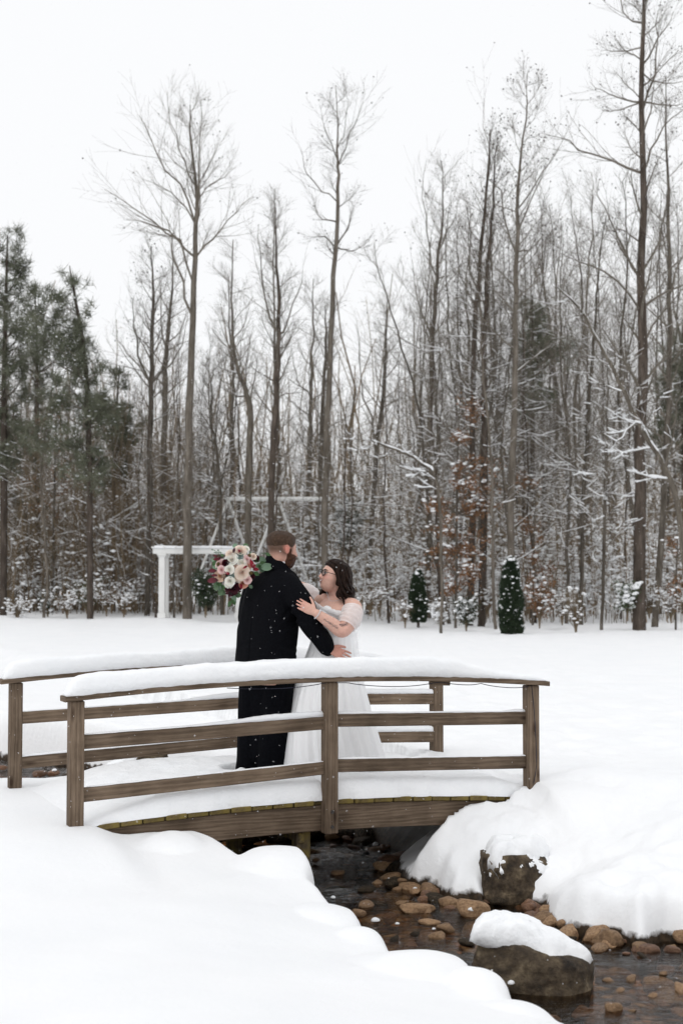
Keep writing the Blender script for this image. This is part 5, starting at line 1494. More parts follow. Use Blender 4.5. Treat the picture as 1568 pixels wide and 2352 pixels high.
def limb(pts, radii, n=22, S=20, squash=None):
    """one tapered limb through joints (rounded caps)"""
    sp = spline(np.concatenate([np.array(pts, float), np.array(radii, float)[:, None]], 1), n)
    # round both ends
    d0 = norm(sp[0, :3] - sp[1, :3]); d1 = norm(sp[-1, :3] - sp[-2, :3])
    head = [np.concatenate([sp[0, :3] + d0 * sp[0, 3] * math.sin(a), [sp[0, 3] * math.cos(a)]]) for a in (1.4, .95, .5)]
    tail = [np.concatenate([sp[-1, :3] + d1 * sp[-1, 3] * math.sin(a), [sp[-1, 3] * math.cos(a)]]) for a in (.5, .95, 1.4)]
    sp = np.concatenate([head, sp, tail])
    V, F = tubes(sp[None, :, :3], sp[None, :, 3], S, squash=squash)
    K = len(sp)
    idx = np.arange(K * S).reshape(K, S)
    V = np.concatenate([V, sp[:1, :3], sp[-1:, :3]])
    t0 = np.stack([np.roll(idx[0], -1), idx[0], np.full(S, K * S)], -1); t1 = np.stack([idx[-1], np.roll(idx[-1], -1), np.full(S, K * S + 1)], -1)
    return V, [F, np.concatenate([t0, t1])]

def torso(sections, yaw, S=40):
    """sections: (centre xyz, half width across the shoulders, half depth, squareness)"""
    a = np.linspace(0, 2 * PI, S, endpoint=False)
    f = np.array((math.cos(yaw), math.sin(yaw), 0)); r = np.array((math.sin(yaw), -math.cos(yaw), 0))
    sec = np.array([(*c, w, d, e) for c, w, d, e in sections], float)
    sec = spline(sec, len(sections) * 5)
    rings = []
    for s in sec:
        ca, sa = np.cos(a), np.sin(a)
        u = np.sign(ca) * np.abs(ca) ** s[5]; v = np.sign(sa) * np.abs(sa) ** s[5]
        rings.append(s[:3] + np.outer(u * s[3], r) + np.outer(v * s[4], f))
    return loft(np.array(rings))

def head_r(D, jaw=1.0, cheek=1.0, wide=1.0):
    def ell(c, r):
        c = np.array(c); r = np.array(r)
        A = ((D / r) ** 2).sum(-1); B = -2 * (D * c / r ** 2).sum(-1); C = (c ** 2 / r ** 2).sum() - 1
        return (-B + np.sqrt(np.maximum(B * B - 4 * A * C, 0))) / (2 * A)
    rs_ = [ell((-.014, 0, .028), (.1, .077 * wide, .092)), ell((.028, 0, -.05), (.064, .057 * jaw * wide, .074 * (.6 + .4 * jaw))), ell((.028, 0, -.012), (.066, .066 * cheek * wide, .072)), ell((-.03, 0, -.04), (.055, .058 * wide, .09))]
    p = 14.0
    return (sum(r ** p for r in rs_)) ** (1 / p) * .985
def sphere_dirs(nu=96, nv=72):
    th = np.linspace(0, 2 * PI, nu, endpoint=False); ph = np.linspace(-PI / 2 + .02, PI / 2 - .02, nv)
    T, Pp = np.meshgrid(th, ph)
    return np.stack([np.cos(Pp) * np.cos(T), np.cos(Pp) * np.sin(T), np.sin(Pp)], -1)
def gs(v, c, s): return np.exp(-((v - c) / s) ** 2)
def head_mesh(jaw=1.0, cheek=1.0, wide=1.0, nose=1.0, smile=0.0):
    D = sphere_dirs()
    V = D * head_r(D, jaw, cheek, wide)[..., None]
    x, y, z = V[..., 0], V[..., 1], V[..., 2]
    fr = smoothstep(.03, .06, x)
    prof = smoothstep(.03, -.024, z) * smoothstep(-.042, -.03, z)
    dx = .024 * nose * gs(y, 0, .0115) * prof + .008 * nose * gs(z, -.028, .01) * gs(np.abs(y), .012, .008)
    dx += .005 * gs(z, .03, .012) * smoothstep(.055, .02, np.abs(y))
    dx -= .011 * gs(np.abs(y), .031, .014) * gs(z, .010, .012)
    dx += (.005 + .004 * smile) * gs(np.abs(y), .040, .018) * gs(z, -.022, .018)
    dx += (1 - .6 * smile) * .006 * gs(z, -.047, .006) * gs(y, 0, .022) + (1 - .6 * smile) * .007 * gs(z, -.064, .007) * gs(y, 0, .019) - .004 * gs(z, -.055, .004) * gs(y, 0, .026) - .003 * gs(z, -.076, .007) * gs(y, 0, .02)
    dx += .007 * gs(z, -.096, .014) * gs(y, 0, .018)
    V = V.copy(); V[..., 0] += dx * fr
    parts = [loft(V)]
    for s in (-1, 1):                     # ears
        E = ICO3[0] * np.array((.019, .009, .033)); E[:, 1] += s * (.079 * wide + .3 * (E[:, 0] < -.004) * .012)
        E[:, 0] += -.012 - .25 * E[:, 2] * .2; E[:, 2] += -.004
        parts.append((E, ICO3[1]))
    return parts
def rot_head(yaw, pitch=0, roll=0):
    return np.array((Matrix.Rotation(yaw, 3, 'Z') @ Matrix.Rotation(-pitch, 3, 'Y') @ Matrix.Rotation(roll, 3, 'X')))
def xf(parts, Rm, c, s=1.0):
    return [((V * s) @ Rm.T + c, F) for V, F in parts]
def shell(offset_fn, jaw, cheek, wide, nu=120, nv=90):
    D = sphere_dirs(nu, nv)
    r = head_r(D, jaw, cheek, wide)
    P = D * r[..., None]
    return loft(P + D * offset_fn(P, D)[..., None])

def hand_parts(wrist, d, back, thumb, size=1.0, curl=(.25, .3, .35, .4), spread=.09, tcurl=.3, tang=.75):
    """palm, four fingers and a thumb leaving the side of the palm; d along the hand, back = back of the hand, thumb = thumb side"""
    d = norm(np.array(d, float)); back = norm(np.array(back, float) - d * np.dot(back, d)); side = norm(np.array(thumb, float)); side = norm(side - d * np.dot(side, d) - back * np.dot(side, back))
    w = np.array(wrist, float); s = size
    out = []
    # palm: a flattened loft
    a = np.linspace(0, 2 * PI, 16, endpoint=False)
    rings = []
    for t, hw, hd in ((-.02, .024, .018), (.01, .03, .017), (.04, .039, .015), (.07, .042, .0135), (.088, .04, .011), (.094, .034, .007)):
        rings.append(w + d * t * s + np.outer(np.cos(a) * hw * s, side) + np.outer(np.sin(a) * hd * s, back))
    out.append(loft(np.array(rings)))
    lens = (.073, .082, .077, .061)
    offs = (.030, .0105, -.0105, -.030)
    for k in range(4):
        b = w + d * (.084 - .006 * abs(k - 1.2)) * s + side * offs[k] * s
        dirn = norm(d + side * (1.5 - k) * spread)
        pts, cur, ang = [b - dirn * .015 * s, b], b, 0
        for j, fr_ in enumerate((.45, .3, .25)):
            ang += curl[k] * (.6 if j == 0 else 1.0)
            cur = cur + (dirn * math.cos(ang) - back * math.sin(ang)) * lens[k] * fr_ * s
            pts.append(cur)
        out.append(limb(pts, [.0088 * s, .0088 * s, .0083 * s, .0075 * s, .0062 * s], n=16, S=10))
    b = w + d * .022 * s + side * .026 * s
    td = norm(d * math.cos(tang) + side * math.sin(tang) - back * .15)
    p1 = b + td * .034 * s; p2 = p1 + norm(td + d * .25 - back * tcurl) * .032 * s; p3 = p2 + norm(td + d * .55 - back * tcurl * 1.6) * .024 * s
    out.append(limb([b - td * .01, b, p1, p2, p3], [.013 * s, .0135 * s, .0115 * s, .0098 * s, .0075 * s], n=16, S=10))
    return out

def skin_mat(name):
    m, t, b = mat(name, 0.48, 0.35)
    at = nd(t, 'ShaderNodeAttribute'); at.attribute_name = 'tint'
    n = nd(t, 'ShaderNodeTexNoise'); n.inputs['Scale'].default_value = 60; n.inputs['Detail'].default_value = 6
    tc = nd(t, 'ShaderNodeTexCoord'); t.links.new(tc.outputs['Object'], n.inputs['Vector'])
    r = ramp(t, n.outputs['Fac'], [(.3, (.93, .92, .92)), (.7, (1.05, 1.05, 1.05))])
    mu = nd(t, 'ShaderNodeMixRGB', blend_type='MULTIPLY'); mu.inputs[0].default_value = 1
    t.links.new(at.outputs['Color'], mu.inputs[1]); t.links.new(r, mu.inputs[2]); t.links.new(mu.outputs[0], b.inputs['Base Color'])
    b.inputs['Subsurface Weight'].default_value = 0.12
    b.inputs['Subsurface Radius'].default_value = (.01, .004, .002)
    b.inputs['Subsurface Scale'].default_value = 0.6
    return m
M['skin'] = skin_mat('skin')
M['coat'] = noise_mat('black_wool', [(.3, (.0022, .0024, .0034)), (.7, (.0055, .006, .008))], scale=90, detail=5, rough=.93, spec=.07, bump=.25, bscale=260)
M['trousers'] = noise_mat('black_trousers', [(.3, (.0022, .0024, .0034)), (.7, (.005, .0055, .0075))], scale=70, rough=.95, spec=.05, bump=.2, bscale=200)
M['shirt'] = noise_mat('white_shirt', [(.3, (.72, .73, .76)), (.7, (.8, .8, .82))], scale=20, rough=.8)
M['shoe'] = noise_mat('black_leather', [(.3, (.008, .008, .008)), (.7, (.018, .017, .016))], scale=20, rough=.35, spec=.5)
M['hair_brown'] = noise_mat('short_brown_hair', [(.3, (.03, .016, .009)), (.55, (.085, .047, .027)), (.75, (.15, .09, .055))], scale=55, detail=8, rough=.6, spec=.3, stretch=(1, 3, 1), bump=.9, bscale=160)
M['beard'] = noise_mat('reddish_beard', [(.3, (.035, .014, .008)), (.55, (.09, .037, .02)), (.75, (.15, .07, .042))], scale=60, detail=8, rough=.65, spec=.25, bump=1.0, bscale=170)
M['hair_dark'] = noise_mat('dark_wavy_hair', [(.3, (.007, .0034, .0024)), (.55, (.02, .0098, .0066)), (.78, (.055, .028, .018))], scale=40, detail=8, rough=.5, spec=.15, bump=.6, bscale=150)
M['dress'] = noise_mat('white_tulle_skirt', [(.3, (.88, .885, .895)), (.7, (.91, .91, .92))], scale=6, rough=.75, spec=.2, bump=.15, bscale=120)
M['eye_white'] = noise_mat('eye_white', [(.3, (.6, .58, .56)), (.7, (.7, .68, .66))], scale=20, rough=.25, spec=.5)
M['iris'] = noise_mat('dark_iris', [(.3, (.012, .008, .006)), (.7, (.03, .018, .012))], scale=80, rough=.2, spec=.6)
M['lip'] = noise_mat('rose_lip', [(.3, (.36, .13, .115)), (.7, (.45, .19, .165))], scale=60, rough=.4, spec=.4)
M['teeth'] = noise_mat('teeth', [(.3, (.7, .67, .62)), (.7, (.78, .76, .72))], scale=60, rough=.3, spec=.5)
M['frame'] = noise_mat('dark_spectacle_frame', [(.3, (.008, .006, .006)), (.7, (.03, .02, .015))], scale=60, rough=.3, spec=.5)
M['silver'] = noise_mat('silver', [(.3, (.6, .6, .62)), (.7, (.75, .75, .77))], scale=60, rough=.25, spec=.6)
M['dark_tint'] = noise_mat('tattoo_ink', [(.3, (.07, .07, .085)), (.7, (.11, .11, .13))], scale=60, rough=.6)
def lace_mat():
    m, t, b = mat('white_lace', .75, .2)
    tc = nd(t, 'ShaderNodeTexCoord')
    v = nd(t, 'ShaderNodeTexVoronoi'); v.inputs['Scale'].default_value = 80; v.feature = 'DISTANCE_TO_EDGE'
    n = nd(t, 'ShaderNodeTexNoise'); n.inputs['Scale'].default_value = 25
    t.links.new(tc.outputs['Object'], n.inputs['Vector']); t.links.new(tc.outputs['Object'], v.inputs['Vector'])
    c = ramp(t, v.outputs['Distance'], [(0, (.9, .9, .905)), (.12, (.84, .84, .85))])
    t.links.new(c, b.inputs['Base Color'])
    bp = nd(t, 'ShaderNodeBump'); bp.inputs['Strength'].default_value = .35; bp.inputs['Distance'].default_value = .004; bp.invert = True
    t.links.new(v.outputs['Distance'], bp.inputs['Height']); t.links.new(bp.outputs[0], b.inputs['Normal'])
    return m
M['lace'] = lace_mat()
def sheer_mat(name, col, alpha):
    m = bpy.data.materials.new(name); m.use_nodes = True; t = m.node_tree; t.nodes.clear()
    o = nd(t, 'ShaderNodeOutputMaterial'); a = nd(t, 'ShaderNodeBsdfTransparent'); d = nd(t, 'ShaderNodeBsdfDiffuse'); tr = nd(t, 'ShaderNodeBsdfTranslucent'); m1 = nd(t, 'ShaderNodeMixShader'); m2 = nd(t, 'ShaderNodeMixShader')
    d.inputs[0].default_value = (*col, 1); tr.inputs[0].default_value = (*col, 1)
    tc = nd(t, 'ShaderNodeTexCoord'); n = nd(t, 'ShaderNodeTexNoise'); n.inputs['Scale'].default_value = 18; t.links.new(tc.outputs['Object'], n.inputs['Vector'])
    r = ramp(t, n.outputs['Fac'], [(.3, (alpha - .12,) * 3), (.7, (alpha + .12,) * 3)])
    m1.inputs[0].default_value = .35
    t.links.new(d.outputs[0], m1.inputs[1]); t.links.new(tr.outputs[0], m1.inputs[2]); t.links.new(r, m2.inputs[0]); t.links.new(a.outputs[0], m2.inputs[1]); t.links.new(m1.outputs[0], m2.inputs[2]); t.links.new(m2.outputs[0], o.inputs[0])
    return m
M['tulle'] = sheer_mat('sheer_tulle', (.95, .95, .955), .72)
M['veil'] = sheer_mat('sheer_veil', (.88, .88, .89), .35)
def glass_mat():
    m = bpy.data.materials.new('spectacle_lens'); m.use_nodes = True; t = m.node_tree; t.nodes.clear()
    o = nd(t, 'ShaderNodeOutputMaterial'); a = nd(t, 'ShaderNodeBsdfTransparent'); g = nd(t, 'ShaderNodeBsdfGlossy'); g.inputs['Roughness'].default_value = .02
    f = nd(t, 'ShaderNodeFresnel'); mx = nd(t, 'ShaderNodeMixShader'); t.links.new(f.outputs[0], mx.inputs[0]); t.links.new(a.outputs[0], mx.inputs[1]); t.links.new(g.outputs[0], mx.inputs[2]); t.links.new(mx.outputs[0], o.inputs[0])
    return m
M['lens'] = glass_mat()

def wrinkle(me, amp, fr, seed, lo=None):
    V = coords(me); N = normals(me)
    a = amp * fbm(V * np.array(fr), 3, seed)
    set_coords(me, V + N * a[:, None])

# ---------------------------------------------------------------- groom
GY = math.radians(42)                        # he faces right and away
gf = np.array((math.cos(GY), math.sin(GY), 0)); gr = np.array((math.sin(GY), -math.cos(GY), 0))
groom = empty('person', Q(600, 1792, 0))
tag(groom, 'bearded person in a black overcoat on the bridge, seen from behind, arm round the partner', 'person')
g_head_c = Q(649, 1262, .0)
g_head_R = rot_head(math.radians(31), -.16, 0)
GJ = dict(jaw=1.1, cheek=1.06, wide=1.1)
GS = np.array((1.1, 1.1, 1.03))
r_sh, r_el, r_wr = Q(668, 1352, -.15), Q(713, 1436, -.2), Q(748, 1486, -.15)
l_sh, l_el, l_wr = Q(588, 1350, .17), Q(573, 1432, .16), Q(612, 1440, .38)
parts = xf(head_mesh(nose=1.0, **GJ), g_head_R, g_head_c, GS)
parts.append(limb([Q(641, 1275, .0), Q(637, 1300, 0), Q(634, 1325, .0)], [.068, .072, .08]))
parts.append(torso([(Q(634, 1318), .09, .07, 1), (Q(630, 1338), .19, .10, .9), (Q(626, 1380), .21, .14, .9), (Q(620, 1450), .21, .16, .9), (Q(614, 1520), .21, .16, .9), (Q(610, 1570), .19, .15, .9)], GY))
parts.append(limb([r_sh, r_el, r_wr], [.06, .05, .034]))
parts.append(limb([l_sh, l_el, l_wr], [.06, .05, .034]))
g_hd = Q(783, 1502, -.165) - r_wr
parts += hand_parts(r_wr + norm(g_hd) * .028, g_hd, (-.0, -.8, .55), (.35, -.25, .8), 1.04, curl=(.10, .16, .2, .28), spread=.12)
parts += hand_parts(l_wr + np.array((.02, .0, 0)), (.9, .1, 0), (0, .9, .3), (0, .1, 1), 1.0)
legs = [([Q(641, 1540, -.05), Q(633, 1650, -.06), Q(622, 1790, -.06)], -1), ([Q(588, 1540, .05), Q(580, 1650, .06), Q(574, 1785, .07)], 1)]
for pts, _ in legs:
    parts.append(limb(pts, [.095, .07, .045]))
me = remesh(mesh_of(parts), .0042, 2, .28)
V = coords(me)
Lh = ((V - g_head_c) @ g_head_R) / GS
SK_G = np.array((.53, .30, .235))
C = np.tile(SK_G, (len(V), 1))
def mixc(C, col, f): return C * (1 - f[:, None]) + np.array(col) * f[:, None]
hd = np.linalg.norm(Lh, axis=1) < .17
x, y, z = Lh[:, 0], Lh[:, 1], Lh[:, 2]
fade = smoothstep(-.075, .0, z) * smoothstep(.05, .02, x) * hd * smoothstep(.125, .11, np.abs(y)) * (1 - gs(x, -.012, .022) * gs(z, -.004, .036) * (np.abs(y) > .07))
C = mixc(C, (.095, .052, .032), np.clip(fade * 1.0, 0, .95))
C = mixc(C, (.62, .2, .15), gs(x, -.012, .024) * gs(z, -.004, .036) * (np.abs(y) > .076) * hd * .8)
C = mixc(C, (.6, .26, .2), gs(np.abs(y), .045, .025) * gs(z, -.02, .02) * (x > .03) * hd * .5)
nose_red = gs(y, 0, .02) * gs(z, -.025, .02) * (x > .08) * hd
C = mixc(C, (.6, .26, .2), nose_red * .5)
hand_m = np.linalg.norm(V - Q(772, 1495, -.16), axis=1) < .16
C = mixc(C, (.58, .27, .21), hand_m * (.35 + .3 * smoothstep(.0, .12, np.linalg.norm(V - r_wr, axis=1))))
paint(me, 'tint', C)
gb = link('body', me, M['skin'], None)
def attach(o, root):
    o.parent = root; o.matrix_parent_inverse = Matrix.Translation(-root.location)
    return o
attach(gb, groom)
# short hair and beard: shells that rise out of the skin where hair grows
def g_hair(P, D):
    x, y, z = P[..., 0], P[..., 1], P[..., 2]
    n = fbm(P * np.array((30, 60, 30)), 3, 31)
    line = .024 + .04 * smoothstep(.02, .075, x) - .014 * smoothstep(-.03, -.09, x) + .03 * smoothstep(.06, .09, x) + .007 * n
    mk = smoothstep(-.03, .06, z - line)
    return -.005 + mk * (.021 + .008 * smoothstep(.0, .08, x)) + mk * .004 * n
def g_beard(P, D):
    x, y, z = P[..., 0], P[..., 1], P[..., 2]
    mk = smoothstep(-.020, -.038, z) * smoothstep(-.008, .02, x)
    burn = smoothstep(.02, .004, np.abs(x - .018)) * smoothstep(.02, .0, z) * (z > -.06)
    lipgap = gs(z, -.057, .007) * gs(y, 0, .022) * (x > .05)
    mk = np.clip(mk + .55 * burn, 0, 1) * (1 - .9 * lipgap)
    return -.006 + mk * .0135 + mk * smoothstep(-.06, -.11, z) * .010 + mk * .0045 * fbm(P * 55, 3, 33)
for nm, fn, mt in (('hair', g_hair, 'hair_brown'), ('beard', g_beard, 'beard')):
    Vh, Fh = shell(fn, **GJ)
    o = link(nm, mk_mesh(nm, (Vh * GS) @ g_head_R.T + g_head_c, Fh), M[mt]); attach(o, groom)
for s in (-1, 1):
    E = ICO2[0] * .0115 + np.array((.073, s * .029, .010))
    o = link('eye', mk_mesh('eye', (E * GS) @ g_head_R.T + g_head_c, ICO2[1]), M['iris']); attach(o, groom)
    b = spline(np.array([(.085, s * .015, .027), (.084, s * .03, .031), (.07, s * .048, .026)]) * GS, 8) @ g_head_R.T + g_head_c
    o = link('eyebrow', mk_mesh('eyebrow', *tubes(b[None], np.full((1, 8), .0035), 6)), M['beard']); attach(o, groom)
# overcoat
parts = [torso([(Q(638, 1303, .01), .08, .07, 1), (Q(636, 1311, .01), .115, .09, 1), (Q(632, 1324, .01), .185, .12, .9), (Q(628, 1345), .225, .15, .85), (Q(622, 1390), .235, .175, .85), (Q(616, 1440), .238, .185, .88), (Q(612, 1490), .238, .19, .88), (Q(610, 1530), .24, .19, .88), (Q(609, 1562), .238, .186, .88)], GY, 56)]
parts.append(limb([Q(650, 1338, -.10), r_sh, Q(694, 1392, -.2), r_el, Q(736, 1465, -.175), r_wr + norm(r_wr - r_el) * .0], [.078, .09, .085, .076, .068, .062], n=34, S=28))
parts.append(limb([Q(605, 1338, .12), l_sh, Q(572, 1395, .2), l_el, l_wr], [.078, .09, .083, .074, .062], n=30, S=28))
me = remesh(mesh_of(parts), .0085, 3)
V = coords(me); N = normals(me)
t_ = V - Q(616, 1440)
back = V @ gf
seam = (V - Q(628, 1400)) @ gr
bz = smoothstep(1.05, 1.25, V[:, 2])
bk = N @ (-gf) > .3
disp = .011 * fbm(V * np.array((5, 5, 2.2)), 3, 51) + .004 * fbm(V * np.array((14, 14, 8)), 2, 52)
disp -= .006 * gs(seam, .0, .006) * bk * smoothstep(1.5, 1.3, V[:, 2])
# drag folds from the armpit across the back and round the elbow
for (px, py, dy, ang, am) in ((672, 1405, -.2, .9, .012), (680, 1430, -.2, .8, .010), (715, 1440, -.24, -.3, .011), (722, 1452, -.24, -.4, .009), (600, 1400, -.05, -.6, .006), (590, 1480, -.05, .3, .007), (650, 1490, -.1, -.2, .008)):
    c = Q(px, py, dy); d = V - c
    along = d[:, 0] * math.cos(ang) + d[:, 2] * math.sin(ang); across = -d[:, 0] * math.sin(ang) + d[:, 2] * math.cos(ang)
    disp += am * (gs(across, 0, .012) - .8 * gs(across, .026, .013)) * gs(along, 0, .10) * gs(d[:, 1], 0, .12)
set_coords(me, V + N * disp[:, None])
o = link('overcoat', me, M['coat']); attach(o, groom)
# standing coat collar, shirt collar
def collar(c0, c1, r0, r1, gap, m, name, th=.006, yaw=GY, tilt=.35, roll=0.0):
    a = np.linspace(gap, 2 * PI - gap, 40)
    f = np.array((math.cos(yaw), math.sin(yaw), 0)); r = np.array((math.sin(yaw), -math.cos(yaw), 0))
    rows = []
    for t in np.linspace(0, 1, 5):
        c = c0 * (1 - t) + c1 * t; rr = r0 * (1 - t) + r1 * t
        p = c + np.outer(np.cos(a) * rr * 1.02, f) + np.outer(np.sin(a) * rr, r)
        p[:, 2] -= tilt * rr * np.cos(a) * (.4 + .6 * t) + roll * np.sin(a) * t
        rows.append(p)
    outer = np.array(rows); ctr = np.array([(c0 * (1 - t) + c1 * t) for t in np.linspace(0, 1, 5)])[:, None]
    inner = ctr + (outer - ctr) * (1 - th / r0); inner[..., 2] = outer[..., 2]
    ring = np.concatenate([outer, inner[::-1]], 0)     # (10, 40, 3) -> loft along the sweep
    V, F = loft(np.swapaxes(ring, 0, 1))
    o = link(name, mk_mesh(name, V, F), M[m]); attach(o, groom)
collar(Q(637, 1316, .02), Q(640, 1290, .01), .115, .086, .6, 'coat', 'coat_collar', .012, tilt=.55, roll=.02)
collar(Q(639, 1310, .02), Q(643, 1286, .015), .092, .0785, .4, 'shirt', 'shirt_collar', .004, tilt=.5)
cf = limb([r_wr - norm(r_wr - r_el) * .02, r_wr + norm(r_wr - r_el) * .028], [.05, .045], n=6, S=24)
o = link('shirt_cuff', mk_mesh('shirt_cuff', *cf), M['coat']); attach(o, groom)
# trousers and shoes
tparts = [limb([Q(612, 1535, 0), Q(604, 1640, .01), Q(598, 1735, .01)], [.15, .105, .085], n=24, S=30)]
for k, (pts, s) in enumerate(legs):
    q = [pts[0] + np.array((0, 0, .1)), pts[0], (pts[0] + pts[1]) / 2, pts[1], (pts[1] + pts[2]) / 2, pts[2] + np.array((0, 0, .03))]
    Vt, Ft = limb(q, [.135, .132, .122, .112, .106, .104], n=40, S=36)
    tparts.append((Vt, Ft))
tme = remesh(mesh_of(tparts), .009, 3)
Vt = coords(tme); Nt = normals(tme)
set_coords(tme, Vt + Nt * (.010 * fbm(Vt * np.array((9, 9, 2.0)), 3, 61) + .006 * fbm(Vt * np.array((4, 4, 14)), 2, 64) * smoothstep(.55, .25, Vt[:, 2]))[:, None])
attach(link('trousers', tme, M['trousers']), groom)
for k, (pts, s) in enumerate(legs):
    sh = limb([pts[2] - gf * .07 + np.array((0, 0, .0)), pts[2] + gf * .05, pts[2] + gf * .19 + np.array((0, 0, -.015))], [.045, .05, .036], n=16, S=18)
    o = link('shoe', mk_mesh('shoe', *sh), M['shoe']); attach(o, groom)

# ---------------------------------------------------------------- bride
BYAW = math.radians(207)                     # she faces left and a little towards the camera
bf = np.array((math.cos(BYAW), math.sin(BYAW), 0)); br = np.array((math.sin(BYAW), -math.cos(BYAW), 0))   # br: her right
bride = empty('person', Q(768, 1795, .1))
tag(bride, 'smiling person with glasses and dark wavy hair in a white off-shoulder wedding dress', 'person')
b_head_c = Q(765, 1324, .02)
b_head_R = rot_head(math.radians(206), .23, -.06)
BJ = dict(jaw=1.06, cheek=1.12, wide=1.06)
BS = .97
ls, le, lw = Q(811, 1398, -.12), Q(786, 1449, -.24), Q(727, 1409, -.285)
rsx, re_, rw = Q(728, 1382, .2), Q(694, 1352, .36), Q(612, 1330, .30)
parts = xf(head_mesh(nose=.9, smile=1.0, **BJ), b_head_R, b_head_c, BS)
parts.append(limb([Q(770, 1340, .04), Q(772, 1362, .05), Q(774, 1384, .06)], [.058, .06, .075]))
parts.append(torso([(Q(774, 1366, .06), .07, .06, 1), (Q(773, 1377, .06), .13, .085, .95), (Q(771, 1390, .06), .19, .11, .9), (Q(769, 1405, .05), .195, .135, .9), (Q(768, 1430, .05), .17, .15, .92), (Q(768, 1470, .06), .155, .145, .95), (Q(766, 1520, .07), .19, .17, .95), (Q(766, 1570, .08), .19, .18, .95)], BYAW))
parts.append(limb([Q(800, 1386, -.07), ls, (ls + le) / 2 + np.array((.012, -.01, 0)), le, (le * .6 + lw * .4), lw], [.05, .066, .064, .05, .047, .031], n=34, S=24))
parts.append(limb([Q(745, 1378, .12), rsx, re_, rw], [.05, .062, .05, .034], n=28, S=22))
b_hd = Q(678, 1381, -.31) - lw
parts += hand_parts(lw + norm(b_hd) * .012, b_hd, (-.1, -.95, .25), (.55, .0, .85), .93, curl=(.05, .07, .10, .14), spread=.035, tcurl=-.1, tang=.85)
parts += hand_parts(rw, Q(580, 1326, .22) - rw, (0, .2, .95), (0, .9, 0), .9, curl=(.5, .5, .5, .5))
for s in (-1, 1):
    hp = Q(768, 1560, .08) + br * s * .09; an = Q(768, 1788, .08) + br * s * .08
    parts.append(limb([hp, (hp + an) / 2, an], [.1, .065, .045]))
me = remesh(mesh_of(parts), .004, 2, .28)
V = coords(me)
Lh = ((V - b_head_c) / BS) @ b_head_R
C = np.tile(np.array((.64, .39, .31)), (len(V), 1))
hd = np.linalg.norm(Lh, axis=1) < .17
x, y, z = Lh[:, 0], Lh[:, 1], Lh[:, 2]
C = mixc(C, (.68, .29, .24), gs(np.abs(y), .045, .022) * gs(z, -.018, .018) * (x > .04) * hd * .6)
C = mixc(C, (.66, .30, .25), gs(y, 0, .018) * gs(z, -.026, .012) * (x > .08) * hd * .4)
dark_tint = hd * gs(np.abs(y), .031, .015) * gs(z, .010, .009) * (x > .05)  # darker brown tint around both eyes
C = mixc(C, (.4, .22, .18), dark_tint * .55)
C = mixc(C, (.6, .34, .28), smoothstep(-.085, -.12, z) * (np.hypot(x, y) < .09) * (np.linalg.norm(Lh, axis=1) < .2) * .35)
fing = np.linalg.norm(V - Q(690, 1386, -.3), axis=1)
C = mixc(C, (.66, .33, .27), smoothstep(.09, .02, fing) * .5)
C = mixc(C, (.70, .36, .31), gs(np.linalg.norm(V - le, axis=1), 0, .05) * .5)
paint(me, 'tint', C)
bbody = attach(link('body', me, M['skin']), bride)
def bl(p): return (np.asarray(p, float) * BS) @ b_head_R.T + b_head_c
for s in (-1, 1):
    o = link('eye', mk_mesh('eye', bl(ICO2[0] * np.array((.0115, .0125, .0075)) + np.array((.0835, s * .031, .010))), ICO2[1]), M['eye_white']); attach(o, bride)
    o2 = link('iris', mk_mesh('iris', bl(ICO2[0] * np.array((.004, .0058, .0058)) + np.array((.093, s * .031 + .002, .011))), ICO2[1]), M['iris']); attach(o2, bride)
    lash = spline(np.array([(.088, s * .018, .013), (.095, s * .03, .0175), (.083, s * .046, .013)]), 9)
    o = link('eyelash', mk_mesh('eyelash', *tubes(bl(lash)[None], np.full((1, 9), .0020), 5)), M['frame']); attach(o, bride)
    b = spline(np.array([(.092, s * .013, .030), (.093, s * .03, .036), (.076, s * .05, .029)]), 9)
    o = link('eyebrow', mk_mesh('eyebrow', *tubes(bl(b)[None], np.linspace(.0034, .0018, 9)[None], 6)), M['hair_dark']); attach(o, bride)
# mouth: open smile
ml = lambda yy, zz, xx: bl(np.stack([xx, yy, zz], -1))
yy = np.linspace(-.03, .03, 15); cv = (yy / .03) ** 2
def face_x(yy, zz):
    D = norm(np.stack([np.full_like(yy, .085), yy, zz], -1)); r = head_r(D, **BJ)
    return (D * r[..., None])[..., 0]
up = np.stack([face_x(yy, -.047 + .012 * cv) + .0042 * (1 - cv) + .001, yy, -.047 + .014 * cv], -1)
lo = np.stack([face_x(yy, -.062 + .027 * cv) + .0042 * (1 - cv) + .001, yy, -.064 + .033 * cv], -1)
o = link('lips', mk_mesh('lips', *tubes(np.stack([bl(up), bl(lo)]), np.stack([np.linspace(.0, 1, 15) * 0 + .0012 + .0012 * (1 - cv), .0012 + .0018 * (1 - cv)]), 6)), M['lip']); attach(o, bride)
mid = [up * (1 - t) + lo * t + np.array((.0, 0, 0)) for t in (0.05, .5, .95)]
mid = np.array(mid); mid[1, :, 0] += .001
idx = np.arange(45).reshape(3, 15)
o = link('teeth', mk_mesh('teeth', bl(mid.reshape(-1, 3)), np.stack([idx[:-1, :-1], idx[:-1, 1:], idx[1:, 1:], idx[1:, :-1]], -1).reshape(-1, 4)), M['teeth']); attach(o, bride)
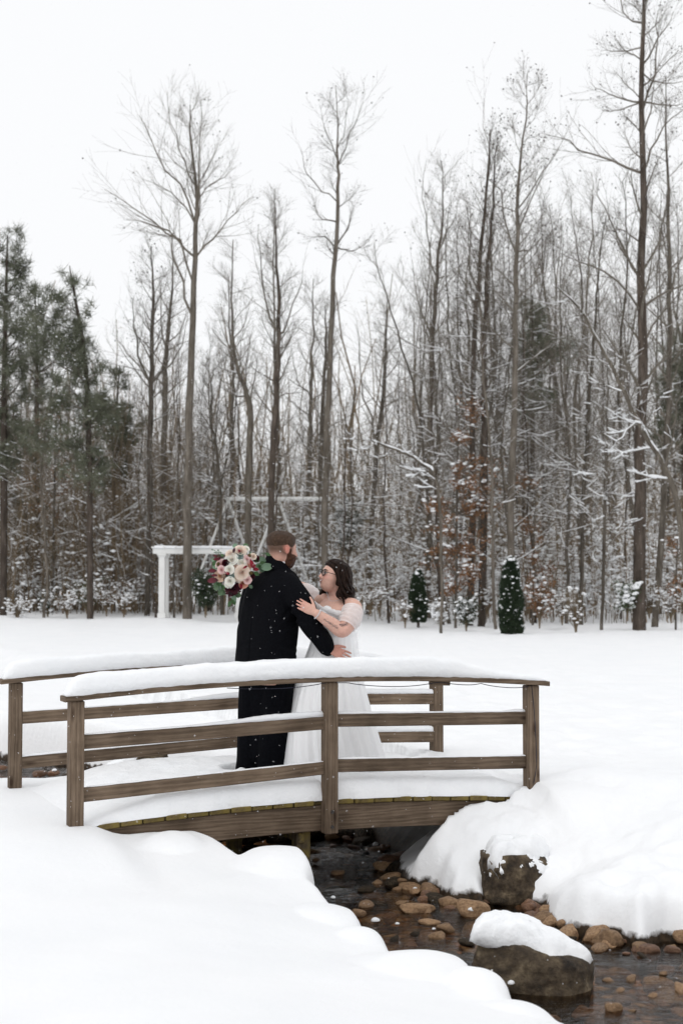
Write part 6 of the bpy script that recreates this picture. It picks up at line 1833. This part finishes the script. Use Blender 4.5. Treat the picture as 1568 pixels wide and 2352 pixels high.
# glasses
a = np.linspace(0, 2 * PI, 28)
rings = []
for s in (-1, 1):
    rings.append(np.stack([.0995 - .010 * np.abs(.026 * np.cos(a)) / .026 * 0 - .10 * (np.abs(s * .034 + .026 * np.cos(a)) - .034) * .5, s * .034 + .0245 * np.cos(a), .009 + .0215 * np.sin(a)], -1))
gl_parts = [tubes(bl(np.array(rings)), np.full((2, 28), .0036), 6)]
gl_parts.append(tubes(bl(np.array([[(.1, -.0095, .013), (.102, 0, .0155), (.1, .0095, .013)]])), np.full((1, 3), .0024), 6))
for s in (-1, 1):
    gl_parts.append(tubes(bl(spline(np.array([(.101, s * .06, .014), (.08, s * .079, .015), (.03, s * .082, .013), (-.01, s * .083, .008)]), 10))[None], np.full((1, 10), .0024), 6))
gls = link('eyeglasses', mk_mesh('eyeglasses', *join(gl_parts)), M['frame']); attach(gls, bride)
for k in range(2):
    r = rings[k]; c = r.mean(0)
    V = np.concatenate([bl(r[:-1]), bl(c)[None]]); n = 27
    F = np.stack([np.arange(n), (np.arange(n) + 1) % n, np.full(n, n)], -1)
    ln_ = link('lens', mk_mesh('lens', V, F), M['lens'], gls)
# hair: a cap and many wavy locks
def b_hair(P, D):
    x, y, z = P[..., 0], P[..., 1], P[..., 2]
    xf_ = np.interp(z, [-.07, -.02, .02, .05, .07, .088], [-.015, .002, .022, .045, .075, .2])
    mk = smoothstep(xf_ + .012, xf_ - .012, x) * smoothstep(-.075, -.05, z)
    return -.009 + mk * (.027 + .004 * fbm(P * np.array((18, 40, 18)), 3, 44)) - .006 * mk * gs(y, .022, .006) * (z > .05)
Vh, Fh = shell(b_hair, **BJ)
rg = np.random.default_rng(9)
locks = []
Pl, Rl = [], []
RW = rot_head(math.radians(205), .06, 0)     # the hanging part follows gravity
for k in range(400):
    inner = k < 70
    th = rg.uniform(78, 283) * PI / 180      # 0 = straight ahead; the face stays clear
    lay = rg.uniform(0, .55) if inner else rg.uniform(.45, 1.15)
    lock = round(th * 7) / 7.0               # strands gather into locks that wave together
    thl = th + (lock - th) * .55
    ct, st = math.cos(thl), math.sin(thl)
    top = np.array((.045 + .03 * math.cos(th), .012 + .02 * math.sin(th), .108))
    L_ = (.16 + .05 * math.sin(lock * 5.3) + .035 * math.sin(lock * 11.7 + 1)) * rg.uniform(.85, 1.12)
    wid = .097 + .018 * lay; dep = .11 + .016 * lay
    pts = [top, np.array((dep * .75 * math.cos(th), wid * .8 * math.sin(th), .088)), np.array((dep * .98 * ct - .004, wid * 1.0 * st, .035)), np.array((dep * ct - .008, wid * 1.08 * st, -.03)), np.array((dep * ct - .01, wid * 1.18 * st, -.09)), np.array((dep * 1.06 * ct - .01, wid * 1.3 * st, -.14)), np.array((dep * 1.2 * ct - .012, wid * 1.42 * st, -max(.15, L_)))]
    c = spline(np.array(pts), 30)
    s = np.linspace(0, 1, 30)
    ph = lock * 9.0 + rg.normal(0, .25); fq = 15 + 3 * math.sin(lock * 3.1); am = .026 * smoothstep(.25, .8, s) * (.8 + .3 * math.sin(lock * 7))
    tang = np.array((-st, ct, 0)); out = np.array((ct, st, 0))
    c = c + np.outer(am * np.sin(fq * s + ph), tang) + np.outer(am * .9 * np.cos(fq * s + ph), out) + rg.normal(0, .0025, 3)
    c[-6:, 2] += .014 * np.linspace(0, 1, 6) ** 2 * rg.uniform(0, 2)
    Pl.append(c); Rl.append(np.interp(s, [0, .15, .5, .8, 1], [.006, .012, .014, .011, .003] if inner else [.003, .0055, .006, .0048, .001]) * rg.uniform(.7, 1.2))
Pl = np.array(Pl) * BS
Pl = Pl @ RW.T + b_head_c + np.array((0.004, 0, 0))
tv = tubes(Pl, np.array(Rl), 4)
o = link('hair', mk_mesh('hair', *join([(bl(Vh), Fh), tv])), M['hair_dark']); attach(o, bride)
# dress: bodice, skirt
def dress_part(name, sec, m, yaw, S, fold, open_top=True, seed=0, nrow=6):
    a = np.linspace(0, 2 * PI, S, endpoint=False)
    f = np.array((math.cos(yaw), math.sin(yaw), 0)); r = np.array((math.sin(yaw), -math.cos(yaw), 0))
    sec = np.array([(*c, w, d, k) for c, w, d, k in sec], float)
    sec = spline(sec, len(sec) * nrow)
    rings = []
    for i, s in enumerate(sec):
        ph = a * 1.0
        fo = s[5] * (.55 * np.sin(ph * 13 + .8 * np.sin(s[2] * 2.2)) + .5 * np.sin(ph * 23 + 1.3 + s[2] * 1.5) + .35 * np.sin(ph * 37 + 2 * s[2]) + .5 * vnoise(np.stack([np.cos(ph) * 3, np.sin(ph) * 3, np.full(S, s[2] * 1.2)], 1), seed))
        rings.append(s[:3] + np.outer(np.cos(a) * (s[3] + fo), r) + np.outer(np.sin(a) * (s[4] + fo), f))
    V, F = loft(np.array(rings), close_ends=False)
    return link(name, mk_mesh(name, V, F), M[m])
sk = dress_part('skirt', [(Q(766, 1462, .06), .172, .155, .001), (Q(764, 1490, .06), .185, .175, .003), (Q(760, 1525, .07), .215, .205, .006), (Q(754, 1575, .08), .27, .26, .010), (Q(753, 1640, .08), .33, .315, .014), (Q(757, 1700, .08), .38, .355, .017), (Q(763, 1755, .08), .415, .385, .020), (Q(766, 1800, .08), .44, .405, .022)], 'dress', BYAW, 220, None, seed=5, nrow=7)
attach(sk, bride)
# bodice with a sweetheart top edge
def bodice():
    S = 90
    a = np.linspace(0, 2 * PI, S, endpoint=False)
    sec = np.array([(*Q(766, 1500, .06), .172, .16), (*Q(767, 1465, .06), .168, .154), (*Q(768, 1435, .05), .180, .162), (*Q(769, 1412, .05), .197, .158), (*Q(770, 1398, .055), .196, .142), (*Q(771, 1390, .06), .193, .128)], float)
    sec = spline(sec, 30)
    rings = []
    for i, s in enumerate(sec):
        t = i / 29
        fwd = np.clip(np.sin(a), 0, 1)
        bust = .028 * gs(np.abs(np.cos(a)), .42, .26) * fwd * gs(t, .72, .22)
        # top edge: two rises at the front, low at the back
        drop = smoothstep(.75, 1, t) * (.03 - .03 * gs(np.abs(np.cos(a)), .45, .25) * (fwd > 0) + .012 * (np.sin(a) < 0))
        p = s[:3] + np.outer(np.cos(a) * (s[3] + bust), br) + np.outer(np.sin(a) * (s[4] + bust), bf)
        p[:, 2] -= drop
        rings.append(p)
    rings = np.array(rings)
    rings = np.concatenate([rings, rings[-1:] * .985 + rings[-1].mean(0) * .015 - np.array((0, 0, .002)), rings[-4:-3] * .97 + rings[-4].mean(0) * .03])
    V, F = loft(rings, close_ends=False)
    return link('bodice', mk_mesh('bodice', V, F), M['lace'])
attach(bodice(), bride)
# off-shoulder tulle: a loose band round each upper arm and across the bust
def puff(cs, rs_, name, seed, S=54, n=26, fold=.009):
    sp = spline(np.concatenate([np.array(cs, float), np.array(rs_, float)[:, None]], 1), n)
    V, F = tubes(sp[None, :, :3], sp[None, :, 3], S)
    R_ = V.reshape(n, S, 3)
    ctr = sp[:, None, :3]
    d = norm(R_ - ctr)
    t = np.linspace(0, 1, n)[:, None]
    fo = fold * (np.sin(t * 34 + 2 * vnoise(R_ * 9, seed)) + .7 * fbm(R_ * 14, 2, seed + 1))
    R_ = R_ + d * fo[..., None]
    V, F = loft(R_, close_ends=False)
    return link(name, mk_mesh(name, V, F), M['tulle'])
attach(puff([ls * .95 + le * .05 + np.array((.0, -.005, -.0)), (ls * .7 + le * .3) + np.array((.012, -.01, 0)), (ls * .45 + le * .55) + np.array((.012, -.01, 0)), ls * .2 + le * .8 + np.array((.01, -.005, 0))], [.073, .08, .078, .064], 'sleeve', 70, fold=.004), bride)
attach(puff([rsx + np.array((.02, 0, 0)), rsx, (rsx + re_) / 2, re_ * .9 + rsx * .1], [.066, .07, .07, .058], 'sleeve', 75, fold=.004), bride)
swag = spline(np.array([ls + np.array((-.01, -.04, -.035)), Q(788, 1412, -.17), Q(762, 1405, -.14), Q(738, 1398, -.07), Q(720, 1388, .06)]), 26)
Vs, Fs = tubes(swag[None], np.interp(np.linspace(0, 1, 26), [0, .2, .5, .8, 1], [.03, .02, .012, .013, .02])[None], 16, squash=1.5)
Vs = Vs + norm(Vs - np.repeat(swag, 16, 0)) * (.004 * fbm(Vs * 40, 2, 77))[:, None]
attach(link('neckline_tulle', mk_mesh('neckline_tulle', Vs, Fs), M['tulle']), bride)
# veil behind the hair
vz = np.linspace(0, 1, 24); vu = np.linspace(-1, 1, 28)
VV = np.zeros((24, 28, 3))
for i, t in enumerate(vz):
    c = bl((-.10, 0, .06)) * (1 - t) + (Q(812, 1660, .32)) * t
    w = .06 + .13 * t
    for j, u in enumerate(vu):
        VV[i, j] = c + br * u * w + (-bf) * (.03 * (1 - u * u) + .012 * math.sin(9 * u + 3 * t) * (0.3 + t))
idx = np.arange(24 * 28).reshape(24, 28)
attach(link('veil', mk_mesh('veil', VV.reshape(-1, 3), np.stack([idx[:-1, :-1], idx[:-1, 1:], idx[1:, 1:], idx[1:, :-1]], -1).reshape(-1, 4)), M['veil']), bride)
# bracelet, necklace, ring, tattoos
fd = norm(lw - le)
aa = norm(np.cross(fd, (0, 0, 1))); bb = np.cross(fd, aa)
a = np.linspace(0, 2 * PI, 22, endpoint=False)
bc = lw - fd * .008
attach(link('bracelet', mk_mesh('bracelet', *blobs(bc + np.outer(np.cos(a), aa) * .036 + np.outer(np.sin(a), bb) * .036, np.full(22, .0052), ICO1)), M['silver']), bride)
nk = spline(np.array([Q(800, 1362, -.02), Q(790, 1371, -.06), Q(770, 1377, -.075), Q(752, 1373, -.045), Q(745, 1364, .0)]), 30)
def to_surface(P, me_obj, out=.002):
    """drop points onto the body skin, seen along their own outward direction"""
    from mathutils.bvhtree import BVHTree
    dgm = me_obj.data
    bvh = BVHTree.FromPolygons([v.co for v in dgm.vertices], [p.vertices for p in dgm.polygons])
    res = []
    for p in P:
        loc, nrm_, _, _ = bvh.find_nearest(Vector(p))
        res.append(np.array(loc + nrm_ * out))
    return np.array(res)
nk = to_surface(nk, bbody)
attach(link('necklace', mk_mesh('necklace', *tubes(nk[None], np.full((1, 30), .0013), 5)), M['silver']), bride)
rp = lw + norm(b_hd) * .112
attach(link('ring', mk_mesh('ring', *blobs(to_surface(np.array([lw + norm(b_hd) * .108 + np.array((0, -.03, -.012))]), bbody, .003), np.array([.006]), ICO1)), M['silver']), bride)
rg = np.random.default_rng(21)
tp = []
base = [lw * (1 - t) + le * t + np.array((0, -.05, -.004)) for t in np.linspace(.28, .82, 44)]
for k, b_ in enumerate(base):
    tp.append(b_ + bb * (.009 * math.sin(k * 1.9) + .005 * math.sin(k * 3.3)) * (1 if k % 9 else 1.8))
tpp = to_surface(np.array(tp), bbody, .0008)
attach(link('tattoo', mk_mesh('tattoo', *tubes(tpp[None], np.full((1, 44), .0012), 4)), M['dark_tint']), bride)
c0 = Q(792, 1426, -.3); tp = []
for k in range(40):
    r_ = .012 + .008 * math.sin(k * .9); tp.append(c0 + np.array((r_ * math.cos(k * .42) * 1.2 + .0002 * k, -.02, r_ * math.sin(k * .42) - .0004 * k)))
tpp = to_surface(np.array(tp), bbody, .0006)
attach(link('tattoo', mk_mesh('tattoo', *tubes(tpp[None], np.full((1, 40), .001), 4)), M['dark_tint']), bride)

# ---------------------------------------------------------------- bouquet
def petal_mat(name, centre, edge):
    m, t, b = mat(name, .6, .25)
    tc = nd(t, 'ShaderNodeTexCoord'); ln_ = nd(t, 'ShaderNodeVectorMath', operation='LENGTH'); t.links.new(tc.outputs['Object'], ln_.inputs[0])
    n = nd(t, 'ShaderNodeTexNoise'); n.inputs['Scale'].default_value = 3; t.links.new(tc.outputs['Object'], n.inputs['Vector'])
    ad = nd(t, 'ShaderNodeMath', operation='MULTIPLY_ADD'); ad.inputs[1].default_value = .25; t.links.new(n.outputs['Fac'], ad.inputs[0]); t.links.new(ln_.outputs['Value'], ad.inputs[2])
    c = ramp(t, ad.outputs[0], [(.22, centre), (.68, edge)])
    t.links.new(c, b.inputs['Base Color'])
    b.inputs['Subsurface Weight'].default_value = .1; b.inputs['Subsurface Scale'].default_value = .01
    return m
PC = {'white': ((.84, .79, .66), (.9, .87, .8)), 'peach': ((.55, .24, .11), (.76, .55, .42)), 'blush': ((.68, .42, .32), (.83, .7, .6)), 'pink': ((.7, .3, .3), (.84, .6, .58)), 'burgundy': ((.012, .002, .004), (.045, .004, .011)), 'coral': ((.55, .14, .09), (.74, .38, .28)), 'red': ((.1, .003, .01), (.2, .006, .018)), 'maroon': ((.05, .003, .008), (.1, .006, .016))}
for k, (c, e) in PC.items(): M['petal_' + k] = petal_mat('petal_' + k, c, e)
M['leaf_b'] = noise_mat('bouquet_leaf', [(.3, (.03, .075, .025)), (.7, (.075, .15, .055))], scale=20, rough=.5, spec=.35)
M['leaf_euc'] = noise_mat('eucalyptus_leaf', [(.3, (.09, .16, .10)), (.7, (.19, .28, .19))], scale=20, rough=.6, spec=.25)
M['succ'] = noise_mat('dusty_succulent', [(.3, (.12, .17, .15)), (.7, (.24, .31, .28))], scale=8, rough=.6)
M['pod'] = noise_mat('scabiosa_pod', [(.3, (.06, .04, .015)), (.7, (.16, .11, .045))], scale=10, rough=.8, bump=.6, bscale=30)
def rose_mesh(seed, rows=((3, .16, .62, .18), (4, .30, .66, .3), (5, .50, .62, .42), (6, .72, .5, .62), (7, .92, .3, .9)), nu=6, nv=5, ruffle=.05):
    rg = np.random.default_rng(seed)
    parts = []
    for k, (n, rad, h, flare) in enumerate(rows):
        for j in range(n):
            a0 = 2 * PI * (j + .37 * k) / n + rg.normal(0, .1)
            u = np.linspace(-1, 1, nu); v = np.linspace(0, 1, nv)
            U, Vv = np.meshgrid(u, v, indexing='ij')
            an = a0 + U * (PI / n) * 1.35
            r = rad * (.35 + .65 * Vv ** .7) * (1 + .04 * U) + flare * .22 * Vv ** 3
            z = -.35 + (h + .35) * Vv ** .8 - flare * .16 * Vv ** 4 - .10 * U ** 2 * Vv
            P = np.stack([r * np.cos(an), r * np.sin(an), z], -1) + ruffle * fbm(np.stack([U * 2 + k, Vv * 2 + j, 0 * U + seed], -1), 2, seed)[..., None] * Vv[..., None]
            idx = np.arange(nu * nv).reshape(nu, nv)
            parts.append((P.reshape(-1, 3), np.stack([idx[:-1, :-1], idx[1:, :-1], idx[1:, 1:], idx[:-1, 1:]], -1).reshape(-1, 4)))
    V = ICO1[0] * np.array((.6, .6, .35)) + np.array((0, 0, -.2)); parts.append((V, ICO1[1]))
    return parts
def dahlia_mesh(seed):
    return rose_mesh(seed, rows=((6, .2, .45, .2), (9, .4, .42, .4), (12, .62, .34, .6), (14, .82, .2, .8), (14, .98, .02, .9)), nu=3, nv=4, ruffle=.08)
def pom_mesh(seed):
    return rose_mesh(seed, rows=((4, .18, .7, .1), (7, .36, .68, .2), (9, .56, .58, .3), (11, .75, .4, .4), (12, .9, .12, .4), (12, .95, -.1, .3)), nu=4, nv=4, ruffle=.05)
CACHE = {}
def flower_me(kind, col, seed=0):
    k = (kind, col, seed % 2)
    if k not in CACHE:
        me = mk_mesh(kind, *join({'rose': rose_mesh, 'dahlia': dahlia_mesh, 'pom': pom_mesh}[kind](seed % 2 + 3)))
        me.materials.append(M['petal_' + col]); CACHE[k] = me
    return CACHE[k]
def zpx(zx, zy): return (500 + .12755 * zx) / 1.0887, (1350 + .12755 * zy) / 1.0887
BC = np.array(zpx(690, 600))
bq_c = Q(BC[0], BC[1], -.06)
bouquet = empty('bouquet', bq_c)
tag(bouquet, 'bridal bouquet of white, blush and burgundy flowers held behind the bearded person\'s shoulder', 'bouquet')
def dome(zx, zy, extra=0.0):
    px, py = zpx(zx, zy)
    rho = min(1.0, math.hypot((px - BC[0]) / 70, (py - BC[1]) / 62))
    dy = -.06 - .13 * math.sqrt(1 - rho ** 2) + extra
    p = Q(px, py, dy)
    n = norm(np.array(((px - BC[0]) / 70 * .8, -1.0 * math.sqrt(max(.05, 1 - rho ** 2)) - .25, -(py - BC[1]) / 62 * .8)))
    return p, n
bouquet_root_inv = Matrix.Translation(-bouquet.location)
def put(name, me, zx, zy, zr, extra=0.0, flat=1.0, tilt=(0, 0)):
    p, n = dome(zx, zy, extra)
    n = norm(n + np.array((tilt[0], 0, tilt[1])))
    s = zr * .1172 / PXM
    o = link(name, me)
    o.parent = bouquet; o.matrix_parent_inverse = bouquet_root_inv
    o.matrix_basis = Matrix.Translation(p) @ Vector(n).to_track_quat('Z', 'Y').to_matrix().to_4x4() @ Matrix.Rotation(zx * .013, 4, 'Z') @ Matrix.Diagonal((s, s, s * flat, 1))
    return o
for i, (zx, zy, zr, col, kind) in enumerate([(620, 380, 122, 'white', 'rose'), (825, 450, 112, 'white', 'rose'), (575, 580, 96, 'white', 'rose'), (830, 645, 140, 'blush', 'rose'), (715, 560, 82, 'peach', 'rose'), (600, 285, 88, 'blush', 'rose'), (790, 225, 118, 'blush', 'rose'),
        (430, 500, 112, 'pink', 'rose'), (425, 590, 80, 'pink', 'rose'), (395, 705, 108, 'peach', 'rose'), (735, 745, 98, 'blush', 'rose'), (590, 810, 92, 'white', 'rose'), (565, 870, 80, 'white', 'rose'), (850, 860, 88, 'coral', 'rose'), (935, 790, 76, 'pink', 'rose'), (920, 385, 84, 'pink', 'rose'), (935, 500, 80, 'coral', 'rose'), (1045, 325, 66, 'blush', 'rose'), (900, 180, 70, 'white', 'rose'), (910, 700, 80, 'white', 'rose')]):
    put('rose', flower_me(kind, col, i), zx, zy, zr, -.02 + .012 * math.sin(i * 2.1))
for i, (zx, zy, zr, kind) in enumerate([(508, 455, 80, 'pom'), (1100, 365, 76, 'pom'), (695, 835, 70, 'pom'), (645, 940, 140, 'dahlia'), (495, 725, 88, 'pom'), (1000, 700, 84, 'pom'), (720, 280, 45, 'pom'), (670, 490, 60, 'dahlia'), (620, 1050, 80, 'dahlia')]):
    put('dahlia', flower_me(kind, 'burgundy', i), zx, zy, zr, -.035 if i == 0 else -.015)
for i, (zx, zy, zr) in enumerate([(785, 325, 66), (612, 712, 56)]):
    k = ('succ',)
    if k not in CACHE:
        me = mk_mesh('succulent', *join(rose_mesh(8, rows=((4, .25, .5, .2), (6, .5, .4, .5), (8, .8, .2, .8), (9, 1.0, .0, .8)), nu=3, nv=4, ruffle=.0))); me.materials.append(M['succ']); CACHE[k] = me
    put('succulent', CACHE[k], zx, zy, zr, -.03)
pod = mk_mesh('pod', ICO2[0] * (1 + .12 * fbm(ICO2[0] * 5, 2, 4)[:, None]), ICO2[1]); pod.materials.append(M['pod'])
for zx, zy, zr in ((970, 312, 40), (362, 478, 42), (1000, 650, 42)): put('seed_pod', pod, zx, zy, zr, -.03)
def blade_mesh(m, w=.35, curl=.2, ser=0):
    v = np.linspace(0, 1, 11); hw = w * np.sin(PI * np.clip(v, 0, 1) ** .8) ** .8 * .5 + .01
    P = np.zeros((11, 3, 3))
    for i in range(11):
        for j, u in enumerate((-1, 0, 1)):
            P[i, j] = (v[i], u * hw[i], .06 * abs(u) - curl * v[i] ** 2)
    idx = np.arange(33).reshape(11, 3)
    me = mk_mesh('leaf', P.reshape(-1, 3), np.stack([idx[:-1, :-1], idx[1:, :-1], idx[1:, 1:], idx[:-1, 1:]], -1).reshape(-1, 4)); me.materials.append(M[m]); return me
BL_ = {'g': blade_mesh('leaf_b', .42), 'e': blade_mesh('leaf_euc', .36), 'r': blade_mesh('petal_red', .3), 'b': blade_mesh('petal_burgundy', .22), 'm': blade_mesh('petal_maroon', .2)}
def leaf(kind, z0, z1, name='leaf', extra=-.02, wide=1.0):
    p0, n = dome(*z0, extra); p1, _ = dome(*z1, extra)
    d = Vector(p1 - p0); L = d.length
    xax = d.normalized(); yax = Vector((0, -1, .1)).cross(xax).normalized(); zax = xax.cross(yax)
    o = link(name, BL_[kind]); o.parent = bouquet; o.matrix_parent_inverse = bouquet_root_inv
    o.matrix_basis = Matrix.Translation(p0) @ Matrix((xax, yax, zax)).transposed().to_4x4() @ Matrix.Diagonal((L, L * wide, L, 1))
for k, a, b_ in (('g', (340, 400), (235, 510)), ('g', (500, 900), (370, 980)), ('g', (470, 1000), (320, 1060)), ('g', (460, 960), (420, 1110)), ('g', (740, 990), (720, 1170)), ('e', (690, 1080), (640, 1245)), ('g', (610, 1190), (550, 1320)), ('e', (1130, 370), (1325, 410)), ('g', (1150, 500), (1345, 470)), ('e', (1180, 560), (1465, 495)), ('e', (1140, 590), (1300, 560)), ('g', (1050, 640), (1175, 690)), ('g', (1280, 265), (1390, 305)), ('e', (1100, 470), (1250, 560)), ('g', (1090, 520), (1200, 480)),
                 ('e', (420, 600), (330, 560)), ('e', (880, 330), (890, 170)), ('g', (470, 320), (400, 280)), ('e', (560, 700), (460, 800)), ('g', (780, 130), (810, 90)), ('g', (430, 880), (300, 850)), ('e', (960, 260), (1030, 250)), ('g', (1080, 420), (1180, 400)), ('e', (330, 420), (200, 360)), ('g', (380, 880), (230, 960)), ('e', (420, 900), (340, 1010)), ('g', (640, 1120), (690, 1290)), ('e', (720, 150), (640, 60)), ('g', (870, 150), (930, 50)), ('e', (360, 560), (230, 520)), ('g', (360, 760), (230, 860)), ('e', (960, 880), (1040, 960))):
    leaf(k, a, b_, wide=1.2)
for k, a, b_ in (('m', (340, 610), (135, 600)), ('m', (350, 700), (205, 690)), ('m', (370, 790), (100, 800)), ('m', (410, 380), (235, 375)), ('m', (350, 330), (260, 300)), ('m', (420, 350), (290, 390)), ('b', (650, 260), (690, 130)), ('r', (1050, 560), (985, 375)), ('r', (1030, 580), (1170, 570)), ('r', (1050, 560), (1085, 470)), ('r', (590, 680), (475, 620)), ('r', (800, 850), (820, 975)), ('r', (930, 510), (840, 560)), ('b', (600, 1020), (480, 1015)), ('b', (600, 1040), (480, 1055)), ('b', (640, 1060), (530, 1110)), ('r', (790, 240), (740, 180))):
    leaf(k, a, b_, 'petal', -.05, 1.3)
# fine sprigs
rg = np.random.default_rng(31)
sp_ = []
for (a, b_) in (((420, 300), (235, 180)), ((440, 300), (360, 200)), ((380, 850), (300, 920)), ((1180, 290), (1290, 265)), ((450, 260), (300, 240))):
    p0, _ = dome(*a, 0.0); p1, _ = dome(*b_, 0.0)
    sp_.append(spline(np.array([p0, (p0 + p1) / 2 + rg.normal(0, .004, 3), p1]), 8))
sp_ = np.array(sp_)
P2, R2 = sprout(rg, sp_, np.full(sp_.shape[:2], .0015), 8, .2, 1, .7, .2, .16, 3, 0, .1, 1, .001, lmin=.008)
lv_ = leaves(rg, P2[:, -1], len(P2), .014)
o = link('sprig', mk_mesh('sprig', *join([tubes(sp_, np.full(sp_.shape[:2], .0015), 4), tubes(P2, R2, 3), lv_])), M['leaf_euc']); o.parent = bouquet; o.matrix_parent_inverse = bouquet_root_inv
# stems wrapped behind
st = limb([bq_c + np.array((.0, .02, -.02)), Q(578, 1326, .1), Q(592, 1330, .2)], [.05, .025, .02])
o = link('stem', mk_mesh('stem', *st), M['leaf_b']); o.parent = bouquet; o.matrix_parent_inverse = bouquet_root_inv

# ================================================================ trodden snow on the deck
for (px, py, dy, rx, ry, d) in ((622, 1790, -.06, .17, .12, .085), (570, 1785, .08, .17, .12, .085), (770, 1795, .08, .46, .42, .05), (600, 1795, 0, .3, .24, .02)):
    p = Q(px, py, dy); bx_, by_ = to_bridge(p[0], p[1])
    TROD.append((float(bx_), float(by_), rx, ry, d))
# ================================================================ arbor and swing frame
M['white_paint'] = noise_mat('white_paint', [(.3, (.72, .72, .70)), (.7, (.8, .8, .785))], scale=2, rough=.55, spec=.3)
AY = 46.0
def apx(px, py, dy=0): return W(px, py, AY + dy)
ab = apx(372, 1420); ab[2] = min(ab[2], float(fz(ab[0], AY)))
arbor = empty('arbor', ab)
tag(arbor, 'white arbor with square columns and a beam at the edge of the field', 'arbor')
top_z = apx(372, 1272)[2] - ab[2]
x2 = apx(548, 1420)[0] - ab[0]
def abox(name, c, s, m='white_paint', bev=.012, parent=arbor):
    me = bevel_box(*s, bev); o = link(name, me, M[m], parent); o.location = c; return o
for i, x in enumerate((0.0, x2)):
    for j, yy in enumerate((0.0, .55)):
        c = abox('column', (x + .05 * j, yy, top_z / 2 - .2), (.2, .2, top_z + .4))
        for k, (dz, w, h) in enumerate(((-.03, .3, .06), (-.09, .25, .05))):
            q = abox('capital', (0, 0, top_z / 2 + .2 + dz), (w, w, h), parent=c)
        abox('plinth', (0, 0, -top_z / 2 + .28), (.27, .27, .16), parent=c)
bl_ = apx(567, 1260)[0] - apx(349, 1260)[0]
for yy in (0.0, .55):
    abox('beam', (x2 / 2 + .0, yy, top_z + .085), (bl_, .14, .17))
for k in range(9):
    x = -.2 + (bl_ - .1) * k / 8 - (bl_ - x2) / 2 + .2
    abox('rafter', (x, .27, top_z + .2), (.06, .95, .06))
xs = np.linspace(-(bl_ - x2) / 2 - .0, x2 + (bl_ - x2) / 2, 50)
for yy in (0.0, .55):
    snow_strip('beam_snow', xs, yy, .1, lambda x: top_z + .171, lambda x: .09, parent=arbor, seed=41, end=(.06, .06))

SY = 50.0
sb = W(530, 1390, SY); sb[2] = float(fz(sb[0], SY))
swing = empty('swing_frame', sb)
tag(swing, 'tall white A-frame swing stand among the trees behind the groom', 'swing frame')
def sbar(name, a, b_, r, snow=True):
    p0, p1 = W(a[0], a[1], SY + a[2]) - sb, W(b_[0], b_[1], SY + b_[2]) - sb
    o = link(name, mk_mesh(name, *limb([p0, (p0 + p1) / 2, p1], [r] * 3, n=6, S=10)), M['white_paint'], swing)
    return o
sbar('beam', (522, 1146, 0), (755, 1146, 0), .075)
for px in (524, 640):
    sbar('leg', (px, 1148, 0), (px - 95, 1395, -1.2), .05)
    sbar('leg', (px, 1148, 0), (px + 88, 1395, 1.2), .05)

# ================================================================ falling snow
rg = np.random.default_rng(88)
def flakes(n, y0, y1, r0, r1):
    y = (rg.random(n) * (y1 ** 3 - y0 ** 3) + y0 ** 3) ** (1 / 3)
    x = rg.uniform(-1, 1, n) * (.25 * y + .3); z = EYE + rg.uniform(-.36, .46, n) * y
    k = z > fz(x, y) - .3
    r = rg.uniform(r0, r1, n)
    return np.stack([x, y, z], 1)[k], r[k]
C1, R1 = flakes(8500, 5.0, 13, .0009, .0022)
C2, R2_ = flakes(12000, 13, 46, .0015, .0045)
V, F = join([blobs(C1, R1, ICO1), blobs(C2, R2_, OCT)])
fm, t, b = mat('snowflake', .8, .1); b.inputs['Base Color'].default_value = (.9, .9, .92, 1)
tag(link('falling_snow', mk_mesh('falling_snow', V, F), fm), 'small snowflakes drifting down through the air', 'snowflakes', kind='stuff')

make_deck_snow()
